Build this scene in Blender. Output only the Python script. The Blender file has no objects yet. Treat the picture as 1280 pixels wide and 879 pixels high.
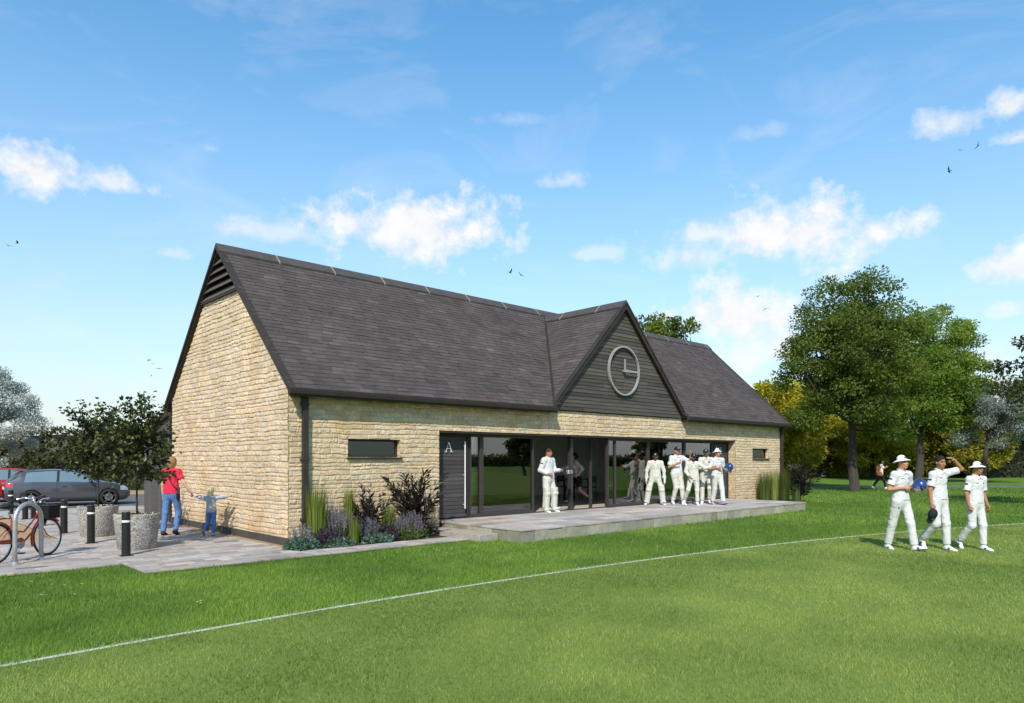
import bpy, math, random
import numpy as np
from mathutils import Vector, Matrix

random.seed(7)
rng = np.random.default_rng(7)
SC = bpy.context.scene
COL = SC.collection
R = math.radians

# ------------------------------------------------------------------ camera frame (world X runs along the front wall, Y into the building)
FPX, HZ, CAMH = 873.0, 573.0, 1.75
YAW = R(43.19)
cs, sn = math.cos(YAW), math.sin(YAW)
CAMX, CAMY = -6.21, -13.04
RIGHT = np.array([cs, -sn]); FWD = np.array([sn, cs])


def W(right, depth):
    """a ground position from metres to the right of / ahead of the viewpoint"""
    p = np.array([CAMX, CAMY]) + right * RIGHT + depth * FWD
    return float(p[0]), float(p[1])


def G(u, v, h=0.0):
    """ground position seen at a place of the photograph, on a level h"""
    z = (CAMH - h) * FPX / (v - HZ)
    return W((u - 640) / FPX * z, z)


def heading(r, d):
    """rotation about z of something facing -Y so that it looks towards (right, depth)"""
    w = r * RIGHT + d * FWD
    return math.atan2(w[1], w[0]) + math.pi / 2


# ------------------------------------------------------------------ objects
def tag(o, label=None, cat=None, group=None, kind=None):
    if label: o['label'] = label
    if cat: o['category'] = cat
    if group: o['group'] = group
    if kind: o['kind'] = kind
    return o


def empty(name, loc=(0, 0, 0), rz=0.0, label=None, cat=None, group=None, scale=1.0):
    o = bpy.data.objects.new(name, None)
    o.empty_display_size = 0.2
    COL.objects.link(o)
    o.location = loc
    o.rotation_euler = (0, 0, rz)
    o.scale = (scale,) * 3
    return tag(o, label, cat, group)


def link_mesh(name, me, mats, parent=None, smooth=False):
    o = bpy.data.objects.new(name, me)
    COL.objects.link(o)
    for m in (mats if isinstance(mats, (list, tuple)) else [mats]):
        me.materials.append(m)
    if parent is not None:
        o.parent = parent
    me.polygons.foreach_set('use_smooth', np.full(len(me.polygons), bool(smooth), dtype=bool))
    return o


def mesh_np(name, V, Fc, mats, parent=None, cols=None, smooth=False, midx=None):
    """V (n,3), Fc (m,3|4) arrays -> one mesh object; cols (n,3) linear colours per vertex"""
    V = np.ascontiguousarray(V, dtype=np.float32)
    Fc = np.ascontiguousarray(Fc, dtype=np.int32)
    me = bpy.data.meshes.new(name)
    k = Fc.shape[1]
    me.vertices.add(len(V)); me.vertices.foreach_set('co', V.ravel())
    me.loops.add(Fc.size); me.loops.foreach_set('vertex_index', Fc.ravel())
    me.polygons.add(len(Fc))
    me.polygons.foreach_set('loop_start', np.arange(0, Fc.size, k, dtype=np.int32))
    me.polygons.foreach_set('loop_total', np.full(len(Fc), k, dtype=np.int32))
    if midx is not None:
        me.polygons.foreach_set('material_index', np.ascontiguousarray(midx, dtype=np.int32))
    me.update(calc_edges=True)
    me.validate()
    if cols is not None:
        set_cols(me, cols)
    return link_mesh(name, me, mats, parent, smooth)


def set_cols(me, cols):
    a = me.attributes.new('Col', 'FLOAT_COLOR', 'POINT')
    c = np.ones((len(me.vertices), 4), dtype=np.float32)
    c[:, :3] = np.asarray(cols, dtype=np.float32)
    a.data.foreach_set('color', c.ravel())


class MB:
    """collects boxes, bars, tubes and turned shapes into one mesh"""

    def __init__(s):
        s.v, s.f, s.c, s.col = [], [], [], (1, 1, 1)

    def _add(s, vs, fs, col=None):
        n = len(s.v)
        s.v.extend([tuple(map(float, p)) for p in vs])
        s.f.extend([tuple(n + i for i in f) for f in fs])
        s.c.extend([col or s.col] * len(vs))
        return s

    def box(s, x0, x1, y0, y1, z0, z1, col=None):
        return s._add([(x0, y0, z0), (x1, y0, z0), (x1, y1, z0), (x0, y1, z0), (x0, y0, z1), (x1, y0, z1), (x1, y1, z1), (x0, y1, z1)],
                      [(0, 3, 2, 1), (4, 5, 6, 7), (0, 1, 5, 4), (1, 2, 6, 5), (2, 3, 7, 6), (3, 0, 4, 7)], col)

    def hexa(s, pts, col=None):
        return s._add(pts, [(0, 3, 2, 1), (4, 5, 6, 7), (0, 1, 5, 4), (1, 2, 6, 5), (2, 3, 7, 6), (3, 0, 4, 7)], col)

    def bar(s, a, b, w, h, up=(0, 0, 1), col=None):
        a, b, up = Vector(a), Vector(b), Vector(up)
        d = (b - a).normalized()
        l = d.cross(up)
        if l.length < 1e-4: l = d.cross(Vector((0, 1, 0)))
        l.normalize(); n = l.cross(d)
        l, n = l * w / 2, n * h / 2
        return s.hexa([a - l - n, a + l - n, b + l - n, b - l - n, a - l + n, a + l + n, b + l + n, b - l + n], col)

    def prism(s, pts, off, col=None):
        """polygon pts (3d) pushed along off"""
        n = len(pts); off = Vector(off)
        vs = [Vector(p) for p in pts] + [Vector(p) + off for p in pts]
        fs = [tuple(range(n))[::-1], tuple(range(n, 2 * n))] + [(i, (i + 1) % n, n + (i + 1) % n, n + i) for i in range(n)]
        return s._add(vs, fs, col)

    def quad(s, a, b, c, d, col=None):
        return s._add([a, b, c, d], [(0, 1, 2, 3)], col)

    def tube(s, pts, rad, seg=10, cap=True, closed=False, col=None):
        pts = [Vector(p) for p in pts]
        n = len(pts)
        rads = rad if isinstance(rad, (list, tuple)) else [rad] * n
        vs, fs, prev = [], [], None
        for i, p in enumerate(pts):
            if closed: d = pts[(i + 1) % n] - pts[i - 1]
            else: d = pts[min(i + 1, n - 1)] - pts[max(i - 1, 0)]
            d.normalize()
            if prev is None:
                ref = Vector((0, 0, 1)) if abs(d.z) < 0.9 else Vector((1, 0, 0))
                x = d.cross(ref).normalized()
            else:
                x = (prev - d * prev.dot(d)).normalized()
            prev = x
            y = d.cross(x)
            for k in range(seg):
                a = 2 * math.pi * k / seg
                vs.append(p + (x * math.cos(a) + y * math.sin(a)) * rads[i])
        for i in range(n if closed else n - 1):
            j = (i + 1) % n
            for k in range(seg):
                k2 = (k + 1) % seg
                fs.append((i * seg + k, i * seg + k2, j * seg + k2, j * seg + k))
        if cap and not closed:
            fs.append(tuple(range(seg))[::-1])
            fs.append(tuple(range((n - 1) * seg, n * seg)))
        return s._add(vs, fs, col)

    def lathe(s, prof, seg=32, c=(0, 0, 0), axis='z', cap=True, col=None):
        vs, fs = [], []
        for r, h in prof:
            for k in range(seg):
                a = 2 * math.pi * k / seg
                p = (r * math.cos(a), r * math.sin(a), h)
                if axis == 'y': p = (p[0], p[2], p[1])
                if axis == 'x': p = (p[2], p[0], p[1])
                vs.append((c[0] + p[0], c[1] + p[1], c[2] + p[2]))
        n = len(prof)
        for i in range(n - 1):
            for k in range(seg):
                k2 = (k + 1) % seg
                fs.append((i * seg + k, i * seg + k2, (i + 1) * seg + k2, (i + 1) * seg + k))
        if cap:
            fs.append(tuple(range(seg))[::-1]); fs.append(tuple(range((n - 1) * seg, n * seg)))
        return s._add(vs, fs, col)

    def build(s, name, mat, parent=None, smooth=False, bevel=0.0, angle=None):
        me = bpy.data.meshes.new(name)
        me.from_pydata(s.v, [], s.f)
        me.update()
        if any(c != (1, 1, 1) for c in s.c): set_cols(me, s.c)
        o = link_mesh(name, me, mat, parent, smooth)
        if smooth and angle:
            bv = o.modifiers.new('edges', 'EDGE_SPLIT'); bv.split_angle = R(angle)
        if bevel:
            b = o.modifiers.new('bevel', 'BEVEL'); b.width = bevel; b.segments = 2; b.limit_method = 'ANGLE'; b.angle_limit = R(40)
        return o


def copy_tree(o, parent=None):
    c = o.copy(); COL.objects.link(c)
    if parent is not None: c.parent = parent
    for ch in list(o.children): copy_tree(ch, c)
    return c


# ------------------------------------------------------------------ noise in numpy
def _hash(ix, iy, iz, seed):
    n = (ix.astype(np.int64) * 374761393 + iy.astype(np.int64) * 668265263 + iz.astype(np.int64) * 2147483647 + seed * 1274126177) & 0xFFFFFFFF
    n = ((n ^ (n >> 13)) * 1274126177) & 0xFFFFFFFF
    n = n ^ (n >> 16)
    return (n & 0xFFFF).astype(np.float32) / 65535.0


def vnoise(x, y, z=0.0, seed=0):
    x, y, z = np.broadcast_arrays(np.asarray(x, dtype=np.float32), np.asarray(y, dtype=np.float32), np.asarray(z, dtype=np.float32))
    ix, iy, iz = np.floor(x), np.floor(y), np.floor(z)
    fx, fy, fz = x - ix, y - iy, z - iz
    fx, fy, fz = [f * f * (3 - 2 * f) for f in (fx, fy, fz)]
    out = 0
    for a in (0, 1):
        for b in (0, 1):
            for c in (0, 1):
                w = (fx if a else 1 - fx) * (fy if b else 1 - fy) * (fz if c else 1 - fz)
                out = out + w * _hash(ix + a, iy + b, iz + c, seed)
    return out


def fbm(x, y, z=0.0, seed=0, octv=3):
    o, a, t = 0, 1.0, 0
    for i in range(octv):
        o = o + a * vnoise(np.asarray(x) * 2 ** i, np.asarray(y) * 2 ** i, np.asarray(z) * 2 ** i, seed + i)
        t += a; a *= 0.5
    return o / t


# ------------------------------------------------------------------ materials
def srgb(r, g, b):
    return tuple(((c / 255) / 12.92 if c / 255 <= 0.04045 else (((c / 255) + 0.055) / 1.055) ** 2.4) for c in (r, g, b))


def newmat(name):
    m = bpy.data.materials.new(name); m.use_nodes = True
    nt = m.node_tree
    return m, nt, nt.nodes['Principled BSDF']


def node(nt, t, **kw):
    n = nt.nodes.new(t)
    for k, v in kw.items():
        if k in n.inputs: n.inputs[k].default_value = v
        else: setattr(n, k, v)
    return n


def mat(name, base=None, rough=0.6, metal=0.0, nscale=6.0, namt=0.25, bump=0.0, bscale=60.0, spec=None, coat=0.0, stretch=(1, 1, 1), hue=0.0, sheen=0.0):
    """procedural material: base colour (or the mesh's Col attribute when base is None) broken up by noise, with noise bump"""
    m, nt, p = newmat(name)
    L = nt.links.new
    tc = node(nt, 'ShaderNodeTexCoord')
    mp = node(nt, 'ShaderNodeMapping'); mp.inputs['Scale'].default_value = stretch
    L(tc.outputs['Object'], mp.inputs['Vector'])
    if base is None:
        src = node(nt, 'ShaderNodeAttribute'); src.attribute_name = 'Col'; out = src.outputs['Color']
    else:
        src = node(nt, 'ShaderNodeRGB'); src.outputs[0].default_value = (*base, 1); out = src.outputs[0]
    if namt:
        nz = node(nt, 'ShaderNodeTexNoise', Scale=nscale, Detail=6.0, Roughness=0.65)
        L(mp.outputs[0], nz.inputs['Vector'])
        mr = node(nt, 'ShaderNodeMapRange'); mr.inputs['From Min'].default_value = 0.3; mr.inputs['From Max'].default_value = 0.7
        mr.inputs['To Min'].default_value = 1 - namt; mr.inputs['To Max'].default_value = 1 + namt
        L(nz.outputs['Fac'], mr.inputs['Value'])
        hs = node(nt, 'ShaderNodeHueSaturation')
        L(out, hs.inputs['Color']); L(mr.outputs[0], hs.inputs['Value'])
        if hue:
            n2 = node(nt, 'ShaderNodeTexNoise', Scale=nscale * 0.37, Detail=3.0)
            L(mp.outputs[0], n2.inputs['Vector'])
            m2 = node(nt, 'ShaderNodeMapRange'); m2.inputs['From Min'].default_value = 0.3; m2.inputs['From Max'].default_value = 0.7
            m2.inputs['To Min'].default_value = 0.5 - hue; m2.inputs['To Max'].default_value = 0.5 + hue
            L(n2.outputs['Fac'], m2.inputs['Value']); L(m2.outputs[0], hs.inputs['Hue'])
        out = hs.outputs[0]
    L(out, p.inputs['Base Color'])
    p.inputs['Roughness'].default_value = rough
    p.inputs['Metallic'].default_value = metal
    if spec is not None: p.inputs['Specular IOR Level'].default_value = spec
    if coat: p.inputs['Coat Weight'].default_value = coat; p.inputs['Coat Roughness'].default_value = 0.04
    if sheen: p.inputs['Sheen Weight'].default_value = sheen
    if bump:
        bn = node(nt, 'ShaderNodeTexNoise', Scale=bscale, Detail=5.0, Roughness=0.6)
        L(mp.outputs[0], bn.inputs['Vector'])
        bp = node(nt, 'ShaderNodeBump', Strength=min(bump, 1.0), Distance=0.02)
        L(bn.outputs['Fac'], bp.inputs['Height']); L(bp.outputs[0], p.inputs['Normal'])
    return m


def leafmat(name, trans=0.45, rough=0.55, tint=(1.15, 1.2, 0.55)):
    """leaves coloured by their Col attribute, letting some light through"""
    m, nt, p = newmat(name)
    L = nt.links.new
    a = node(nt, 'ShaderNodeAttribute'); a.attribute_name = 'Col'
    p.inputs['Roughness'].default_value = rough
    p.inputs['Specular IOR Level'].default_value = 0.35
    L(a.outputs['Color'], p.inputs['Base Color'])
    t = node(nt, 'ShaderNodeBsdfTranslucent')
    mx = node(nt, 'ShaderNodeMix'); mx.data_type = 'RGBA'; mx.blend_type = 'MULTIPLY'; mx.inputs['Factor'].default_value = 1
    L(a.outputs['Color'], mx.inputs[6]); mx.inputs[7].default_value = (*tint, 1)
    L(mx.outputs[2], t.inputs['Color'])
    ms = node(nt, 'ShaderNodeMixShader'); ms.inputs[0].default_value = trans
    out = nt.nodes['Material Output']
    L(p.outputs[0], ms.inputs[1]); L(t.outputs[0], ms.inputs[2]); L(ms.outputs[0], out.inputs['Surface'])
    return m


def glassmat(name, tint=(0.75, 0.8, 0.78), refl=1.0, rough=0.0):
    """window glass: tinted see-through with Fresnel reflection"""
    m, nt, p = newmat(name)
    L = nt.links.new
    nt.nodes.remove(p)
    tr = node(nt, 'ShaderNodeBsdfTransparent'); tr.inputs[0].default_value = (*tint, 1)
    gl = node(nt, 'ShaderNodeBsdfGlossy'); gl.inputs['Roughness'].default_value = rough
    tc = node(nt, 'ShaderNodeTexCoord'); nz = node(nt, 'ShaderNodeTexNoise', Scale=0.9, Detail=1.0)
    L(tc.outputs['Object'], nz.inputs['Vector'])
    bp = node(nt, 'ShaderNodeBump', Strength=0.04, Distance=0.02); L(nz.outputs['Fac'], bp.inputs['Height']); L(bp.outputs[0], gl.inputs['Normal'])
    fr = node(nt, 'ShaderNodeFresnel', IOR=1.52)
    mu = node(nt, 'ShaderNodeMath', operation='MULTIPLY_ADD'); mu.inputs[1].default_value = refl; mu.inputs[2].default_value = 0.05 * refl; mu.use_clamp = True
    L(fr.outputs[0], mu.inputs[0])
    ms = node(nt, 'ShaderNodeMixShader')
    L(mu.outputs[0], ms.inputs[0]); L(tr.outputs[0], ms.inputs[1]); L(gl.outputs[0], ms.inputs[2])
    L(ms.outputs[0], nt.nodes['Material Output'].inputs['Surface'])
    return m


M = {}
M['stone'] = mat('split_limestone', None, 0.9, nscale=14, namt=0.22, bump=0.6, bscale=55, spec=0.2)
M['slate'] = mat('roof_slate', None, 0.85, nscale=1.3, namt=0.20, bump=0.3, bscale=70, spec=0.12, hue=0.012)
M['board'] = mat('dark_stained_board', None, 0.7, nscale=7, namt=0.25, bump=0.3, bscale=50, spec=0.3, stretch=(0.3, 1, 4))
M['dark_metal'] = mat('dark_grey_metal', (0.036, 0.030, 0.025), 0.6, 0.0, 3, 0.2, spec=0.2)
M['frame_metal'] = mat('bronze_grey_frame', (0.050, 0.044, 0.040), 0.45, 0.2, 3, 0.15, spec=0.4)
M['ridge'] = mat('ridge_tile', (0.055, 0.048, 0.044), 0.75, 0, 5, 0.25, bump=0.2)
M['mortar'] = mat('ridge_mortar', (0.30, 0.26, 0.20), 0.9, 0, 8, 0.2)
M['glass'] = glassmat('window_glass', (0.86, 0.88, 0.84), 2.2)
M['dark_glass'] = glassmat('small_window_glass', (0.25, 0.29, 0.28), 1.5, 0.22)
M['clock'] = mat('pale_grey_clock_metal', (0.27, 0.265, 0.25), 0.5, 0.0, 4, 0.12)
M['white_metal'] = mat('satin_steel', (0.75, 0.75, 0.74), 0.3, 0.3, 4, 0.06)
M['plaster'] = mat('interior_plaster', (0.78, 0.77, 0.75), 0.9, 0, 2, 0.05)
M['interior_floor'] = mat('interior_floor', (0.46, 0.41, 0.35), 0.5, 0, 3, 0.12)
M['paver'] = mat('stone_paver', None, 0.85, nscale=8, namt=0.16, bump=0.25, bscale=80, spec=0.25)
M['terrace'] = mat('terrace_stone', None, 0.85, nscale=6, namt=0.2, bump=0.35, bscale=60, spec=0.25, hue=0.012)
M['leaf'] = leafmat('tree_leaf', 0.5)
M['leaf_dark'] = leafmat('dark_leaf', 0.22, 0.45)
M['grass'] = leafmat('grass_blade', 0.35, 0.6, (1.1, 1.15, 0.6))
M['bark'] = mat('bark', (0.045, 0.036, 0.028), 0.95, 0, 5, 0.4, bump=0.9, bscale=18, stretch=(3, 3, 0.6))
M['paint'] = mat('cloth_and_skin', None, 0.75, nscale=25, namt=0.06, bump=0.06, bscale=150, spec=0.25)
M['black'] = mat('black_coated_steel', (0.012, 0.012, 0.012), 0.4, 0, 5, 0.2, spec=0.4)
M['rubber'] = mat('rubber', (0.012, 0.012, 0.012), 0.8, 0, 20, 0.2)
# ------------------------------------------------------------------ ground
def ground_mat(name, base, alt, scale, fine, bump=0.5, rough=0.95):
    m, nt, p = newmat(name); L = nt.links.new
    tc = node(nt, 'ShaderNodeTexCoord')
    n1 = node(nt, 'ShaderNodeTexNoise', Scale=scale, Detail=5.0, Roughness=0.6); L(tc.outputs['Object'], n1.inputs['Vector'])
    n2 = node(nt, 'ShaderNodeTexNoise', Scale=fine, Detail=4.0, Roughness=0.7); L(tc.outputs['Object'], n2.inputs['Vector'])
    ad = node(nt, 'ShaderNodeMath', operation='ADD'); L(n1.outputs['Fac'], ad.inputs[0]); L(n2.outputs['Fac'], ad.inputs[1])
    mr = node(nt, 'ShaderNodeMapRange'); mr.inputs['From Min'].default_value = 0.75; mr.inputs['From Max'].default_value = 1.25; L(ad.outputs[0], mr.inputs['Value'])
    mx = node(nt, 'ShaderNodeMix'); mx.data_type = 'RGBA'; mx.inputs[6].default_value = (*base, 1); mx.inputs[7].default_value = (*alt, 1)
    L(mr.outputs[0], mx.inputs['Factor']); L(mx.outputs[2], p.inputs['Base Color'])
    bp = node(nt, 'ShaderNodeBump', Strength=bump, Distance=0.02); L(n2.outputs['Fac'], bp.inputs['Height']); L(bp.outputs[0], p.inputs['Normal'])
    p.inputs['Roughness'].default_value = rough; p.inputs['Specular IOR Level'].default_value = 0.15
    return m


M['lawn'] = ground_mat('lawn_turf', (0.072, 0.138, 0.018), (0.118, 0.195, 0.028), 0.5, 38)
M['field'] = ground_mat('mown_field', (0.110, 0.172, 0.030), (0.172, 0.235, 0.048), 0.45, 38)
M['line'] = ground_mat('line_paint', (0.42, 0.46, 0.34), (0.56, 0.59, 0.48), 3, 40)
M['tarmac'] = ground_mat('tarmac', (0.10, 0.10, 0.10), (0.15, 0.15, 0.145), 0.8, 60, 0.3)
M['concrete'] = ground_mat('pale_concrete', (0.30, 0.29, 0.27), (0.40, 0.38, 0.35), 0.7, 50, 0.2)
M['gravel'] = ground_mat('tan_gravel', (0.30, 0.20, 0.10), (0.42, 0.29, 0.16), 1.2, 70, 0.6)
M['soil'] = ground_mat('bed_soil', (0.035, 0.024, 0.016), (0.075, 0.052, 0.034), 3, 60, 0.8)


def sheet(name, pts, z, m, kind='structure', label=None, cat=None):
    me = bpy.data.meshes.new(name)
    me.from_pydata([(x, y, z) for x, y in pts], [], [tuple(range(len(pts)))])
    me.update()
    o = link_mesh(name, me, m)
    return tag(o, label, cat, None, kind)


def rect(x0, x1, y0, y1):
    return [(x0, y0), (x1, y0), (x1, y1), (x0, y1)]


sheet('lawn', rect(-400, 420, -400, 420), 0.0, M['lawn'])

# the boundary of the pitch: a long shallow arc read off the photograph's line
_br = np.array([-3.05, -2.21, 0.0, 4.64, 8.85, 13.7]); _bd = np.array([7.1, 8.0, 10.3, 13.55, 16.3, 18.7])
_th = R(40)
_s = _br * math.cos(_th) + _bd * math.sin(_th); _t = -_br * math.sin(_th) + _bd * math.cos(_th)
_pf = np.polyfit(_s, _t, 2)


def boundary_pt(s, off=0.0):
    t = np.polyval(_pf, s) + off
    return s * math.cos(_th) - t * math.sin(_th), s * math.sin(_th) + t * math.cos(_th)


def boundary_off(r, d):
    """distance (camera frame) of points beyond the boundary line; negative is on the pitch"""
    s = r * math.cos(_th) + d * math.sin(_th); t = -r * math.sin(_th) + d * math.cos(_th)
    return t - np.polyval(_pf, s)


_ss = np.linspace(-14, 40, 110)
_in = [W(*boundary_pt(s)) for s in _ss]
_far = [W(70, 12), W(70, -60), W(-60, -60), W(-60, -16)]
sheet('cricket_field', (_in + _far)[::-1], 0.004, M['field'])
LW = 0.038
me = bpy.data.meshes.new('boundary_line')
vs, fs = [], []
for s in _ss:
    vs.append((*W(*boundary_pt(s, -LW)), 0.008)); vs.append((*W(*boundary_pt(s, LW)), 0.008))
for i in range(len(_ss) - 1): fs.append((2 * i, 2 * i + 2, 2 * i + 3, 2 * i + 1))
me.from_pydata(vs, [], fs); me.update()
tag(link_mesh('boundary_line', me, M['line']), kind='structure')

# forecourt: gravel, tarmac parking, concrete strip, all under the pavers
sheet('gravel_ground', rect(-30, 6.0, 4.3, 60), 0.004, M['gravel'])
sheet('parking_tarmac', rect(-30, 4.5, 15.2, 24), 0.008, M['tarmac'])
sheet('concrete_strip', rect(-30, 1.2, 12.9, 15.2), 0.012, M['concrete'])
sheet('paving_bed', [(-3.05, -0.47), (-12, -0.47), (-12, 4.3), (-3.05, 4.3), (-3.05, 12.9), (-0.26, 12.9), (-0.26, -0.5), (3.28, -0.5), (3.28, -1.65), (-3.0, -1.65)], 0.016, M['soil'])
sheet('gravel_margin', rect(-0.26, -0.02, -0.35, 9.6), 0.020, M['gravel'])
sheet('planting_bed', rect(-0.02, 3.27, -0.98, -0.02), 0.030, M['soil'])
# footpath across the park on the far side
sheet('footpath', [W(9, 40.6), W(60, 42.4), W(120, 44), W(120, 47), W(60, 45.4), W(9, 43.8)], 0.004, M['tarmac'])


def pavers(name, rects, z, mt, size=(0.42, 0.21), along='x', base=(0.33, 0.295, 0.265), th=0.03, skip=None):
    """real slabs with open joints laid in courses of random lengths"""
    V, Fc, Cc = [], [], []
    for (x0, x1, y0, y1) in rects:
        a0, a1, b0, b1 = (x0, x1, y0, y1) if along == 'x' else (y0, y1, x0, x1)
        b = b0; row = 0
        while b < b1 - 0.02:
            be = min(b + size[1], b1); a = a0 - rng.random() * size[0]
            while a < a1 - 0.01:
                l = size[0] * rng.choice([0.5, 0.75, 1.0, 1.0, 1.25])
                s0, s1 = max(a, a0), min(a + l, a1)
                a += l
                if s1 - s0 < 0.03: continue
                g = 0.005
                q = (s0 + g, s1 - g, b + g, be - g)
                if along == 'y': q = (q[2], q[3], q[0], q[1])
                if skip and skip((q[0] + q[1]) / 2, (q[2] + q[3]) / 2): continue
                dz = rng.normal(0, 0.0012); n = len(V); e = 0.006
                zt = z + th + dz
                V += [(q[0], q[2], z), (q[1], q[2], z), (q[1], q[3], z), (q[0], q[3], z),
                      (q[0], q[2], zt - e), (q[1], q[2], zt - e), (q[1], q[3], zt - e), (q[0], q[3], zt - e),
                      (q[0] + e, q[2] + e, zt), (q[1] - e, q[2] + e, zt), (q[1] - e, q[3] - e, zt), (q[0] + e, q[3] - e, zt)]
                Fc += [(n + 8, n + 9, n + 10, n + 11)] + [(n + k, n + (k + 1) % 4, n + 4 + (k + 1) % 4, n + 4 + k) for k in range(4)] + \
                      [(n + 4 + k, n + 4 + (k + 1) % 4, n + 8 + (k + 1) % 4, n + 8 + k) for k in range(4)]
                t = rng.normal(1, 0.15); h = rng.normal(0, 0.04)
                c = (base[0] * t * (1 + h), base[1] * t, base[2] * t * (1 - h))
                Cc += [c] * 12
            b += size[1]; row += 1
    return mesh_np(name, np.array(V), np.array(Fc), mt, None, np.array(Cc))


o = pavers('paving', [(-12, -3.05, -0.47, 4.3), (-3.05, -0.26, -1.65, 12.9), (-0.26, 3.28, -1.65, -1.0)], 0.017, M['paver'])
tag(o, kind='structure')

# ------------------------------------------------------------------ terrace
TX0, TX1, TY, TH = 3.80, 17.05, -2.68, 0.28
mb = MB()
mb.box(TX0 + 0.06, TX1 - 0.06, TY + 0.06, 0.30, 0.0, TH - 0.045, (0.2, 0.19, 0.17))
# riser stones along the front and the two ends
def riser(a, b, fix, along, out):
    p = a
    while p < b - 0.01:
        l = rng.uniform(0.36, 0.52); e = min(p + l, b)
        if b - e < 0.15: e = b
        t = rng.normal(1, 0.14); g = rng.random() * 0.05
        c = (0.27 * t, (0.255 + g * 0.3) * t, (0.21 - g * 0.6) * t)
        d = rng.normal(0, 0.003)
        if along == 'x': mb.box(p + 0.005, e - 0.005, fix + d, fix + 0.07, -0.02, TH - 0.042, c)
        else: mb.box(min(fix + out * d, fix - out * 0.07), max(fix + out * d, fix - out * 0.07), p + 0.005, e - 0.005, -0.02, TH - 0.042, c)
        p = e
riser(TX0, TX1, TY, 'x', -1)
riser(TY + 0.07, 0.0, TX0, 'y', -1)
riser(TY + 0.07, 0.0, TX1, 'y', 1)
o = mb.build('terrace', M['terrace'], bevel=0.004); tag(o, kind='structure')
o = pavers('terrace_paving', [(TX0 - 0.015, TX1 + 0.015, TY - 0.015, 0.29)], TH - 0.040, M['paver'], (0.62, 0.42), 'x', (0.36, 0.325, 0.295), 0.04)
tag(o, kind='structure')
mb = MB(); mb.box(3.27, 3.795, -1.95, -0.02, -0.02, 0.145, (0.33, 0.29, 0.25))
o = mb.build('terrace_step', M['terrace'], bevel=0.008); tag(o, kind='structure')
# ------------------------------------------------------------------ the pavilion
LEN, DEP = 20.90, 6.92
ZE, ZR, YE, YR = 3.117, 6.67, -0.28, 3.46
SL = (ZR - ZE) / (YR - YE)
OX0, OX1, OZ = 3.69, 17.22, 2.40            # the long glazed opening
DX0, DX1, DXM, DZ = 7.40, 13.68, 10.54, 6.40
DSL = (DZ - ZE) / (DXM - DX0 + 0.06)
pav = empty('pavilion', (0, 0, 0), 0, 'long pale stone cricket pavilion with steep slate roof, clock gable and glazed terrace front', 'pavilion')


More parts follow.
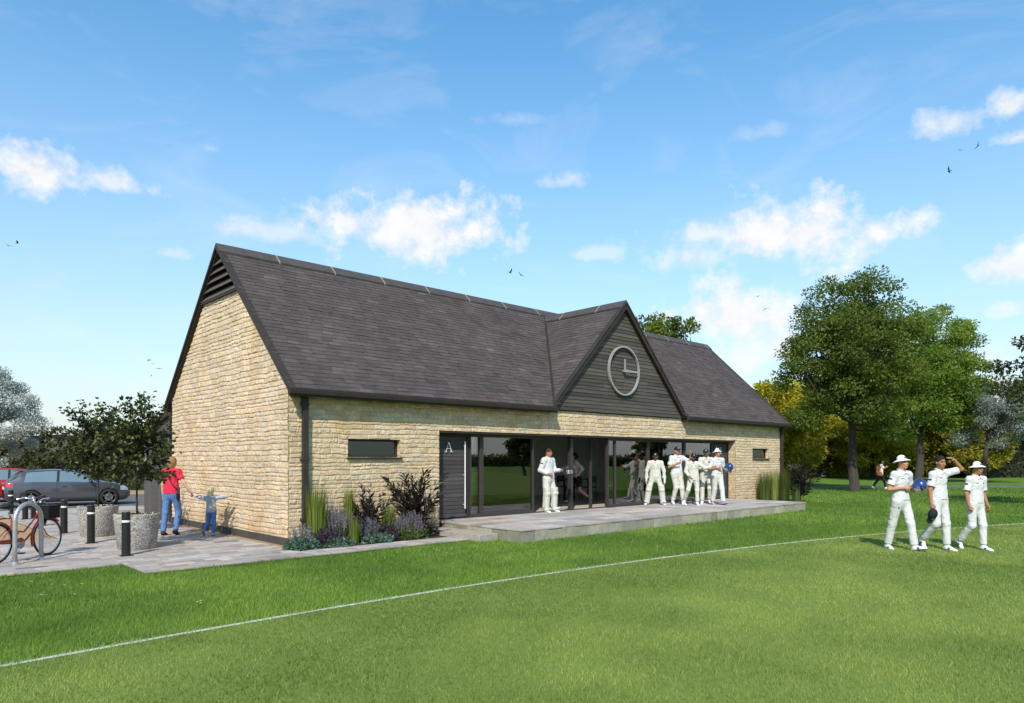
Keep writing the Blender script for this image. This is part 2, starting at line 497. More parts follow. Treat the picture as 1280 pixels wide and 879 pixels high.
def stone_panel(u0, u1, v0, v1, place, holes=(), keep=None, course=0.098, res=0.0165, seed=1, base=(0.565, 0.447, 0.295)):
    """rock-faced coursed walling as a real relief: place(u, v, height) -> xyz arrays"""
    nu, nv = int((u1 - u0) / res) + 1, int((v1 - v0) / res) + 1
    u = np.linspace(u0, u1, nu); v = np.linspace(v0, v1, nv)
    # snap grid lines onto hole edges
    for a, b, c, d in holes:
        for e in (a, b): u[np.argmin(abs(u - e))] = e
        for e in (c, d): v[np.argmin(abs(v - e))] = e
    U, Vv = np.meshgrid(u, v, indexing='ij')
    wv = Vv + (fbm(U * 0.7, Vv * 0.5, 0, seed + 5) - 0.5) * 0.05 + (vnoise(U * 4, Vv * 2, 0, seed + 6) - 0.5) * 0.03
    r_ = np.random.default_rng(seed)
    edges = [v0 - 0.2]
    while edges[-1] < v1 + 0.3: edges.append(edges[-1] + course * r_.choice([0.75, 0.9, 1.0, 1.1, 1.3]))
    edges = np.array(edges)
    ci = np.clip(np.searchsorted(edges, wv) - 1, 0, len(edges) - 2)
    fv = (wv - edges[ci]) / (edges[ci + 1] - edges[ci]); hv = edges[ci + 1] - edges[ci]
    sid = np.zeros(U.shape, dtype=np.int64); fu = np.zeros(U.shape); hu = np.ones(U.shape)
    for c in range(len(edges) - 1):
        e = [u0 - 0.5 + r_.random() * 0.3]
        while e[-1] < u1 + 0.5: e.append(e[-1] + r_.uniform(0.12, 0.38))
        e = np.array(e); mk = ci == c
        if not mk.any(): continue
        k = np.clip(np.searchsorted(e, U[mk]) - 1, 0, len(e) - 2)
        sid[mk] = c * 1009 + k; hu[mk] = e[k + 1] - e[k]; fu[mk] = (U[mk] - e[k]) / hu[mk]
    du = np.minimum(fu, 1 - fu) * hu; dv = np.minimum(fv, 1 - fv) * hv
    dist = np.minimum(du * 1.3, dv)
    edge = np.clip(dist / 0.022, 0, 1); edge = edge * edge * (3 - 2 * edge)
    z0 = np.zeros_like(U)
    rs = _hash(sid, sid * 0, z0, seed + 1); rc = _hash(sid, sid * 0, z0 + 1, seed + 2); rc2 = _hash(sid, sid * 0, z0 + 2, seed + 3)
    rock = 0.55 * (fbm(U * 13, Vv * 17, 0, seed + 7, 2) - 0.5) + 0.75 * (np.abs(fbm(U * 17, Vv * 24, 0, seed + 17, 3) - 0.5) * -2 + 0.28)
    hgt = (0.008 + 0.009 * rs + 0.021 * rock * (0.5 + rs) + 0.006 * (0.6 - fv)) * edge - 0.001 * (1 - edge)
    if keep is not None: hgt = hgt
    X, Y, Z = place(U, Vv, hgt)
    t = 0.86 + 0.26 * rc
    warm = (rc2 - 0.45) * 0.30 + (fbm(U * 5, Vv * 6, 0, seed + 8) - 0.5) * 0.35
    stain = np.clip((fbm(U * 0.9, Vv * 0.7, 0, seed + 9) - 0.45) * 1.2, -0.2, 0.4)
    t = t * (1 - 0.18 * stain) * (0.90 + 0.10 * edge) * (0.93 + 0.25 * rock)
    cr = base[0] * t * (1 + 0.10 * warm); cg = base[1] * t * (1 - 0.10 * warm); cb = base[2] * t * (1 - 0.55 * warm)
    cols = np.stack([cr, cg, cb], -1).reshape(-1, 3)
    P = np.stack(np.broadcast_arrays(X, Y, Z), -1).reshape(-1, 3)
    # splash stains rising from the ground and rusty washes, each with its own ragged shape
    sp = np.clip((0.62 - Vv + (fbm(U * 2.2, Vv * 2.0, 0, seed + 31, 4) - 0.5) * 1.5) * 1.5, 0, 1) * (Vv < 1.3)
    sp = np.maximum(sp, np.clip((fbm(U * 1.3 + 5, Vv * 0.8, 0, seed + 41, 4) - 0.60) * 4, 0, 0.7)).reshape(-1, 1)
    cols = cols * (1 - sp * np.array([0.05, 0.16, 0.30]))
    idx = np.arange(nu * nv).reshape(nu, nv)
    Q = np.stack([idx[:-1, :-1], idx[1:, :-1], idx[1:, 1:], idx[:-1, 1:]], -1)
    uc, vc = (u[:-1] + u[1:]) / 2, (v[:-1] + v[1:]) / 2
    UC, VC = np.meshgrid(uc, vc, indexing='ij')
    ok = np.ones(UC.shape, bool)
    for a, b, c, d in holes: ok &= ~((UC > a) & (UC < b) & (VC > c) & (VC < d))
    if keep is not None: ok &= keep(UC, VC)
    return P, Q[ok], cols


def join_np(parts):
    V, Fc, Cc, n = [], [], [], 0
    for v, f, c in parts:
        V.append(v); Fc.append(f + n); Cc.append(c); n += len(v)
    return np.concatenate(V), np.concatenate(Fc), np.concatenate(Cc)


WINS = [(1.30, 2.61, 1.775, 2.16), (18.49, 19.74, 1.745, 2.125)]
# solid wall behind the facing
mb = MB()
mb.col = (0.42, 0.34, 0.21)
BD = 0.30
def wall_box(x0, x1, z0, z1, y0=0.0, y1=BD): mb.box(x0, x1, y0, y1, z0, z1)
for (x0, x1, win) in ((0.0, OX0, WINS[0]), (OX1, LEN, WINS[1])):
    a, b, c, d = win
    wall_box(x0, a, 0, 3.0); wall_box(b, x1, 0, 3.0); wall_box(a, b, 0, c); wall_box(a, b, d, 3.0)
wall_box(OX0, OX1, OZ, 3.07)
gp = [(0, 0), (0, 3.0), (YR, 6.5), (DEP, 3.0), (DEP, 0)]
mb.prism([(0.09, y, z) for y, z in [(BD, 0), (BD, 3.2), (YR, 6.45), (DEP, 3.1), (DEP, 0)]], (0.21, 0, 0)); mb.box(0.0, 0.089, BD, DEP, 0, 3.05); mb.prism([(0.0, BD + .1, 3.051), (0.0, DEP - .1, 3.051), (0.0, YR + 1.2, 5.48), (0.0, YR - 1.2, 5.48)], (0.089, 0, 0))
mb.prism([(LEN - 0.3, y, z) for y, z in [(BD, 0), (BD, 3.2), (YR, 6.45), (DEP, 3.1), (DEP, 0)]], (0.30, 0, 0))
mb.box(0.3, LEN - 0.3, DEP - 0.3, DEP, 0, 3.1)
mb.build('inner_wall', M['stone'], pav)

front = stone_panel(0.0, LEN, 0.0, 3.10, lambda u, v, h: (u, -0.004 - h * 0.9, v), [(a, b, c, d) for a, b, c, d in WINS] + [(OX0, OX1, -1, OZ)], seed=3)
tan_g = lambda U, V_: (V_ < ZE + SL * (U - YE) - 0.06) & (V_ < ZE + SL * (2 * YR - YE - U) - 0.06) & (V_ < 5.56)
gable = stone_panel(0.0, DEP, 0.16, 5.60, lambda u, v, h: (-0.004 - h, u, v), [], tan_g, seed=11, base=(0.600, 0.472, 0.325))
# lit reveals: right jamb of the opening and the window reveals
rev = [stone_panel(0.0, BD, TH, OZ, lambda u, v, h: (OX1 - h * 0.5, u, v), seed=21)]
for k, (a, b, c, d) in enumerate(WINS):
    rev.append(stone_panel(0.0, 0.14, c, d, lambda u, v, h, b=b: (b - h * 0.4, u, v), seed=31 + k))
# squared corner between the two faces, left end of the front wall
V_, F_, C_ = join_np([front, gable] + rev)
wall = mesh_np('wall', V_, F_, M['stone'], pav, C_, smooth=False)
for bb in ((-0.035, -0.004, -0.036, 9.5, 0.0, 0.175), (-0.003, 3.66, -0.035, -0.004, 0.0, 0.15), (OX1 + 0.02, LEN, -0.035, -0.004, 0.0, 0.15)):
    mb = MB(); mb.box(*bb); mb.build('plinth', M['ridge'], pav, bevel=0.004)


# --- slates
def slate_field(o0, eu, ev, n, len_u, len_v, keep, gauge=0.135, width=0.30, seed=5, base=(0.076, 0.064, 0.061)):
    """courses of single slates on a plane; eu along the course, ev up the slope, n outward"""
    r_ = np.random.default_rng(seed)
    o0, eu, ev, n = map(np.array, (o0, eu, ev, n))
    V, Fc, Cc = [], [], []
    rows = int(math.ceil(len_v / gauge))
    for r in range(rows):
        a = -(r % 2) * width / 2 - r_.random() * 0.1
        while a < len_u:
            w = width * r_.uniform(0.8, 1.2)
            s0, s1 = max(a, 0), min(a + w, len_u); a += w
            if s1 - s0 < 0.04: continue
            v0 = r * gauge + r_.normal(0, 0.003); v1 = min(v0 + gauge * 1.6, len_v)
            if not keep((s0 + s1) / 2, v0 + gauge / 2): continue
            t0 = 0.017 + r_.random() * 0.005 + (0.006 if r_.random() < 0.03 else 0); tw = r_.normal(0, 0.002)
            g = 0.003
            top = [(s0 + g, v0, t0 + tw), (s1 - g, v0, t0 - tw), (s1 - g, v1, 0.006), (s0 + g, v1, 0.006)]
            m = len(V)
            for (p, q, h) in top: V.append(o0 + eu * p + ev * q + n * h)
            for (p, q, h) in top[:2]: V.append(o0 + eu * p + ev * q + n * (h - 0.012))
            Fc += [(m, m + 1, m + 2, m + 3), (m + 4, m + 5, m + 1, m)]
            t = max(0.6, r_.normal(1, 0.085)); h = r_.normal(0, 0.025)
            if r_.random() < 0.04: t *= 1.25
            Cc += [(base[0] * t * (1 + h), base[1] * t, base[2] * t * (1 - h * 0.8))] * 6
    return np.array(V), np.array(Fc), np.array(Cc)


VX = 0.12                                   # verge overhang
sv = math.hypot(YR - YE, ZR - ZE)
ev = np.array([0, (YR - YE) / sv, (ZR - ZE) / sv]); nn = np.array([0, -ev[2], ev[1]])
def z_dorm(x): return DZ - DSL * abs(x - DXM)
def keep_front(u, v):
    x = u - VX; z = ZE + v * ev[2]
    return not (DX0 - 0.06 < x < DX1 + 0.06 and z_dorm(x) > z + 0.06)
s_front = slate_field((-VX, YE, ZE), (1, 0, 0), ev, nn, LEN + 2 * VX, sv, keep_front)
ev2 = np.array([0, -ev[1], ev[2]]); nn2 = np.array([0, ev[2], ev[1]])
s_back = slate_field((-VX, 2 * YR - YE, ZE), (1, 0, 0), ev2, nn2, LEN + 2 * VX, sv, lambda u, v: True, gauge=0.38, width=0.8, seed=6)
YD = -0.16                                  # front verge of the dormer
hs = math.hypot(DXM - DX0 + 0.06, DZ - ZE)
dw = DXM - DX0 + 0.06
eL = np.array([dw / hs, 0, (DZ - ZE) / hs]); nL = np.array([-eL[2], 0, eL[0]])
def keep_d(u, v): return ZE + v * eL[2] > ZE + SL * (YD + u - YE) - 0.22
s_dl = slate_field((DX0 - 0.06, YD, ZE), (0, 1, 0), eL, nL, 3.9, hs, keep_d, seed=8)
eR = np.array([-eL[0], 0, eL[2]]); nR = np.array([eL[2], 0, eL[0]])
s_dr = slate_field((DXM + dw, YD, ZE), (0, 1, 0), eR, nR, 3.9, hs, keep_d, seed=9)
V_, F_, C_ = join_np([s_front, s_back, s_dl, s_dr])
roof = mesh_np('roof', V_, F_, M['slate'], pav, C_)
# decking under the slates, thick, so the roof is closed from every side
mb = MB()
def deck(o0, eu, ev_, n, lu, lv, cut=None):
    o0, eu, ev_, n = map(np.array, (o0, eu, ev_, n))
    q = [(0, 0), (lu, 0), (lu, lv), (0, lv)] if cut is None else cut
    mb.prism([o0 + eu * a + ev_ * b - n * 0.004 for a, b in q], -n * 0.07)
# main front slope is cut away where the clock gable stands
xa, xb = DX0 + VX, DX1 + VX; lv_top = (DZ - 0.1 - ZE) / ev[2]
deck((-VX + 0.02, YE, ZE), (1, 0, 0), ev, nn, LEN + 2 * VX, sv, [(0, 0), (xa - 0.02, 0), (DXM + VX, lv_top), (xb + 0.02, 0), (LEN + 2 * VX - 0.04, 0), (LEN + 2 * VX - 0.04, sv), (0, sv)])
deck((-VX + 0.02, 2 * YR - YE, ZE), (1, 0, 0), ev2, nn2, LEN + 2 * VX - 0.04, sv)
cutd = [(0.02, 0.0), (YE - YD + 0.15, 0.0), ((DZ - ZE) / SL + YE - YD, hs), (0.02, hs)]
deck((DX0 - 0.06, YD, ZE), (0, 1, 0), eL, nL, 1, 1, cutd)
deck((DXM + dw, YD, ZE), (0, 1, 0), eR, nR, 1, 1, cutd)
mb.build('roof_deck', M['dark_metal'], roof)

# --- ridge tiles with pale mortar joints
def ridge(a, b, side, first, step=1.5, name='ridge_tile'):
    """angular ridge capping from a to b; side = horizontal unit normal, slope angle from the roofs"""
    a, b, side = Vector(a), Vector(b), Vector(side)
    d = (b - a); L_ = d.length; d.normalize()
    mb, mj = MB(), MB()
    cuts = [0.0]; p = first
    while p < L_ - 0.2: cuts.append(p); p += step
    cuts.append(L_)
    wg, dp = 0.235, 0.225
    def sec(t, k, e=0.0):
        c = a + d * t
        return [c + Vector((0, 0, 0.075 + e)), c + side * (wg + e) * k + Vector((0, 0, 0.075 - dp)), c + side * (wg + e) * k * 0.96 + Vector((0, 0, 0.035 - dp - e)), c + Vector((0, 0, 0.03))]
    for i in range(len(cuts) - 1):
        t0, t1 = cuts[i] + (0.012 if i else 0), cuts[i + 1] - (0.012 if i < len(cuts) - 2 else 0)
        mb = MB()
        for k in (-1, 1): mb.prism(sec(t0, k), d * (t1 - t0))
        mb.build(name, M['ridge'], roof)
        if i:
            mj = MB()
            for k in (-1, 1): mj.prism(sec(cuts[i] - 0.014, k, 0.004), d * 0.028)
            mj.build('mortar_joint', M['mortar'], roof)
ridge((-VX - 0.02, YR, ZR), (DXM - 0.0, YR, ZR), (0, 1, 0), 1.45)
ridge((DXM + 0.02, YR, ZR), (LEN + VX + 0.02, YR, ZR), (0, 1, 0), 1.2, 1.5)
ridge((DXM, YD - 0.02, DZ), (DXM, YR - 0.3, DZ), (1, 0, 0), 1.0, 1.5)
# leads in the two valleys
mb = MB()
vt = ((DZ - ZE) / SL + YE)
for k in (-1, 1):
    mb.bar((DXM + k * dw, YE, ZE + 0.035), (DXM, vt, DZ + 0.035), 0.09, 0.03, (0, -1, 1))
mb.build('valley', M['dark_metal'], roof)

# --- verges, fascia with gutter, downpipes
def verge(x, sgn, slope_pts, name='verge_board'):
    mb = MB()
    (y0, z0), (y1, z1), (y2, z2) = slope_pts
    for (p, q) in (((y0, z0), (y1, z1)), ((y2, z2), (y1, z1))):
        mb.prism([(x, p[0], p[1] - 0.05), (x, p[0], p[1] + 0.028), (x, q[0], q[1] + 0.028), (x, q[0], q[1] - 0.055)], (sgn * 0.16, 0, 0))
    return mb.build(name, M['dark_metal'], roof, bevel=0.004)
verge(-VX - 0.03, 1, ((YE, ZE), (YR, ZR), (2 * YR - YE, ZE)))
verge(LEN + VX + 0.03, -1, ((YE, ZE), (YR, ZR), (2 * YR - YE, ZE)))
mb = MB()
for k in (-1, 1):
    x0, x1 = DXM + k * (dw + 0.02), DXM
    # outer dark board, then a narrow moulding standing in front of it
    mb.prism([(x0, YD - 0.03, ZE - 0.14), (x0, YD - 0.03, ZE + 0.035), (x1, YD - 0.03, DZ + 0.035), (x1, YD - 0.03, DZ - 0.19)], (0, 0.14, 0))
    mb.prism([(x0, YD - 0.05, ZE - 0.01), (x0, YD - 0.05, ZE + 0.04), (x1, YD - 0.05, DZ + 0.04), (x1, YD - 0.05, DZ - 0.02)], (0, 0.018, 0))
mb.build('verge_board', M['dark_metal'], roof, bevel=0.004)
for x0, x1 in ((-VX - 0.02, DX0 + 0.02), (DX1 - 0.02, LEN + VX + 0.02)):
    mb = MB()
    mb.box(x0, x1, YE - 0.03, YE + 0.02, 2.965, ZE + 0.012)
    mb.box(max(x0 + 0.02, 0.0), min(x1 - 0.02, LEN), YE + 0.022, -0.002, 2.985, 3.01)     # soffit
    mb.prism([(x0, YE - 0.085, 3.085), (x0, YE - 0.032, 3.085), (x0, YE - 0.032, 3.005), (x0, YE - 0.07, 3.005)], (x1 - x0, 0, 0))
    mb.build('gutter', M['dark_metal'], pav, bevel=0.003)
for x in (0.30, 20.72):
    mb = MB()
    mb.box(x - 0.055, x + 0.055, -0.135, -0.045, 0.02, 2.97)
    for z in (0.5, 1.7, 2.8): mb.box(x - 0.075, x + 0.075, -0.14, -0.015, z, z + 0.05)
    mb.build('downpipe', M['dark_metal'], pav, bevel=0.004)

# --- clock gable
def boards(x0, x1, z0, z1, y, gauge, seed, clip=None, th=0.022, base=(0.075, 0.067, 0.056), lmin=1.2, lmax=3.0, axis='x'):
    """lapped boards as real strips, cut to the gable's slope"""
    r_ = np.random.default_rng(seed); mb = MB(); z = z0
    while z < z1 - 0.01:
        ze = min(z + gauge, z1)
        a0, a1 = (x0, x1)
        if clip: a0, a1 = max(x0, clip(z, -1)), min(x1, clip(z, 1))
        a = a0
        while a < a1 - 0.01:
            e = min(a + r_.uniform(lmin, lmax), a1)
            if a1 - e < 0.3: e = a1
            t = max(0.6, r_.normal(1, 0.15)); c = (base[0] * t, base[1] * t, base[2] * t * r_.normal(1, 0.04))
            p0, p1 = a + 0.002, e - 0.002
            q0, q1 = (max(p0, clip(ze, -1)), min(p1, clip(ze, 1))) if clip else (p0, p1)
            if q1 < q0: q0 = q1 = (q0 + q1) / 2
            mb.hexa([(p0, y - th, z + 0.003), (p1, y - th, z + 0.003), (p1, y + 0.02, z + 0.003), (p0, y + 0.02, z + 0.003),
                     (q0, y - th * 0.35, ze), (q1, y - th * 0.35, ze), (q1, y + 0.02, ze), (q0, y + 0.02, ze)], c)
            a = e
        z = ze
    return mb
mb = boards(DX0, DX1, 3.075, DZ - 0.15, -0.055, 0.105, 3, lambda z, s: DXM + s * max(0.0, (DZ - 0.10 - z) / DSL))
mb.build('gable_cladding', M['board'], pav)
mb = MB(); mb.prism([(DX0 + 0.15, -0.03, 3.05), (DX1 - 0.15, -0.03, 3.05), (DXM, -0.03, DZ - 0.2)], (0, 0.2, 0)); mb.build('gable_backing', M['dark_metal'], pav)
clk = MB()
CX, CZ, CR = 10.50, 4.36, 0.715
clk.lathe([(CR - 0.025, -0.02), (CR - 0.025, -0.085), (CR + 0.025, -0.085), (CR + 0.025, -0.02)], 72, (CX, -0.075, CZ), 'y', cap=False)
clock = clk.build('clock', M['clock'], pav, smooth=True, angle=30)
mb = MB(); mb.box(CX - 0.032, CX + 0.032, -0.175, -0.155, CZ - 0.05, CZ + 0.35); mb.box(CX - 0.03, CX + 0.03, -0.154, -0.09, CZ - 0.03, CZ + 0.03); mb.build('hour_hand', M['clock'], clock, bevel=0.003)
mb = MB(); mb.prism([(CX - 0.06, -0.195, CZ - 0.05), (CX + 0.60, -0.195, CZ - 0.024), (CX + 0.60, -0.195, CZ + 0.018), (CX - 0.06, -0.195, CZ + 0.045)], (0, 0.018, 0)); mb.build('minute_hand', M['clock'], clock, bevel=0.003)

# --- louvres in the apex of the end gable
mb = MB(); z = 5.53
yl = lambda z: YE + (z - ZE) / SL
while z < 6.42:
    zt = z + 0.17
    a0, a1 = yl(z) + 0.07, 2 * YR - yl(z) - 0.07
    b0, b1 = yl(zt) + 0.07, 2 * YR - yl(zt) - 0.07
    if b1 < b0: b0 = b1 = YR
    mb.hexa([(-0.10, a0, z), (-0.10, a1, z), (-0.07, a1, z), (-0.07, a0, z), (0.02, b0, zt), (0.02, b1, zt), (0.05, b1, zt), (0.05, b0, zt)], (0.085, 0.074, 0.062))
    z += 0.185
mb.box(-0.085, 0.02, YR - 1.12, YR + 1.12, 5.49, 5.53, (0.05, 0.045, 0.04))
mb.build('louvre', M['board'], pav)
mb = MB(); mb.prism([(0.052, YR - 1.05, 5.5), (0.052, YR + 1.05, 5.5), (0.052, YR, 6.52)], (0.03, 0, 0)); mb.build('louvre_backing', M['black'], pav)

# --- small windows with dark frames and sills
for (a, b, c, d) in WINS:
    mb = MB(); f = 0.045; y0, y1 = 0.10, 0.16
    mb.box(a, b, y0, y1, d - f, d); mb.box(a, b, y0, y1, c, c + f); mb.box(a, a + f, y0, y1, c + f, d - f); mb.box(b - f, b, y0, y1, c + f, d - f)
    mb.box(a - 0.0, b - 0.0, 0.0, 0.0999, d + 0.001, d + 0.02)
    wn = mb.build('window', M['dark_metal'], pav, bevel=0.003)
    mb = MB(); mb.box(a + f, b - f, 0.128, 0.134, c + f, d - f); mb.build('pane', M['dark_glass'], wn)
    mb = MB(); mb.hexa([(a - 0.03, -0.075, c - 0.035), (b + 0.03, -0.075, c - 0.035), (b + 0.03, 0.10, c - 0.035), (a - 0.03, 0.10, c - 0.035),
                        (a - 0.03, -0.075, c - 0.012), (b + 0.03, -0.075, c - 0.012), (b + 0.03, 0.10, c + 0.004), (a - 0.03, 0.10, c + 0.004)]); mb.build('sill', M['dark_metal'], wn, bevel=0.003)
    mb = MB(); mb.box(a - 0.1, b + 0.1, 0.31, 0.34, c - 0.2, d + 0.2); mb.build('blind', M['plaster'], wn)

# --- the long glazed front
def gx(px, y=0.30):
    u = (px - 640) / FPX
    right0 = -4.398 - sn * y; dep0 = 13.76 + cs * y
    return (u * dep0 - right0) / (cs - u * sn)
GY = 0.30
mb = MB(); mb.box(OX0 + 0.001, OX1 - 0.001, -0.001, 0.42, OZ - 0.05, OZ - 0.002); mb.build('lintel_lining', M['dark_metal'], pav)
mb = MB(); mb.box(OX0 + 0.002, OX1 - 0.002, 0.25, 0.35, TH + 0.001, TH + 0.02); mb.build('threshold', M['frame_metal'], pav)


def door(x0, x1, letter, right_handle, seed):
    m_ = boards(x0 + 0.05, x1 - 0.05, TH + 0.04, OZ - 0.10, GY - 0.005, 0.098, seed, None, 0.016, (0.060, 0.055, 0.054), 4, 5)
    d = m_.build('door', M['board'], pav)
    f = MB()
    for a in (x0, x1 - 0.055): f.box(a, a + 0.055, GY - 0.06, GY + 0.06, TH + 0.02, OZ - 0.055)
    f.box(x0 + 0.055, x1 - 0.055, GY - 0.06, GY + 0.06, OZ - 0.105, OZ - 0.055); f.box(x0 + 0.05, x1 - 0.05, GY + 0.02, GY + 0.05, TH + 0.02, OZ - 0.10)
    f.build('frame', M['dark_metal'], d, bevel=0.003)
    h = MB(); hx = x1 - 0.15 if right_handle else x0 + 0.15
    h.tube([(hx, GY - 0.10, 0.52), (hx, GY - 0.10, 2.16)], 0.019, 12)
    for z in (0.62, 1.34, 2.06): h.tube([(hx, GY - 0.10, z), (hx, GY - 0.02, z)], 0.010, 8)
    h.build('handle', M['white_metal'], d, smooth=True, angle=40)
    l = MB(); cx = (x0 + x1) / 2 - 0.06; y = GY - 0.04; zc, hh = 2.02, 0.115
    if letter == 'A':
        bars = [((cx - 0.085, zc - hh), (cx - 0.004, zc + hh), 0.011), ((cx + 0.085, zc - hh), (cx + 0.004, zc + hh), 0.024), ((cx - 0.05, zc - 0.035), (cx + 0.055, zc - 0.035), 0.010),
                ((cx - 0.118, zc - hh), (cx - 0.055, zc - hh), 0.012), ((cx + 0.048, zc - hh), (cx + 0.122, zc - hh), 0.012)]
    else:
        bars = [((cx - 0.075, zc - hh), (cx - 0.075, zc + hh), 0.022), ((cx + 0.075, zc - hh), (cx + 0.075, zc + hh), 0.022), ((cx - 0.075, zc), (cx + 0.075, zc), 0.012),
                ((cx - 0.11, zc - hh), (cx - 0.04, zc - hh), 0.012), ((cx + 0.04, zc - hh), (cx + 0.11, zc - hh), 0.012), ((cx - 0.11, zc + hh), (cx - 0.04, zc + hh), 0.012), ((cx + 0.04, zc + hh), (cx + 0.11, zc + hh), 0.012)]
    for i, (p, q, w) in enumerate(bars): l.bar((p[0], y - 0.0007 * i, p[1]), (q[0], y - 0.0007 * i, q[1]), 0.012, w, (0, -1, 0) if False else (0, 0, 1) if p[1] == q[1] else (1, 0, 0))
    l.build('letter', M['white_metal'], d)
    return d


dA = door(OX0 + 0.005, gx(584), 'A', True, 41)
dH = door(gx(889.5), OX1 - 0.035, 'H', False, 43)


def glazing(px0, px1, y=GY, lab=None, w=0.055, d=0.10):
    x0, x1 = gx(px0, y), gx(px1, y)
    f = MB(); z0, z1 = TH + 0.02, OZ - 0.05
    f.box(x0, x0 + w, y - d / 2, y + d / 2, z0, z1); f.box(x1 - w, x1, y - d / 2, y + d / 2, z0, z1)
    f.box(x0 + w, x1 - w, y - d / 2, y + d / 2, z1 - 0.07, z1); f.box(x0 + w, x1 - w, y - d / 2, y + d / 2, z0, z0 + 0.07)
    o = f.build('glazed_panel', M['frame_metal'], pav, bevel=0.003)
    g = MB(); g.box(x0 + w, x1 - w, y - 0.006, y + 0.006, z0 + 0.07, z1 - 0.07)
    g.build('pane', M['glass'], o)
    if lab: o['label'] = lab
    return o


glazing(585.5, 600.5, lab='narrow fixed pane beside the letter A door')
glazing(600.8, 666, lab='widest glazed panel of the front')
glazing(767, 809, y=0.24)
glazing(758, 768.5, y=0.16, w=0.05)
glazing(809.3, 854.3)
glazing(854.6, 889.2)
mb = MB(); px = gx(713.5, 0.26); mb.box(px - 0.05, px + 0.05, 0.22, 0.34, TH, OZ - 0.051); mb.build('post', M['frame_metal'], pav, bevel=0.003)
# slid-back leaves inside, seen through the open bays
mb = MB(); px = gx(738, 0.5); mb.box(px - 0.03, px + 0.03, 0.46, 0.54, TH, OZ - 0.051); mb.build('sliding_frame', M['frame_metal'], pav, bevel=0.003)

# --- the room behind
mb = MB()
mb.box(0.31, LEN - 0.31, 0.34, DEP - 0.31, TH - 0.1, TH - 0.002, (1, 1, 0.99))
mb.build('room_floor', M['interior_floor'], pav)
mb = MB()
mb.box(0.31, LEN - 0.31, 0.36, DEP - 0.31, 2.72, 2.8)
mb.box(3.5, 3.62, 0.36, DEP - 0.31, 0, 2.71); mb.box(17.3, 17.42, 0.36, DEP - 0.31, 0, 2.71)
mb.box(3.62, 17.3, DEP - 0.42, DEP - 0.32, 0, 2.71)
mb.box(9.0, 9.12, 3.3, DEP - 0.43, 0.28, 2.71)
mb.build('room_lining', M['plaster'], pav)

# --- lower extension at the back with its own roof and dark vertical boarding
ext = MB(); ext.col = (0.085, 0.078, 0.070)
EX = 0.05
y = DEP + 0.02; r_ = np.random.default_rng(77)
while y < 9.55:
    t = r_.normal(1, 0.1); zt = 3.06 - (y - DEP) * 0.225
    ext.box(EX - 0.022 - r_.random() * 0.004, EX + 0.02, y + 0.004, min(y + 0.14, 9.57) - 0.004, 0.16, zt - 0.04, (0.085 * t, 0.078 * t, 0.072 * t))
    y += 0.14
exo = ext.build('extension', M['board'], pav)
mb = MB(); mb.prism([(EX, DEP, 0), (EX, 9.57, 0), (EX, 9.57, 2.42), (EX, DEP, 3.0)], (12, 0, 0)); mb.build('core', M['dark_metal'], exo)
mb = MB(); mb.prism([(EX - 0.12, DEP + 0.26, 3.07), (EX - 0.12, 9.75, 2.50), (EX - 0.12, 9.75, 2.36), (EX - 0.12, DEP + 0.26, 2.90)], (12.4, 0, 0)); mb.build('roof', M['dark_metal'], exo)
mb = MB(); mb.box(EX - 0.10, EX - 0.03, DEP + 0.06, DEP + 0.14, 0.02, 3.0); mb.build('downpipe', M['dark_metal'], exo)


# --- tables and chairs standing in the room
def chair_parts(t):
    mb = MB(); mb.box(-0.21, 0.21, -0.21, 0.21, 0.43, 0.46); mb.build('seat', M['wood'], t, bevel=0.006)
    mb = MB(); mb.box(-0.21, 0.21, 0.20, 0.225, 0.62, 0.84); mb.build('backrest', M['wood'], t, bevel=0.006)
    for sx in (-1, 1):
        for sy in (-1, 1):
            mb = MB(); mb.tube([(sx * 0.19, sy * 0.19, 0.43), (sx * 0.215, sy * 0.215, 0.0)], 0.012, 8)
            if sy > 0: mb.tube([(sx * 0.19, 0.19, 0.43), (sx * 0.19, 0.212, 0.84)], 0.012, 8)
            mb.build('leg', M['black'], t)
M['wood'] = mat('dark_wood', (0.07, 0.05, 0.035), 0.5, 0, 6, 0.3, stretch=(1, 5, 1))
tabs = [(6.1, 2.3, 'dark table inside behind the widest glazed panel'), (12.3, 3.7, 'dark table deep in the room behind the running woman'), (14.8, 2.2, 'dark table inside behind the row of cricketers')]
proto_t = proto_c = None
for (x, y, lab) in tabs:
    if proto_t is None:
        proto_t = t = empty('table')
        mb = MB(); mb.box(-0.7, 0.7, -0.4, 0.4, 0.715, 0.745); mb.build('table_top', M['wood'], t, bevel=0.005)
        for sx in (-1, 1):
            for sy in (-1, 1):
                mb = MB(); mb.box(sx * 0.63 - 0.025, sx * 0.63 + 0.025, sy * 0.34 - 0.025, sy * 0.34 + 0.025, 0, 0.714); mb.build('leg', M['black'], t)
    else: t = copy_tree(proto_t)
    t.location = (x, y, TH); tag(t, lab, 'table', 'tables in the pavilion room')
    for k, (dx, dy, rz) in enumerate(((-0.38, -0.55, 180), (0.38, -0.55, 180), (-0.38, 0.55, 0), (0.38, 0.55, 0))):
        if proto_c is None: proto_c = c = empty('chair'); chair_parts(c)
        else: c = copy_tree(proto_c)
        c.location = (x + dx, y + dy, TH); c.rotation_euler = (0, 0, R(rz))
        tag(c, 'chair at the %s %s corner of the table %s' % ('near' if dy < 0 else 'far', 'left' if dx < 0 else 'right', ['behind the widest glazed panel', 'behind the running woman', 'behind the row of cricketers'][tabs.index((x, y, lab))]), 'chair', 'chairs round the tables in the room')
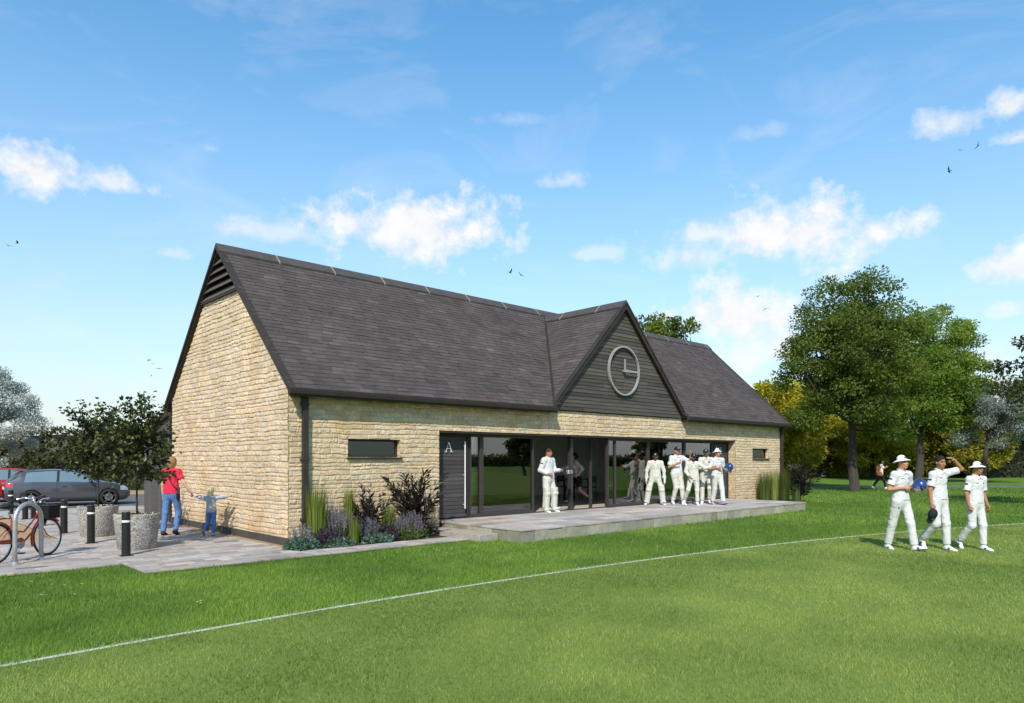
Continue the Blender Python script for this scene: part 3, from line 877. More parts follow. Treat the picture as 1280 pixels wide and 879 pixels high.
# ------------------------------------------------------------------ grass
def cam_rd(x, y):
    dx, dy = x - CAMX, y - CAMY
    return dx * RIGHT[0] + dy * RIGHT[1], dx * FWD[0] + dy * FWD[1]


def on_lawn(x, y):
    e = 0.03
    pav_ = ((x < -3.05 + e) & (y > -0.47 + e)) | ((x > -3.05 - e) & (x < 3.30) & (y > -1.65 + e) & (y < 13)) | ((x > 3.25) & (x < 3.8) & (y > -1.97) & (y < 0))
    bld = ((x > -0.1) & (x < LEN + 0.05) & (y > -0.02) & (y < 10)) | ((x > TX0 - 0.03) & (x < TX1 + 0.03) & (y > TY - 0.03) & (y < 0.3))
    grv = (x < 6.05) & (y > 4.25)
    r0, d0 = cam_rd(x, y); fp = (r0 > 8.8) & (d0 > 40.45 + (r0 - 9) * 0.0353) & (d0 < 43.95 + (r0 - 9) * 0.0314)
    return ~(pav_ | bld | grv | fp)


def grass(name, bands, sel, col_fn, hgt, label, seed):
    r_ = np.random.default_rng(seed)
    V, Cc = [], []
    for (z0, z1, dens, wd_, hs) in bands:
        hw = 0.80 * z1 + 1.5
        n = int(dens * (z1 - z0) * 2 * hw)
        d = z0 + r_.random(n) * (z1 - z0); rr = (r_.random(n) * 2 - 1) * hw
        k = np.abs(rr) < 0.80 * d + 1.5; d, rr = d[k], rr[k]
        x = CAMX + rr * RIGHT[0] + d * FWD[0]; y = CAMY + rr * RIGHT[1] + d * FWD[1]
        k = on_lawn(x, y) & sel(rr, d); x, y, rr, d = x[k], y[k], rr[k], d[k]
        n = len(x)
        tuft = fbm(x * 2.3, y * 2.3, 0, seed, 3)
        h = hgt * hs * (0.55 + 0.9 * tuft) * r_.uniform(0.6, 1.25, n)
        a = r_.random(n) * 2 * np.pi; w = wd_ * r_.uniform(0.7, 1.3, n)
        bx, by = np.cos(a) * w / 2, np.sin(a) * w / 2
        la = r_.random(n) * 2 * np.pi; lean = h * r_.uniform(0.1, 0.9, n)
        tx, ty = np.cos(la) * lean, np.sin(la) * lean
        z = np.full(n, 0.004)
        p0 = np.stack([x - bx, y - by, z], -1); p1 = np.stack([x + bx, y + by, z], -1); p2 = np.stack([x + tx, y + ty, z + h], -1)
        V.append(np.stack([p0, p1, p2], 1).reshape(-1, 3))
        c = col_fn(x, y, rr, d, r_.random(n), r_)
        Cc.append(np.repeat(c, 3, axis=0))
    V = np.concatenate(V); Cc = np.concatenate(Cc)
    o = mesh_np(name, V, np.arange(len(V)).reshape(-1, 3), M['grass'], None, Cc)
    return tag(o, label, 'grass', None, 'stuff')


def lawn_col(x, y, rr, d, u, r_):
    p = fbm(x * 0.35, y * 0.35, 0, 91, 3)[:, None]; q = fbm(x * 1.7, y * 1.7, 0, 92, 2)[:, None]
    a, b = np.array([0.088, 0.175, 0.020]), np.array([0.205, 0.310, 0.042])
    c = a + (b - a) * np.clip((p - 0.36) * 2.2 + (q - 0.5) * 1.0 + (u[:, None] - 0.5) * 0.7, 0, 1.2)
    dry = (u > 0.965)[:, None]
    return np.where(dry, np.array([0.30, 0.30, 0.12]), c)


def field_col(x, y, rr, d, u, r_):
    p = fbm(x * 0.3, y * 0.3, 0, 95, 3)[:, None]; q = fbm(x * 1.5, y * 1.5, 0, 96, 2)[:, None]
    a, b = np.array([0.120, 0.182, 0.028]), np.array([0.300, 0.352, 0.080])
    g = fbm(x * 0.9 + 9, y * 0.9, 0, 97, 3)[:, None]
    c = a + (b - a) * np.clip((p - 0.36) * 2.4 + (q - 0.5) * 1.0 + (g - 0.5) * 1.3 + (u[:, None] - 0.5) * 0.7, 0, 1.2)
    c = np.where((u > 0.93)[:, None], np.array([0.36, 0.37, 0.17]), c)
    line = (np.abs(boundary_off(rr, d)) < LW)[:, None] & (u < 0.72)[:, None]
    return np.where(line, np.array([0.42, 0.47, 0.33]), c)


bands = [(4.2, 8, 3000, 0.0055, 1.0), (8, 12, 1700, 0.0075, 1.0), (12, 18, 800, 0.011, 1.05), (18, 28, 260, 0.02, 1.1), (28, 45, 60, 0.04, 1.2)]
grass('lawn_grass', bands, lambda r, d: boundary_off(r, d) > LW, lawn_col, 0.055, 'long bright green grass between the boundary line and the paving', 101)
grass('field_grass', bands, lambda r, d: boundary_off(r, d) <= LW, field_col, 0.032, 'short yellowish mown grass of the pitch in front of the boundary line', 102)

# daisies in the lawn
V, Fc, Cc = [], [], []
r_ = np.random.default_rng(33)
for (u, v) in [(90, 748), (82, 738), (100, 735), (62, 736), (45, 750), (250, 760), (255, 757), (247, 759), (545, 690), (560, 695), (566, 689), (563, 697), (549, 692), (805, 668), (812, 676), (1075, 632), (1050, 640)] + [(r_.uniform(20, 1250), r_.uniform(640, 760)) for _ in range(12)]:
    x, y = G(u, v)
    rr, d = cam_rd(x, y)
    if not on_lawn(np.array([x]), np.array([y]))[0] or boundary_off(rr, d) < 0.2: continue
    x += r_.normal(0, 0.03); y += r_.normal(0, 0.03); z = r_.uniform(0.045, 0.065)
    for k in range(9):
        a = 2 * math.pi * k / 9; n = len(V); b = 0.22
        V += [(x, y, z), (x + 0.016 * math.cos(a - b), y + 0.016 * math.sin(a - b), z + 0.004), (x + 0.019 * math.cos(a), y + 0.019 * math.sin(a), z + 0.003), (x + 0.016 * math.cos(a + b), y + 0.016 * math.sin(a + b), z + 0.004)]
        Fc.append((n, n + 1, n + 2, n + 3)); Cc += [(0.7, 0.6, 0.12)] + [(0.78, 0.78, 0.74)] * 3
o = mesh_np('daisies', np.array(V), np.array(Fc), M['grass'], None, np.array(Cc)); tag(o, 'tiny white daisies scattered in the lawn', 'flowers', None, 'stuff')


# ------------------------------------------------------------------ leaves, crowns, trees
def leaf_quads(P, size, col, r_, out=None, droop=0.2, wid=0.5, upb=0.4):
    """one four sided folded leaf per point"""
    n = len(P)
    d = r_.normal(size=(n, 3)); d[:, 2] -= droop
    if out is not None: d += out * 0.9
    d /= np.linalg.norm(d, axis=1, keepdims=True) + 1e-9
    nn_ = r_.normal(size=(n, 3)); nn_[:, 2] += upb * 2
    if out is not None: nn_ += out * 0.6
    s = np.cross(d, nn_); s /= np.linalg.norm(s, axis=1, keepdims=True) + 1e-9
    up = np.cross(s, d)
    L_ = (size * r_.uniform(0.7, 1.25, n))[:, None] if np.ndim(size) == 0 else (size * r_.uniform(0.7, 1.25, n))[:, None]
    b = P; t = P + d * L_; m = P + d * L_ * 0.45
    l = m + s * L_ * wid / 2 + up * L_ * 0.07; r = m - s * L_ * wid / 2 + up * L_ * 0.07
    V = np.stack([b, l, t, r], 1).reshape(-1, 3)
    return V, np.arange(4 * n).reshape(-1, 4), np.repeat(col, 4, axis=0)


def vary(base, alt, n, r_, amt=0.18, mixv=None):
    t = r_.random(n)[:, None] if mixv is None else mixv[:, None]
    c = np.array(base) * (1 - t) + np.array(alt) * t
    return np.clip(c * r_.normal(1, amt, n)[:, None], 0.002, 1)


def crown_points(nc, rx, ry, rz, c, r_, low=-1.0, shell=2.2):
    """uneven clump centres filling an ellipsoid, denser outwards"""
    pts = []
    tries = 0
    while len(pts) < nc and tries < nc * 60:
        tries += 1
        d = r_.normal(size=3); d /= np.linalg.norm(d)
        if d[2] < low: continue
        k = 0.86 + 0.24 * float(vnoise(np.array([d[0] * 2.1 + 7]), np.array([d[1] * 2.1 + 3]), np.array([d[2] * 2.1 + c[0]]), 17)[0])
        rad = r_.random() ** (1 / shell) * k
        p = np.array([d[0] * rx, d[1] * ry, d[2] * rz]) * rad
        mn = 0.55 * (rx * ry * rz / nc) ** (1 / 3)
        if any(np.linalg.norm(p - q) < mn for q in pts): continue
        pts.append(p)
    return np.array(pts) + np.array(c)


def tree(name, label, loc, h, crown, base, alt, nleaf, lsize, nclump=60, trunk_r=0.2, group=None, seed=1, limbs=14, low=-0.75, lmat='leaf', bark='bark', lean=(0, 0), clump_r=None, fork=None, droop=0.25, wid=0.5, flat=0.75, shell=2.2):
    """crown = (rx, ry, rz, z centre); tapered trunk with limbs reaching the clumps; leaves fill the clumps"""
    r_ = np.random.default_rng(seed)
    t = empty(name, (loc[0], loc[1], 0), r_.random() * 0.0, label, 'tree', group)
    rx, ry, rz, zc = crown
    cl = crown_points(nclump, rx, ry, rz, (lean[0], lean[1], zc), r_, low, shell)
    cr = clump_r or 0.62 * (rx * ry * rz * 4 / len(cl)) ** (1 / 3)
    mb = MB()
    fz = fork or max(0.35 * h, zc - rz * 0.75)
    top = np.array([lean[0] * 0.8, lean[1] * 0.8, zc + rz * 0.45])
    pts = [np.array([0, 0, -0.05]), np.array([0.02, 0, 0.12]), np.array([lean[0] * 0.15, lean[1] * 0.15, fz * 0.5]), np.array([lean[0] * 0.4, lean[1] * 0.4, fz]), top * 0.5 + np.array([lean[0] * 0.2, lean[1] * 0.2, fz * 0.5]), top]
    for i in range(2, 5): pts[i] = pts[i] + np.append(r_.normal(0, trunk_r * 0.35, 2), 0)
    mb.tube(pts, [trunk_r * 1.45, trunk_r * 1.08, trunk_r * 0.92, trunk_r * 0.72, trunk_r * 0.42, trunk_r * 0.08], 12)
    order = r_.permutation(len(cl))[:limbs]
    for i in order:
        e = cl[i]; f = r_.uniform(0.0, 0.75)
        s = pts[3] * (1 - f) + pts[5] * f
        s[2] = min(s[2], max(fz * 0.95, e[2] - 0.1 * rz))
        m = s * 0.5 + e * 0.5 + np.array([0, 0, -0.12 * np.linalg.norm(e - s)]) + r_.normal(0, 0.05 * rx, 3)
        r0 = trunk_r * (0.42 - 0.25 * f)
        mb.tube([s, s * 0.6 + m * 0.4, m, e], [r0, r0 * 0.75, r0 * 0.5, r0 * 0.12], 7)
    mb.build('trunk', M[bark], t, smooth=True)
    k = r_.integers(0, len(cl), nleaf)
    g = r_.normal(size=(nleaf, 3)); g /= np.linalg.norm(g, axis=1, keepdims=True)
    rad = r_.random(nleaf) ** 0.55
    sz = r_.uniform(0.65, 1.25, len(cl))
    off = g * (rad * cr * sz[k])[:, None]; off[:, 2] *= flat
    P = cl[k] + off
    # clumps differ in hue: young and older foliage
    tone = r_.random(len(cl))
    mixv = np.clip(tone[k] * 0.7 + r_.random(nleaf) * 0.5 - 0.1, 0, 1)
    col = vary(base, alt, nleaf, r_, 0.16, mixv)
    V, Fc, Cc = leaf_quads(P, lsize, col, r_, g, droop, wid)
    mesh_np('crown', V, Fc, M[lmat], t, Cc)
    return t


M['leaf_pale'] = leafmat('pale_leaf', 0.3, 0.55, (1.0, 1.0, 0.96))
DG, LG = (0.075, 0.110, 0.018), (0.130, 0.170, 0.026)
T = W(17.97, 36.6)
tree('broadleaf_tree', 'big dark green broadleaf tree with tall straight trunk beside the footpath', T, 11.4, (3.55, 3.55, 4.6, 6.75), DG, (0.165, 0.215, 0.034), 66000, 0.17, 190, 0.24, None, 3, 30, lean=(-0.3, 0.1), fork=2.9, clump_r=0.80, low=-0.8, flat=0.62, shell=1.9)
T = W(29.6, 50.9)
tree('broadleaf_tree', 'fresh green rounded tree behind and right of the tallest tree', T, 12.7, (4.2, 4.2, 5.0, 7.7), (0.100, 0.170, 0.024), (0.235, 0.320, 0.045), 62000, 0.21, 190, 0.27, None, 5, 28, lean=(0.9, 0), fork=3.0, clump_r=0.98, low=-0.85, flat=0.65, shell=1.9)
T = W(33.0, 49.0)
tree('olive_tree', 'small silvery grey-green tree with leaning trunk at the wood edge', T, 7.2, (3.2, 3.2, 2.9, 4.3), (0.13, 0.16, 0.13), (0.28, 0.32, 0.28), 30000, 0.15, 90, 0.20, None, 8, 22, lean=(0.9, -0.6), droop=0.1, wid=0.4, low=-0.6, lmat='leaf_pale')
T = W(19.6, 25.0)
tree('broadleaf_tree', 'dark leaved tree reaching in from the right edge', T, 7.0, (2.2, 2.2, 1.75, 4.6), (0.040, 0.055, 0.022), (0.090, 0.105, 0.032), 8500, 0.17, 50, 0.13, None, 12, 20, shell=1.6)
T = W(9.0, 41.0)
tree('broadleaf_tree', 'sunlit tree top showing above the roof ridge behind the clock gable', T, 11.0, (2.3, 2.3, 3.6, 7.3), (0.070, 0.110, 0.018), (0.190, 0.230, 0.034), 15000, 0.24, 60, 0.2, None, 14, 16, shell=1.8)
T = W(-24.3, 32.5)
tree('blossom_tree', 'white blossoming tree behind the parked cars', T, 5.9, (2.15, 2.15, 2.3, 3.5), (0.25, 0.29, 0.25), (0.57, 0.61, 0.58), 38000, 0.085, 95, 0.12, None, 16, 18, droop=0.0, wid=0.75, lmat='leaf_pale', low=-0.9)

# the wood behind: one tree after another, olive to autumn yellow
bgt = [(18.2, 47, 7.2, 2.6, (0.22, 0.20, 0.016), (0.54, 0.47, 0.030), 'golden yellow tree just past the right end of the pavilion'),
       (22.5, 58, 8.0, 3.2, (0.13, 0.13, 0.014), (0.38, 0.33, 0.026), 'yellow-green tree of the wood, left of the tallest trunk'),
       (27.0, 63, 9.0, 3.6, (0.13, 0.135, 0.016), (0.40, 0.38, 0.03), 'olive tree of the wood, behind the tallest trunk'),
       (31.0, 60, 7.0, 3.0, (0.20, 0.19, 0.016), (0.55, 0.50, 0.03), 'yellowish low tree of the wood behind the woman on the footpath'),
       (36.0, 65, 9.5, 3.6, (0.11, 0.12, 0.016), (0.32, 0.31, 0.028), 'dark olive tree of the wood between the two grey trunks'),
       (40.5, 62, 7.5, 3.2, (0.16, 0.16, 0.018), (0.44, 0.40, 0.03), 'yellow-olive tree of the wood behind the cricketer scratching his head'),
       (46.0, 66, 8.2, 3.6, (0.025, 0.034, 0.012), (0.06, 0.068, 0.018), 'dark tree of the wood behind the silvery tree'),
       (52.0, 66, 7.4, 3.6, (0.022, 0.030, 0.010), (0.065, 0.062, 0.018), 'dark brownish tree of the wood near the right edge')]
for i, (r, d, h, cr, b, a, lab) in enumerate(bgt):
    tree('woodland_tree', lab, W(r, d), h, (cr * 1.12, cr * 1.12, h * 0.48, h * 0.51), b, a, 17000, 0.30, 80, 0.22, 'trees of the wood beyond the park', 40 + i, 12, low=-0.95, fork=1.2)


# hedges: dense leaf volumes with stems
def hedge(name, label, a, b, h, thick, base, alt, n, ls, seed, lmat='leaf_dark', wob=0.25):
    r_ = np.random.default_rng(seed)
    a, b = np.array(a), np.array(b); L_ = np.linalg.norm(b - a); d = (b - a) / L_; q = np.array([-d[1], d[0]])
    t = empty(name, (a[0], a[1], 0), 0, label, 'hedge')
    s = r_.random(n) * L_; z = r_.random(n) ** 0.8
    w = (r_.random(n) ** 0.5) * np.sign(r_.random(n) - 0.5)
    hh = h * (1 - wob / 2 + wob * fbm(s * 0.5, s * 0 + seed, 0, seed, 3))
    hw = thick / 2 * (0.85 + 0.3 * vnoise(s * 0.8, z * 4, 0, seed + 3)) * (1 - 0.35 * z ** 4)
    P = np.stack([d[0] * s + q[0] * w * hw, d[1] * s + q[1] * w * hw, z * hh], -1)
    o_ = np.stack([q[0] * w, q[1] * w, z * 0.8], -1)
    mixv = np.clip(fbm(s * 0.6, z * 3, 0, seed + 9, 3) * 1.3 - 0.2 + r_.normal(0, 0.2, n), 0, 1)
    V, Fc, Cc = leaf_quads(P, ls, vary(base, alt, n, r_, 0.2, mixv), r_, o_, 0.2, 0.6)
    mesh_np('foliage', V, Fc, M[lmat], t, Cc)
    # the closed inner mass of old leaf and twig
    ns, nz_ = max(12, int(L_ / 0.35)), 14
    S_, T_ = np.meshgrid(np.linspace(0, L_, ns), np.linspace(0, 1, 2 * nz_), indexing='ij')
    sd = np.where(T_ < 0.5, -1.0, 1.0); zz = 1 - np.abs(T_ - 0.5) * 2
    tp = h * (1 - wob / 2 + wob * fbm(S_ * 0.5, S_ * 0 + seed, 0, seed, 3)) * 0.93
    hw_ = thick / 2 * 0.72 * np.sqrt(np.clip(1 - zz ** 5, 0, 1)) * (0.85 + 0.35 * fbm(S_ * 1.5, zz * 4 + sd * 3, 0, seed + 4, 3))
    Pm = np.stack([d[0] * S_ + q[0] * sd * hw_, d[1] * S_ + q[1] * sd * hw_, zz * tp], -1).reshape(-1, 3)
    ii = np.arange(ns * 2 * nz_).reshape(ns, 2 * nz_)
    Qm = np.stack([ii[:-1, :-1], ii[1:, :-1], ii[1:, 1:], ii[:-1, 1:]], -1).reshape(-1, 4)
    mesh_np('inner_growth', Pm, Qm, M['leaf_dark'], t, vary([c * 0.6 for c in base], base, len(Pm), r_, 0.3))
    mb = MB()
    N = max(6, int(L_ / 1.2))
    for i in range(N):
        c = d * (i + 0.5) * L_ / N
        for k in range(3):
            f = d * r_.normal(0, 0.4) + q * r_.normal(0, thick * 0.2)
            mb.tube([(c[0], c[1], 0), (c[0] + f[0] * .5, c[1] + f[1] * .5, h * 0.4), (c[0] + f[0], c[1] + f[1], h * 0.85)], [0.05, 0.035, 0.01], 6)
    mb.build('stem', M['bark'], t)
    return t


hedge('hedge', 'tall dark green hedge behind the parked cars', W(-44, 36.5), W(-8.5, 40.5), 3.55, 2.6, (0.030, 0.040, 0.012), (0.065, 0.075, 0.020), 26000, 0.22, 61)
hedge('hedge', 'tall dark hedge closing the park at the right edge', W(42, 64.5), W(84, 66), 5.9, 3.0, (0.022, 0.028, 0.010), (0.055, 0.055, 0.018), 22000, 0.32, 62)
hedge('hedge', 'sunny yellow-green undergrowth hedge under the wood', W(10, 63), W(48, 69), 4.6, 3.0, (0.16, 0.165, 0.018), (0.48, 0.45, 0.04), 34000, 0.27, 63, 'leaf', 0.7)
hedge('hedge', 'long dark hedge across the far side of the pitch', (40, -128), (190, -30), 2.3, 3.4, (0.07, 0.10, 0.02), (0.15, 0.18, 0.035), 24000, 0.55, 64)
for i, (x, y, h, lab) in enumerate([(30, -46, 4.6, 'small round tree on the far side of the pitch, nearest the hedge end'), (43, -37, 5.0, 'middle round tree on the far side of the pitch'), (60, -34, 5.6, 'taller round tree on the far side of the pitch'), (74, -24, 6.4, 'tallest round tree on the far side of the pitch')]):
    tree('field_tree', lab, (x, y), h, (h * 0.36, h * 0.36, h * 0.36, h * 0.6), (0.04, 0.07, 0.014), (0.10, 0.14, 0.025), 7000, 0.30, 36, 0.16, 'trees across the pitch', 70 + i, 10)


# ------------------------------------------------------------------ border plants by the wall
def blades(n, h, spread, wid, base, alt, r_, lean=0.25, seg=4, curl=0.0, c=(0, 0)):
    """upright strap leaves from one foot"""
    V, Fc, Cc = [], [], []
    for i in range(n):
        a = r_.random() * 2 * math.pi; rr = spread * math.sqrt(r_.random()); hh = h * r_.uniform(0.6, 1.1)
        dx, dy = math.cos(a), math.sin(a); ln = lean * r_.uniform(0.2, 1.2) * hh
        sx, sy = -dy, dx
        col = np.array(base) + (np.array(alt) - np.array(base)) * r_.random(); col = col * r_.normal(1, 0.15)
        x0, y0 = c[0] + dx * rr, c[1] + dy * rr
        n0 = len(V)
        for k in range(seg + 1):
            t = k / seg; w = wid * (1 - t ** 2.2) * (0.6 + 0.4 * min(1, t * 4)) / 2 + 0.0006
            px, py, pz = x0 + dx * ln * t ** 1.8, y0 + dy * ln * t ** 1.8, hh * (t - curl * t ** 3)
            V += [(px - sx * w, py - sy * w, pz), (px + sx * w, py + sy * w, pz)]
            Cc += [col, col]
        for k in range(seg): Fc.append((n0 + 2 * k, n0 + 2 * k + 1, n0 + 2 * k + 3, n0 + 2 * k + 2))
    return np.array(V), np.array(Fc), np.array(Cc)


def tall_grass(label, loc, h, n, seed, base=(0.08, 0.14, 0.02), alt=(0.20, 0.27, 0.04), spread=0.13, wid=0.020, lean=0.10, z=0.03):
    r_ = np.random.default_rng(seed)
    t = empty('tall_grass', (*loc, z), 0, label, 'plant', 'upright grasses along the wall')
    V, Fc, Cc = blades(n, h, spread, wid, base, alt, r_, lean)
    mesh_np('foliage', V, Fc, M['leaf'], t, Cc)
    V, Fc, Cc = blades(n // 6, h * 1.05, spread * 0.8, wid * 0.8, (0.02, 0.02, 0.012), (0.05, 0.05, 0.03), r_, lean * 0.7)
    mesh_np('dark_stem', V, Fc, M['leaf_dark'], t, Cc)
    return t


def frond_plant(label, loc, h, nst, seed, base=(0.008, 0.007, 0.006), alt=(0.026, 0.019, 0.015), spread=0.5, z=0.03):
    """dark stems fanning out, each set with narrow leaves up to its tip"""
    r_ = np.random.default_rng(seed)
    t = empty('frond_plant', (*loc, z), 0, label, 'plant', 'dark fronded plants along the wall')
    mb = MB(); P, O, S = [], [], []
    for i in range(nst):
        a = 2 * math.pi * (i + r_.random() * 0.6) / nst
        ln = spread * [1.05, 0.45, 0.8, 0.25][i % 4] * r_.uniform(0.85, 1.15) * h; hh = h * r_.uniform(0.72, 1.0) * (1.0 - 0.25 * ln / h / max(spread, .1))
        pts = [np.array([math.cos(a) * ln * s ** 1.35, math.sin(a) * ln * s ** 1.35, hh * s]) for s in np.linspace(0, 1, 9)]
        mb.tube(pts, [0.012 * (1 - 0.75 * k / 8) for k in range(9)], 6, col=(0.03, 0.022, 0.015))
        for k in range(34):
            s = 0.18 + 0.82 * k / 33
            f = s * 8; j = min(int(f), 7); p = pts[j] + (pts[j + 1] - pts[j]) * (f - j); d = pts[j + 1] - pts[j]; d /= np.linalg.norm(d)
            o_ = r_.normal(size=3); o_ -= d * o_.dot(d); o_ /= np.linalg.norm(o_)
            P.append(p); O.append(d * 1.0 + o_ * 0.62); S.append(h * 0.20 * (1.15 - 0.45 * s))
    mb.build('stem', M['paint'], t)
    P, O, S = np.array(P), np.array(O), np.array(S); O /= np.linalg.norm(O, axis=1, keepdims=True)
    n = len(P); s_ = np.cross(O, r_.normal(size=(n, 3))); s_ /= np.linalg.norm(s_, axis=1, keepdims=True)
    S = S[:, None]; tip = P + O * S; tip[:, 2:] -= S * 0.18; m = P + O * S * 0.4
    V = np.stack([P, m + s_ * S * 0.085, tip, m - s_ * S * 0.085], 1).reshape(-1, 3)
    mesh_np('foliage', V, np.arange(4 * n).reshape(-1, 4), M['leaf_dark'], t, np.repeat(vary(base, alt, n, r_, 0.25), 4, axis=0))
    return t


def mound(name, label, loc, rx, h, base, alt, n, ls, seed, spikes=0, spike_col=(0.20, 0.16, 0.30), spike_h=0.25, wid=0.5, group=None, z=0.03, up=0.0):
    """low rounded plant of many leaves, with flower spikes standing out of it"""
    r_ = np.random.default_rng(seed)
    t = empty(name, (*loc, z), 0, label, 'plant', group)
    g = r_.normal(size=(n, 3)); g[:, 2] = np.abs(g[:, 2]); g /= np.linalg.norm(g, axis=1, keepdims=True)
    rad = r_.random(n) ** 0.4 * (0.8 + 0.35 * vnoise(g[:, 0] * 3 + seed, g[:, 1] * 3, g[:, 2] * 3, seed))
    P = g * rad[:, None] * np.array([rx, rx * 0.8, h])
    o_ = g.copy(); o_[:, 2] += up
    V, Fc, Cc = leaf_quads(P, ls, vary(base, alt, n, r_, 0.2), r_, o_, 0.0, wid)
    mesh_np('foliage', V, Fc, M['leaf'], t, Cc)
    if spikes:
        V, Fc, Cc = [], [], []; mb = MB()
        for i in range(spikes):
            a = r_.random() * 2 * math.pi; q = math.sqrt(r_.random())
            x, y = math.cos(a) * q * rx * 0.8, math.sin(a) * q * rx * 0.65
            z0 = h * 0.75 * math.sqrt(max(0.05, 1 - q * q)); z1 = z0 + spike_h * r_.uniform(0.6, 1.15)
            x1, y1 = x * 1.25 + r_.normal(0, 0.02), y * 1.25 + r_.normal(0, 0.02)
            mb.tube([(x, y, z0 * 0.4), (x1, y1, z1)], 0.0025, 4, col=(0.10, 0.13, 0.06))
            m_ = 26; s = r_.uniform(0.45, 1.0, m_)
            c = np.stack([x + (x1 - x) * s, y + (y1 - y) * s, z0 * 0.4 + (z1 - z0 * 0.4) * s], -1) + r_.normal(0, 0.006, (m_, 3))
            v, f, cc = leaf_quads(c, 0.026, vary(spike_col, [min(1, k * 1.6) for k in spike_col], m_, r_, 0.15), r_, None, -0.3, 0.7)
            Fc.append(f + sum(len(k) for k in V)); V.append(v); Cc.append(cc)
        mb.build('flower_stem', M['paint'], t)
        mesh_np('blossom', np.concatenate(V), np.concatenate(Fc), M['leaf'], t, np.concatenate(Cc))
    return t


TEAL, TEAL2 = (0.05, 0.10, 0.075), (0.19, 0.30, 0.25)
PURP, PURP2 = (0.035, 0.025, 0.040), (0.115, 0.085, 0.125)
LAVG = 'lavenders in the bed'
def bed(u, y): return (gx(u, y), y)


mound('hosta', 'blue-green leafy groundcover at the corner of the wall', bed(379, -0.74), 0.36, 0.17, TEAL, TEAL2, 800, 0.085, 201, wid=0.7, group='blue-green groundcovers')
mound('hosta', 'blue-green leafy groundcover below the larger purple mound', bed(424, -0.80), 0.34, 0.15, TEAL, TEAL2, 700, 0.080, 202, wid=0.7, group='blue-green groundcovers')
mound('hosta', 'blue-green leafy groundcover below the smaller purple mound', bed(472, -0.78), 0.34, 0.17, TEAL, TEAL2, 700, 0.075, 203, wid=0.7, group='blue-green groundcovers')
mound('lavender', 'pale lavender spikes at the foot of the downpipe', bed(375, -0.46), 0.24, 0.24, (0.06, 0.07, 0.05), (0.16, 0.18, 0.15), 600, 0.06, 204, 44, (0.26, 0.245, 0.32), 0.26, 0.3, LAVG)
mound('sage', 'larger dark purple leafy mound', bed(411, -0.58), 0.42, 0.34, PURP, PURP2, 2300, 0.050, 205, wid=0.5, group='purple mounds')
mound('lavender', 'tallest mauve lavender between the green grasses', bed(423, -0.30), 0.40, 0.42, (0.07, 0.10, 0.035), (0.17, 0.21, 0.10), 1300, 0.075, 206, 130, (0.22, 0.19, 0.28), 0.44, 0.25, LAVG, up=0.5)
mound('lavender', 'mauve lavender in front of the smaller dark fronded plant', bed(458, -0.48), 0.30, 0.30, (0.06, 0.08, 0.035), (0.14, 0.17, 0.09), 800, 0.07, 207, 90, (0.20, 0.17, 0.26), 0.30, 0.25, LAVG, up=0.5)
mound('sage', 'smaller dark purple leafy mound beside the rounded lavender', bed(484, -0.60), 0.31, 0.34, PURP, PURP2, 1700, 0.048, 208, wid=0.5, group='purple mounds')
mound('lavender', 'rounded lavender with bright green base nearest the step', bed(512, -0.60), 0.40, 0.36, (0.09, 0.15, 0.03), (0.20, 0.27, 0.08), 1500, 0.085, 209, 110, (0.20, 0.165, 0.27), 0.32, 0.22, LAVG, up=0.6)
mound('shrub', 'low dark grey-green shrub beside the step', bed(535, -0.50), 0.24, 0.32, (0.030, 0.040, 0.022), (0.075, 0.090, 0.055), 800, 0.07, 210, wid=0.35)
mound('shrub', 'low leafy green shrub behind the smaller purple mound', bed(500, -0.26), 0.22, 0.30, (0.06, 0.085, 0.025), (0.13, 0.17, 0.05), 600, 0.07, 219, wid=0.4)
GG, GG2 = (0.13, 0.19, 0.03), (0.30, 0.36, 0.07)
tall_grass('upright green grass with dark stems beside the downpipe', bed(396, -0.28), 1.18, 330, 211, GG, GG2, 0.20, 0.013, 0.07)
tall_grass('slim green grass clump behind the tallest lavender', bed(436, -0.30), 1.10, 240, 212, GG, GG2, 0.09, 0.012, 0.08)
tall_grass('short green grass clump between the two dark fronded plants', bed(486, -0.26), 0.70, 260, 213, GG, GG2, 0.15, 0.011, 0.10)
tall_grass('low green grass tuft behind the purple mounds', bed(443, -0.58), 0.52, 160, 214, GG, GG2, 0.10, 0.011, 0.20)
frond_plant('smaller dark bronze fronded plant in the middle of the bed', bed(458, -0.34), 1.24, 13, 215, spread=0.44)
frond_plant('larger dark bronze fronded plant beside the letter A door', bed(519, -0.42), 1.66, 16, 216, spread=0.50)
# the bed at the far end of the front
sheet('planting_bed', rect(17.2, 21.6, -0.75, -0.03), 0.006, M['soil'])
tall_grass('dense dark green grass clump under the small right window', (18.75, -0.36), 1.22, 420, 221, (0.07, 0.12, 0.025), (0.17, 0.22, 0.05), 0.26, 0.014, 0.10, 0.0)
tall_grass('pale lime grass clump between two darker clumps', (19.42, -0.38), 1.22, 340, 222, (0.20, 0.26, 0.05), (0.40, 0.46, 0.14), 0.18, 0.014, 0.07, 0.0)
tall_grass('dark green grass clump against the far downpipe', (20.25, -0.38), 1.28, 420, 223, (0.045, 0.075, 0.018), (0.11, 0.15, 0.035), 0.24, 0.014, 0.10, 0.0)
tall_grass('low sage green tuft beyond the far corner', (21.05, -0.50), 0.70, 120, 225, (0.10, 0.16, 0.05), (0.2, 0.27, 0.10), 0.16, 0.02, 0.12, 0.0)
frond_plant('dark fronded plant past the far corner of the pavilion', (21.35, -0.52), 1.75, 16, 224, spread=0.50, z=0.0)
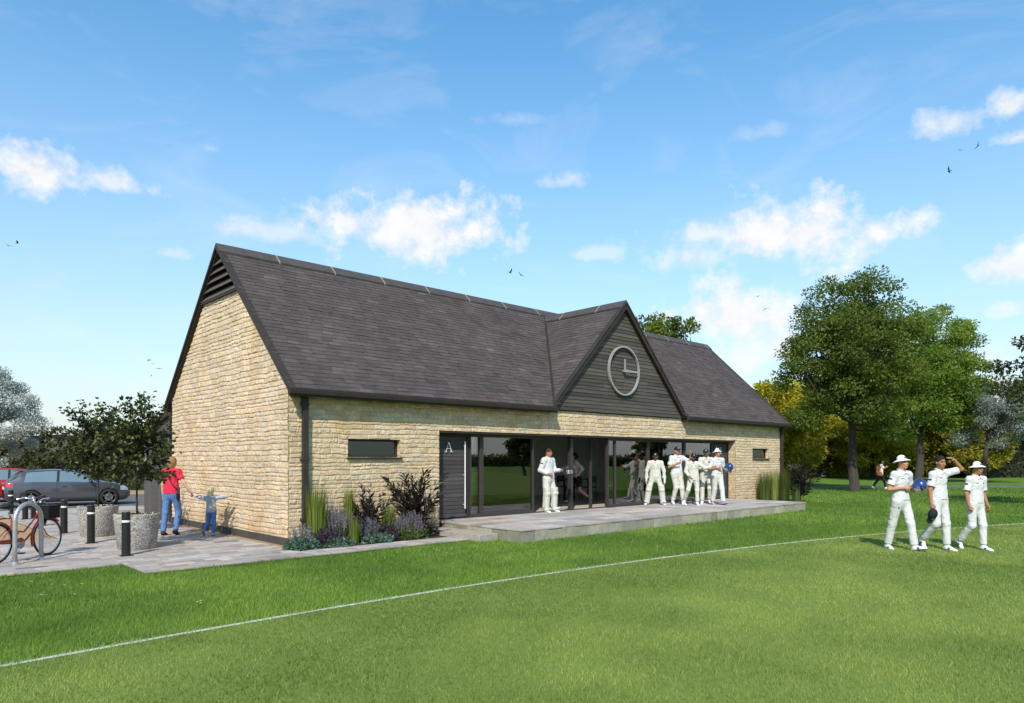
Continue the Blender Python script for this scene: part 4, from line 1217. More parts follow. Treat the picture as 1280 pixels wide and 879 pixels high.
# ------------------------------------------------------------------ people: distance fields turned into one continuous surface
class Field:
    def __init__(s, lo, hi, vox):
        s.lo = np.array(lo, dtype=np.float64); s.vox = vox
        s.n = np.ceil((np.array(hi) - s.lo) / vox).astype(int) + 2
        s.d = np.full(s.n, 0.5, dtype=np.float32)

    def _sl(s, lo, hi):
        a = np.maximum(0, np.floor((np.array(lo) - s.lo) / s.vox).astype(int)); b = np.minimum(s.n, np.ceil((np.array(hi) - s.lo) / s.vox).astype(int) + 1)
        if (b <= a).any(): return None
        ax = [(s.lo[i] + np.arange(a[i], b[i]) * s.vox).astype(np.float32) for i in range(3)]
        return (slice(a[0], b[0]), slice(a[1], b[1]), slice(a[2], b[2])), (ax[0][:, None, None], ax[1][None, :, None], ax[2][None, None, :])

    def mix(s, sl, d, k, op='u'):
        cur = s.d[sl]
        if op == 'u':
            if k <= 0: s.d[sl] = np.minimum(cur, d); return
            h = np.clip(0.5 + 0.5 * (cur - d) / k, 0, 1)
            s.d[sl] = cur * (1 - h) + d * h - k * h * (1 - h)
        elif op == 's':                      # carve
            if k <= 0: s.d[sl] = np.maximum(cur, -d); return
            h = np.clip(0.5 - 0.5 * (cur + d) / k, 0, 1)
            s.d[sl] = cur * (1 - h) - d * h + k * h * (1 - h)

    def cone(s, a, b, ra, rb, k=0.02, lat=None, flat=1.0, cut0=None, cut1=None, op='u', grow=0.0):
        """tapered limb a-b; flat < 1 squeezes it across lat's normal (lat = its broad direction); cut0/cut1 end it flat"""
        a, b = np.array(a, float), np.array(b, float); ra += grow; rb += grow
        m = max(ra, rb) + k + 2 * s.vox
        r = s._sl(np.minimum(a, b) - m, np.maximum(a, b) + m)
        if r is None: return
        sl, (x, y, z) = r
        ab = b - a; L2 = max(ab.dot(ab), 1e-9); L_ = math.sqrt(L2); u = ab / L_
        px, py, pz = x - a[0], y - a[1], z - a[2]
        t = (px * ab[0] + py * ab[1] + pz * ab[2]) / L2
        h = np.clip(t, 0, 1)
        qx, qy, qz = px - h * ab[0], py - h * ab[1], pz - h * ab[2]
        rad = ra + (rb - ra) * h
        if lat is not None and flat != 1.0:
            lat = np.array(lat, float); lat = lat - u * lat.dot(u); lat /= np.linalg.norm(lat) + 1e-9
            nrm = np.cross(u, lat)
            f = qx * nrm[0] + qy * nrm[1] + qz * nrm[2]
            e = (1 / flat - 1) * f
            qx, qy, qz = qx + e * nrm[0], qy + e * nrm[1], qz + e * nrm[2]
            d = (np.sqrt(qx * qx + qy * qy + qz * qz) - rad) * (flat + 1) / 2
        else:
            d = np.sqrt(qx * qx + qy * qy + qz * qz) - rad
        if cut1 is not None: d = np.maximum(d, (t - cut1) * L_)
        if cut0 is not None: d = np.maximum(d, (cut0 - t) * L_)
        s.mix(sl, d, k, op)

    def ball(s, c, rad, k=0.02, rot=None, op='u', zmin=None, zmax=None, ymax=None, ymin=None):
        """ellipsoid; rot = 3x3 with the ellipsoid's axes as columns; zmin.. cut it in its own frame"""
        c = np.array(c, float); rad = np.array(rad, float) if np.ndim(rad) else np.full(3, float(rad))
        m = rad.max() + abs(k) + 2 * s.vox
        r = s._sl(c - m, c + m)
        if r is None: return
        sl, (x, y, z) = r
        p = [x - c[0], y - c[1], z - c[2]]
        if rot is not None:
            p = [p[0] * rot[0, i] + p[1] * rot[1, i] + p[2] * rot[2, i] for i in range(3)]
        q = np.sqrt((p[0] / rad[0]) ** 2 + (p[1] / rad[1]) ** 2 + (p[2] / rad[2]) ** 2)
        g = np.sqrt((p[0] / rad[0] ** 2) ** 2 + (p[1] / rad[1] ** 2) ** 2 + (p[2] / rad[2] ** 2) ** 2) + 1e-6
        d = q * (q - 1) / g
        if zmin is not None: d = np.maximum(d, zmin - p[2])
        if zmax is not None: d = np.maximum(d, p[2] - zmax)
        if ymin is not None: d = np.maximum(d, ymin - p[1])
        if ymax is not None: d = np.maximum(d, p[1] - ymax)
        s.mix(sl, d.astype(np.float32), k, op)

    def halfspace(s, p, n):
        """keep only the side n points away from"""
        n = np.array(n, float); n /= np.linalg.norm(n)
        ax = [(s.lo[i] + np.arange(s.n[i]) * s.vox).astype(np.float32) - np.float32(p[i]) for i in range(3)]
        s.d = np.maximum(s.d, ax[0][:, None, None] * n[0] + ax[1][None, :, None] * n[1] + ax[2][None, None, :] * n[2])

    def wrinkle(s, amp, f=22.0, seed=0, squash=0.5):
        """soft cloth folds"""
        band = np.argwhere(np.abs(s.d) < amp * 3 + s.vox)
        if not len(band): return
        p = s.lo + band * s.vox
        n = fbm(p[:, 0] * f + seed * 7.3, p[:, 1] * f, p[:, 2] * f * squash + 0.8 * f * p[:, 0], seed, 2) - 0.5
        n = n * 0.7 + 0.5 * (0.25 - np.abs(fbm(p[:, 0] * f * 0.9 + 3, p[:, 1] * f * 0.9, p[:, 2] * f * 1.4 - 0.6 * f * p[:, 0], seed + 5, 2) - 0.5) * 2)
        s.d[tuple(band.T)] += (n * 2 * amp).astype(np.float32)

    def mesh(s):
        d, n = s.d, s.n
        ins = d < 0
        c = ins[:-1, :-1, :-1].astype(np.int8)
        for i in range(1, 8):
            c = c + ins[(i & 1):n[0] - 1 + (i & 1), ((i >> 1) & 1):n[1] - 1 + ((i >> 1) & 1), ((i >> 2) & 1):n[2] - 1 + ((i >> 2) & 1)]
        act = (c > 0) & (c < 8)
        idx = np.argwhere(act)
        vid = np.full(act.shape, -1, dtype=np.int32); vid[tuple(idx.T)] = np.arange(len(idx))
        acc = np.zeros((len(idx), 3)); cnt = np.zeros(len(idx))
        cor = np.array([[i & 1, (i >> 1) & 1, (i >> 2) & 1] for i in range(8)])
        dv = [d[tuple((idx + cor[i]).T)] for i in range(8)]
        for i in range(8):
            for ax in range(3):
                j = i | (1 << ax)
                if j == i: continue
                a, b = dv[i], dv[j]
                m = (a < 0) != (b < 0)
                t = np.where(m, a / np.where(m, a - b, 1), 0)
                p = cor[i] + t[:, None] * (cor[j] - cor[i])
                acc[m] += p[m]; cnt[m] += 1
        V = s.lo + (idx + acc / cnt[:, None]) * s.vox
        F_ = []
        for ax in range(3):
            a = [slice(None)] * 3; b = [slice(None)] * 3
            a[ax] = slice(0, -1); b[ax] = slice(1, None)
            e = np.argwhere(ins[tuple(a)] != ins[tuple(b)])
            o1, o2 = [(1, 2), (2, 0), (0, 1)][ax]
            ok = (e[:, o1] > 0) & (e[:, o2] > 0) & (e[:, o1] < n[o1] - 1) & (e[:, o2] < n[o2] - 1)
            e = e[ok]
            sg = ins[tuple(e.T)]
            d1 = np.zeros(3, int); d1[o1] = 1; d2 = np.zeros(3, int); d2[o2] = 1
            q = [vid[tuple((e - d1 - d2).T)], vid[tuple((e - d2).T)], vid[tuple(e.T)], vid[tuple((e - d1).T)]]
            Q = np.stack(q, -1)
            Q[~sg] = Q[~sg][:, ::-1]
            F_.append(Q)
        F_ = np.concatenate(F_)
        F_ = F_[(F_ >= 0).all(1)]
        return V, F_


def D3(f, l=0.0, u=0.0):
    """direction from forward / to the person's left / up"""
    v = np.array([l, -f, u], float)
    return v / np.linalg.norm(v)


def rotz(a): return np.array([[math.cos(a), -math.sin(a), 0], [math.sin(a), math.cos(a), 0], [0, 0, 1]])
def rotx(a): return np.array([[1, 0, 0], [0, math.cos(a), -math.sin(a)], [0, math.sin(a), math.cos(a)]])
def roty(a): return np.array([[math.cos(a), 0, math.sin(a)], [0, 1, 0], [-math.sin(a), 0, math.cos(a)]])


WHITE = (0.54, 0.55, 0.555); CREAM = (0.52, 0.525, 0.465)
SKIN = (0.42, 0.22, 0.13); TAN = (0.34, 0.165, 0.09); PALE = (0.52, 0.31, 0.22)


class Figure:
    """a posed person: lengths in metres for a 1.75 m adult, the whole scaled to the wanted height"""

    def __init__(s, label, loc, face, height=1.78, z=0.0, vox=0.0085, female=False, skin=SKIN, pose=None, child=False, build=1.0):
        s.P = pose; s.vox = vox; s.skin = skin; s.female = female; s.bw = build
        s.k = height / 1.75
        s.root = empty('person', (loc[0], loc[1], z), face, label, 'person', None, s.k)
        p = pose
        hs = 1.12 if child else 1.0      # head grows in proportion
        s.hd = hs * (1.28 if child else 1.0)
        lean = np.array(p.get('lean', D3(0.02, 0, 1))); tw = rotz(R(p.get('twist', 0))); pv = rotz(R(p.get('hips', 0)))
        s.pel = np.zeros(3)
        lat = pv @ np.array([1., 0, 0]); s.lat_h = lat
        slat = tw @ np.array([1., 0, 0])
        slat = slat + np.array([0, 0, p.get('shrug', 0)]); slat = slat / np.linalg.norm(slat); s.lat_s = slat
        s.waist = s.pel + lean * 0.16; s.chest = s.pel + lean * 0.36; s.neck = s.pel + lean * 0.515
        s.lean = lean
        sw = (0.150 if female else 0.176) * s.bw; hw = 0.092
        s.sh = {c: s.neck - lean * 0.055 + slat * sgn * sw for c, sgn in (('L', 1), ('R', -1))}
        s.hip = {c: s.pel + lat * sgn * hw - np.array([0, 0, 0.03]) for c, sgn in (('L', 1), ('R', -1))}
        s.el, s.wr, s.kn, s.an, s.toe, s.hdir = {}, {}, {}, {}, {}, {}
        for c in 'LR':
            u, f = p['arm' + c][:2]
            s.el[c] = s.sh[c] + np.array(u) * 0.285; s.wr[c] = s.el[c] + np.array(f) * 0.245
            s.hdir[c] = np.array(p['arm' + c][2]) if len(p['arm' + c]) > 2 else np.array(f)
            t, sh_ = p['leg' + c][:2]
            s.kn[c] = s.hip[c] + np.array(t) * 0.425; s.an[c] = s.kn[c] + np.array(sh_) * 0.42
            fd = np.array(p['leg' + c][2]) if len(p['leg' + c]) > 2 else D3(1, 0.12 if c == 'L' else -0.12, -0.12)
            s.toe[c] = s.an[c] + fd * 0.175
        hr = rotz(R(p.get('head', 0))) @ rotx(R(p.get('nod', 0))) @ roty(R(p.get('tilt', 0)))
        s.hr = hr
        s.hc = s.neck + lean * 0.085 + hr @ np.array([0, -0.022, 0.085]) * s.hd      # centre of the skull
        # feet on the ground
        lowest = min(min(s.an[c][2] - 0.085, s.toe[c][2] - 0.035) for c in 'LR')
        if p.get('raise'): lowest = p['raise']
        s.dz = -lowest
        for n in ('pel', 'waist', 'chest', 'neck', 'hc'): setattr(s, n, getattr(s, n) + np.array([0, 0, s.dz]))
        for dct in (s.sh, s.hip, s.el, s.wr, s.kn, s.an, s.toe):
            for c in 'LR': dct[c] = dct[c] + np.array([0, 0, s.dz])
        allp = np.array([s.pel, s.hc] + [d[c] for d in (s.sh, s.el, s.wr, s.kn, s.an, s.toe) for c in 'LR'])
        s.lo, s.hi = allp.min(0) - 0.24, allp.max(0) + 0.26

    def H(s, x, y, z):
        """a point given in the head's own frame (x left, -y face, z up), metres from the skull centre"""
        return s.hc + s.hr @ (np.array([x, y, z]) * s.hd)

    def emit(s, name, fld, colf, m='paint'):
        V, F_ = fld.mesh()
        if len(V) == 0: return None
        c = colf(V) if callable(colf) else np.tile(np.array(colf), (len(V), 1))
        return mesh_np(name, V, F_, M[m], s.root, c, smooth=True)

    def field(s, vox=None): return Field(s.lo, s.hi, vox or s.vox)

    # ---- pieces
    def torso(s, f, g=0.0, k=0.05):
        w = 0.84 if s.female else 0.95
        b = s.bw
        f.cone(s.pel - np.array([0, 0, 0.02]), s.pel + s.lean * 0.05, 0.155 * (1.0 if s.female else 0.97) * b + g, 0.150 * b + g, k, s.lat_h, 0.68)
        f.cone(s.pel + s.lean * 0.05, s.waist, 0.150 * w * b + g, 0.132 * w * b + g, k, s.lat_h, 0.72)
        f.cone(s.waist, s.chest, 0.132 * w * b + g, 0.155 * w * b + g, k, s.lat_s, 0.70)
        f.cone(s.chest, s.neck - s.lean * 0.09, 0.155 * w * b + g, 0.125 * w * b + g, k, s.lat_s, 0.66)
        for c in 'LR':
            f.cone(s.neck - s.lean * 0.05, s.sh[c], 0.062 + g, 0.060 + g, k)
            if s.female: f.ball(s.chest + s.lat_s * (0.07 if c == 'L' else -0.07) + np.cross(s.lat_s, s.lean) * -0.0 + rotz(R(s.P.get('twist', 0))) @ np.array([0, -0.085, -0.01]), 0.062 + g, 0.03)

    def body(s, face=True, hair_col=(0.02, 0.015, 0.01), beard=None, brow=(0.02, 0.013, 0.009)):
        f = s.field(); k = 0.02
        s.torso(f)
        f.cone(s.neck - s.lean * 0.03, s.neck + s.lean * 0.10, 0.060, 0.052, 0.03)
        for c in 'LR':
            f.cone(s.sh[c], s.el[c], 0.052 * s.bw, 0.038, 0.03); f.cone(s.el[c], s.wr[c], 0.040, 0.026, 0.015)
            f.cone(s.hip[c], s.kn[c], 0.085, 0.056, 0.04); f.cone(s.kn[c], s.an[c], 0.055, 0.036, 0.02); f.cone(s.kn[c] * .75 + s.an[c] * .25, s.kn[c] * .5 + s.an[c] * .5, 0.055, 0.050, 0.02)
            fd_ = (s.toe[c] - s.an[c]) / np.linalg.norm(s.toe[c] - s.an[c]); ft_ = np.cross(np.cross(fd_, [0, 0, 1.]), fd_); ft_ /= np.linalg.norm(ft_) + 1e-9; ft_ = ft_ if ft_[2] > 0 else -ft_
            f.cone(s.an[c] - ft_ * 0.03, s.an[c] + fd_ * 0.11 - ft_ * 0.055, 0.034, 0.018, 0.02)
            s.hand(f, c)
        h = s.hd
        f.ball(s.H(0, 0.012, 0.022), np.array([0.074, 0.094, 0.088]) * h, 0.02, s.hr)
        f.ball(s.H(0, -0.022, -0.045), np.array([0.056, 0.066, 0.070]) * h, 0.03, s.hr)
        f.ball(s.H(0, -0.052, -0.098), np.array([0.028, 0.026, 0.020]) * h, 0.025, s.hr)   # chin
        for c in (1, -1):
            f.ball(s.H(c * 0.074, 0.012, -0.012), np.array([0.010, 0.020, 0.032]) * h, 0.006, s.hr)   # ears
            f.ball(s.H(c * 0.036, -0.066, -0.032), np.array([0.022, 0.018, 0.018]) * h, 0.02, s.hr)   # cheeks
            f.ball(s.H(c * 0.030, -0.097, 0.004), np.array([0.017, 0.014, 0.011]) * h, 0.012, s.hr, 's')   # eye sockets
            f.ball(s.H(c * 0.030, -0.079, 0.004), np.array([0.013, 0.012, 0.011]) * h, 0.003, s.hr)
        f.cone(s.H(0, -0.082, 0.006), s.H(0, -0.101, -0.034), 0.009 * h, 0.014 * h, 0.010)   # nose
        f.cone(s.H(-0.020, -0.083, -0.068), s.H(0.020, -0.083, -0.068), 0.010 * h, 0.010 * h, 0.010)   # mouth
        f.cone(s.H(-0.032, -0.086, 0.024), s.H(0.032, -0.086, 0.024), 0.010 * h, 0.010 * h, 0.012)   # brow

        def col(V):
            C_ = np.tile(np.array(s.skin), (len(V), 1)) * (0.94 + 0.12 * fbm(V[:, 0] * 30, V[:, 1] * 30, V[:, 2] * 30, 5, 2))[:, None]
            q = ((V - s.hc) @ s.hr) / h
            near = (np.abs(q) < 0.2).all(1) & (q[:, 1] < 0.02)
            eye = near & (((np.abs(q[:, 0]) - 0.030) / 0.014) ** 2 + ((q[:, 2] - 0.004) / 0.006) ** 2 < 1) & (q[:, 1] < -0.06)
            C_[eye] = (0.06, 0.045, 0.04)
            br = near & (np.abs(np.abs(q[:, 0]) - 0.030) < 0.020) & (np.abs(q[:, 2] - 0.026) < 0.0065) & (q[:, 1] < -0.06)
            C_[br] = brow
            lip = near & (np.abs(q[:, 0]) < 0.024) & (np.abs(q[:, 2] + 0.068) < 0.0075) & (q[:, 1] < -0.06)
            C_[lip] = np.array(s.skin) * np.array([0.85, 0.55, 0.55])
            if beard:
                bd = near & (q[:, 2] < -0.045) & (q[:, 2] > -0.15) & ~lip & (np.abs(q[:, 0]) < 0.075) & (q[:, 1] < -0.005)
                C_[bd] = beard
            return C_
        if beard and beard[0] < 0.03:
            f.ball(s.H(0, -0.060, -0.100), np.array([0.048, 0.045, 0.042]) * h, 0.02, s.hr)
        s.body_o = s.emit('body', f, col)
        return s

    def hand(s, f, c):
        g = s.P.get('grip' + c, 0.35)
        w = s.wr[c]; d = s.hdir[c] / np.linalg.norm(s.hdir[c])
        fwd = rotz(R(s.P.get('twist', 0))) @ np.array([0, -1., 0])
        pn = np.array(s.P['palm' + c]) if 'palm' + c in s.P else (-s.lat_s if c == 'L' else s.lat_s)   # the way the palm faces
        pn = pn - d * pn.dot(d); pn /= np.linalg.norm(pn) + 1e-9
        a = np.cross(d, pn)                                                        # across the knuckles
        th = a if a.dot(fwd) > 0 else -a
        if 'thumb' + c in s.P and np.dot(th, s.P['thumb' + c]) < 0: th = -th
        f.cone(w, w + d * 0.075, 0.026, 0.036, 0.012, a, 0.52)
        for i, (o, ln) in enumerate(((0.030, 0.068), (0.010, 0.078), (-0.011, 0.072), (-0.030, 0.056))):
            k0 = w + d * 0.085 + th * o
            d1 = d * math.cos(g) + pn * math.sin(g); d2 = d * math.cos(g * 2.4) + pn * math.sin(g * 2.4)
            k1 = k0 + d1 * ln * 0.5; k2 = k1 + d2 * ln * 0.5
            f.cone(k0 - d * 0.015, k1, 0.0098, 0.0090, 0.003); f.cone(k1, k2, 0.0090, 0.0078, 0.003)
        t0 = w + d * 0.028 + th * 0.024; t1 = t0 + (d * 0.6 + th * 0.55 + pn * 0.45) * 0.042; t2 = t1 + (d * 0.9 + th * 0.05 + pn * (0.3 + 0.4 * g)) * 0.032
        f.cone(t0, t1, 0.014, 0.011, 0.006); f.cone(t1, t2, 0.011, 0.0085, 0.003)

    def shirt(s, col, sleeve=0.62, hem=-0.02, g=0.016, collar=True, name='shirt', wr=0.011, marks=True, trim=None, vneck=True, flare=0.0, accent=(0.03, 0.09, 0.06)):
        """sleeve: 0..1 part of the upper arm, above 1 down the forearm"""
        f = s.field()
        s.torso(f, g)
        f.cone(s.pel + s.lean * hem, s.waist, 0.155 * s.bw + g + flare, 0.138 * s.bw + g, 0.04, s.lat_h, 0.72)
        for c in 'LR':
            if sleeve > 1:
                f.cone(s.sh[c], s.el[c], 0.056 * s.bw + g, 0.046 + g, 0.03); f.cone(s.el[c], s.wr[c], 0.047 + g * 0.9, 0.032 + g * 0.6, 0.02, cut1=sleeve - 1)
            elif sleeve > 0:
                f.cone(s.sh[c], s.el[c], 0.054 * s.bw + g, 0.056 + g, 0.03, cut1=sleeve)
        f.halfspace(s.pel + s.lean * hem, -s.lean)
        fw = rotz(R(s.P.get('twist', 0))) @ np.array([0, -1., 0])
        f.wrinkle(wr, 15, 3)
        nb = s.neck + s.lean * 0.035
        f.cone(nb - s.lean * 0.02 + fw * 0.012, nb + s.lean * 0.16 + fw * 0.05, 0.056, 0.075, 0.006, op='s')
        if vneck: f.ball(s.neck + fw * 0.085 - s.lean * 0.022, np.array([0.020, 0.06, 0.042]), 0.006, op='s')

        def colf(V):
            C_ = np.tile(np.array(col), (len(V), 1))
            if trim:
                for z0, z1, tc_ in trim:
                    m = (V[:, 2] > s.pel[2] + z0) & (V[:, 2] < s.pel[2] + z1); C_[m] = tc_
            if marks:
                q = (V - s.chest); a = q @ s.lat_s; b = q @ s.lean; dpt = q @ fw
                fr = dpt > 0.03
                C_[fr & (((a - 0.075) / 0.018) ** 2 + ((b - 0.035) / 0.022) ** 2 < 1)] = accent       # crest over the heart
                C_[fr & (np.abs(a + 0.07) < 0.030) & (np.abs(b - 0.035) < 0.009)] = (0.05, 0.05, 0.11)   # maker's mark
                for c in 'LR':
                    ax = s.el[c] - s.sh[c]; t = ((V - s.sh[c]) @ ax) / (ax @ ax)
                    out_ = (V - (s.sh[c] + t[:, None] * ax)) @ (s.lat_s if c == 'L' else -s.lat_s)
                    near = np.linalg.norm(V - (s.sh[c] + t[:, None] * ax), axis=1) < 0.11
                    C_[near & (t > 0.30) & (t < 0.43) & (out_ > 0.052)] = (0.03, 0.04, 0.05)     # sleeve badge
            return C_
        o = s.emit(name, f, colf)
        if collar:
            f = s.field(min(s.vox, 0.007))
            B = lambda a, d, u: s.neck + s.lat_s * a + fw * d + s.lean * u
            for c in (1, -1):
                q = [B(0, -0.060, 0.052), B(c * 0.050, -0.042, 0.050), B(c * 0.068, 0.004, 0.040), B(c * 0.050, 0.058, 0.018), B(c * 0.014, 0.088, -0.014), B(c * 0.052, 0.098, -0.040)]
                for a_, b_ in zip(q[:-1], q[1:]): f.cone(a_, b_, 0.0135, 0.0135, 0.008)
            s.emit('collar', f, col)
        return o

    def trousers(s, col, length=0.97, g=0.013, name='trousers', hem=1.0, wr=0.010, top=0.085, marks=False):
        """length: 1 is the ankle; below 0.5 ends on the thigh"""
        f = s.field()
        f.cone(s.pel - np.array([0, 0, 0.02]), s.pel + s.lean * 0.12, 0.158 * s.bw + g * 0.7, 0.145 * s.bw + g * 0.6, 0.05, s.lat_h, 0.70)
        for c in 'LR':
            t1 = min(1.0, length * 2)
            f.cone(s.hip[c], s.kn[c], 0.086 + g, 0.060 + g * hem, 0.05, cut1=None if t1 >= 1 else t1)
            if length > 0.5:
                f.cone(s.kn[c], s.an[c], 0.060 + g * hem, 0.048 + g * hem * 1.5, 0.03, cut1=(length - 0.5) * 2)
                b = s.an[c]
        f.halfspace(s.pel + s.lean * top, s.lean)
        f.wrinkle(wr, 13, 9, 0.8)

        def colf(V):
            C_ = np.tile(np.array(col), (len(V), 1))
            if marks:
                for c in 'LR':
                    p = s.hip[c] * 0.72 + s.kn[c] * 0.28; fw = np.array([0, -1, 0.])
                    q = V - p
                    C_[(np.abs(q[:, 0] - (0.03 if c == 'L' else -0.03)) < 0.014) & (np.abs(q[:, 2]) < 0.014) & (q[:, 1] < -0.03)] = (0.02, 0.02, 0.04)
            return C_
        return s.emit(name, f, colf)

    def shoes(s, col=(0.75, 0.76, 0.78), sole=(0.10, 0.10, 0.12), accent=None):
        for c in 'LR':
            f = Field(np.minimum(s.an[c], s.toe[c]) - 0.16, np.maximum(s.an[c], s.toe[c]) + 0.16, min(s.vox, 0.0075))
            d = s.toe[c] - s.an[c]; d /= np.linalg.norm(d)
            lt = np.cross(d, [0, 0, 1.]); lt /= np.linalg.norm(lt); up = np.cross(lt, d)
            if up[2] < 0: up = -up
            heel = s.an[c] - d * 0.035 - up * 0.052; tip = s.an[c] + d * 0.175 - up * 0.058
            f.cone(heel, tip, 0.038, 0.034, 0.02, lt, 0.8); f.cone(s.an[c] + up * 0.005, s.an[c] - up * 0.04, 0.046, 0.045, 0.02); f.cone(s.an[c] - up * 0.02, tip, 0.042, 0.028, 0.025)
            f.halfspace(s.an[c] - up * 0.084, -up); f.halfspace(s.an[c] + up * 0.03, up)

            def colf(V):
                q = V - s.an[c]; C_ = np.tile(np.array(col), (len(V), 1)); C_[q @ up < -0.064] = sole
                if accent: C_[(np.abs((q @ d) - 0.07) < 0.02) & (q @ up < -0.02)] = accent
                return C_
            s.emit('shoe', f, colf)

    def hair(s, col, style='short', vox=None):
        f = s.field(vox or min(s.vox, 0.0075)); h = s.hd
        f.ball(s.H(0, 0.018, 0.034), np.array([0.083, 0.098, 0.092]) * h, 0.01, s.hr)
        if style != 'short':
            f.ball(s.H(0, 0.045, -0.03), np.array([0.080, 0.070, 0.10]) * h, 0.03, s.hr)
        # cleared off the face
        f.ball(s.H(0, -0.095, -0.035), np.array([0.075, 0.090, 0.090]) * h, 0.012, s.hr, 's')
        for c in (1, -1): f.ball(s.H(c * 0.088, -0.02, -0.055), np.array([0.05, 0.05, 0.065]) * h, 0.01, s.hr, 's') if style == 'short' else None
        if style == 'short': f.ball(s.H(0, 0.03, -0.115), np.array([0.12, 0.14, 0.09]) * h, 0.01, s.hr, 's')
        if style == 'bun': f.ball(s.H(0, 0.118, -0.02), np.array([0.045, 0.045, 0.05]) * h, 0.015, s.hr)
        if style == 'ponytail':
            f.cone(s.H(0, 0.105, 0.02), s.H(0.01, 0.135, -0.09), 0.030, 0.034, 0.02); f.cone(s.H(0.01, 0.135, -0.09), s.H(0.02, 0.10, -0.19), 0.034, 0.012, 0.02)
        if style == 'long':
            f.cone(s.H(0.05, 0.05, -0.05), s.H(0.055, 0.04, -0.22), 0.05, 0.03, 0.03); f.cone(s.H(-0.05, 0.05, -0.05), s.H(-0.055, 0.04, -0.22), 0.05, 0.03, 0.03); f.cone(s.H(0, 0.07, -0.05), s.H(0, 0.06, -0.22), 0.06, 0.04, 0.03)
        if style == 'bob':
            for c in (1, -1): f.cone(s.H(c * 0.055, 0.02, 0.0), s.H(c * 0.062, 0.015, -0.10), 0.035, 0.025, 0.03)
            f.cone(s.H(0, 0.065, 0.0), s.H(0, 0.055, -0.11), 0.055, 0.045, 0.03)
        f.wrinkle(0.006, 60, 5, 0.3)
        return s.emit('hair', f, lambda V: np.tile(np.array(col), (len(V), 1)) * (0.75 + 0.5 * fbm(V[:, 0] * 90, V[:, 1] * 90, V[:, 2] * 20, 8, 2))[:, None])

    def hat(s, col=(0.78, 0.78, 0.76), under=None, badge=(0.10, 0.12, 0.25)):
        """wide brimmed sun hat"""
        f = s.field(0.006); h = s.hd; r = s.hr @ rotx(R(-6))
        f.cone(s.H(0, 0.012, 0.045), s.H(0, 0.015, 0.066), 0.096 * h, 0.080 * h, 0.0)
        f.ball(s.H(0, 0.008, -0.008), np.array([0.160, 0.176, 0.070]) * h, 0.014, r, zmin=0.028)
        f.ball(s.H(0, 0.008, -0.022), np.array([0.163, 0.179, 0.072]) * h, 0.004, r, 's')
        f.ball(s.H(0, 0.012, 0.018), np.array([0.080, 0.096, 0.075]) * h, 0.004, r, 's')

        def colf(V):
            q = ((V - s.hc) @ s.hr) / h; C_ = np.tile(np.array(col), (len(V), 1))
            C_[(q[:, 1] < -0.05) & (np.abs(q[:, 0]) < 0.022) & (np.abs(q[:, 2] - 0.098) < 0.018)] = badge
            if under is not None: C_[(q[:, 2] < 0.046 - 0.7 * (np.hypot(q[:, 0], q[:, 1]) - 0.10)) & (np.hypot(q[:, 0], q[:, 1]) > 0.085)] = under
            return C_
        return s.emit('hat', f, colf)

    def cap(s, col=(0.012, 0.016, 0.035), badge=(0.4, 0.4, 0.42)):
        f = s.field(0.0065); h = s.hd
        f.ball(s.H(0, 0.014, 0.048), np.array([0.087, 0.104, 0.080]) * h, 0.0, s.hr, zmin=-0.012)
        f.ball(s.H(0, -0.095, 0.040), np.array([0.070, 0.080, 0.010]) * h, 0.008, s.hr @ rotx(R(10)))
        f.ball(s.H(0, 0.012, 0.014), np.array([0.078, 0.094, 0.076]) * h, 0.003, s.hr, 's')

        def colf(V):
            q = ((V - s.hc) @ s.hr) / h; C_ = np.tile(np.array(col), (len(V), 1))
            C_[(q[:, 1] < -0.06) & (np.abs(q[:, 0]) < 0.015) & (np.abs(q[:, 2] - 0.085) < 0.014)] = badge
            return C_
        return s.emit('cap', f, colf)

    def pads(s, col=WHITE, strap=(0.55, 0.56, 0.54)):
        for c in 'LR':
            f = s.field(0.0085)
            ax = s.an[c] - s.kn[c]; ax /= np.linalg.norm(ax)
            fw = np.array([0, -1., 0]); fw = fw - ax * fw.dot(ax); fw /= np.linalg.norm(fw); lt = np.cross(ax, fw)
            top = s.kn[c] - ax * 0.17 + fw * 0.035; bot = s.an[c] + ax * 0.03 + fw * 0.035
            f.cone(top, bot, 0.105, 0.090, 0.01, lt, 0.78, cut0=0.0, cut1=1.0)
            f.cone(bot, s.toe[c] + np.array([0, 0, 0.035]), 0.075, 0.045, 0.03, lt, 0.7)
            f.ball(s.kn[c] + fw * 0.075 - ax * 0.01, np.array([0.095, 0.06, 0.065]), 0.03)
            f.cone(top - fw * 0.10, bot - fw * 0.11, 0.075, 0.062, 0.004, op='s') if False else None

            def colf(V):
                q = V - s.kn[c]; t = q @ ax; a = q @ lt; dpt = q @ fw
                C_ = np.tile(np.array(col), (len(V), 1))
                rib = np.abs(((a + 0.2) / 0.034) % 1 - 0.5) < 0.09
                C_[rib & (t > 0.05)] = np.array(col) * 0.72
                C_[(np.abs(t - 0.065) < 0.006) | (np.abs(t + 0.065) < 0.006)] = np.array(col) * 0.6
                C_[(dpt < -0.04) & ((np.abs(t - 0.12) < 0.02) | (np.abs(t - 0.32) < 0.02))] = strap
                return C_
            s.emit('leg_pad', f, colf)

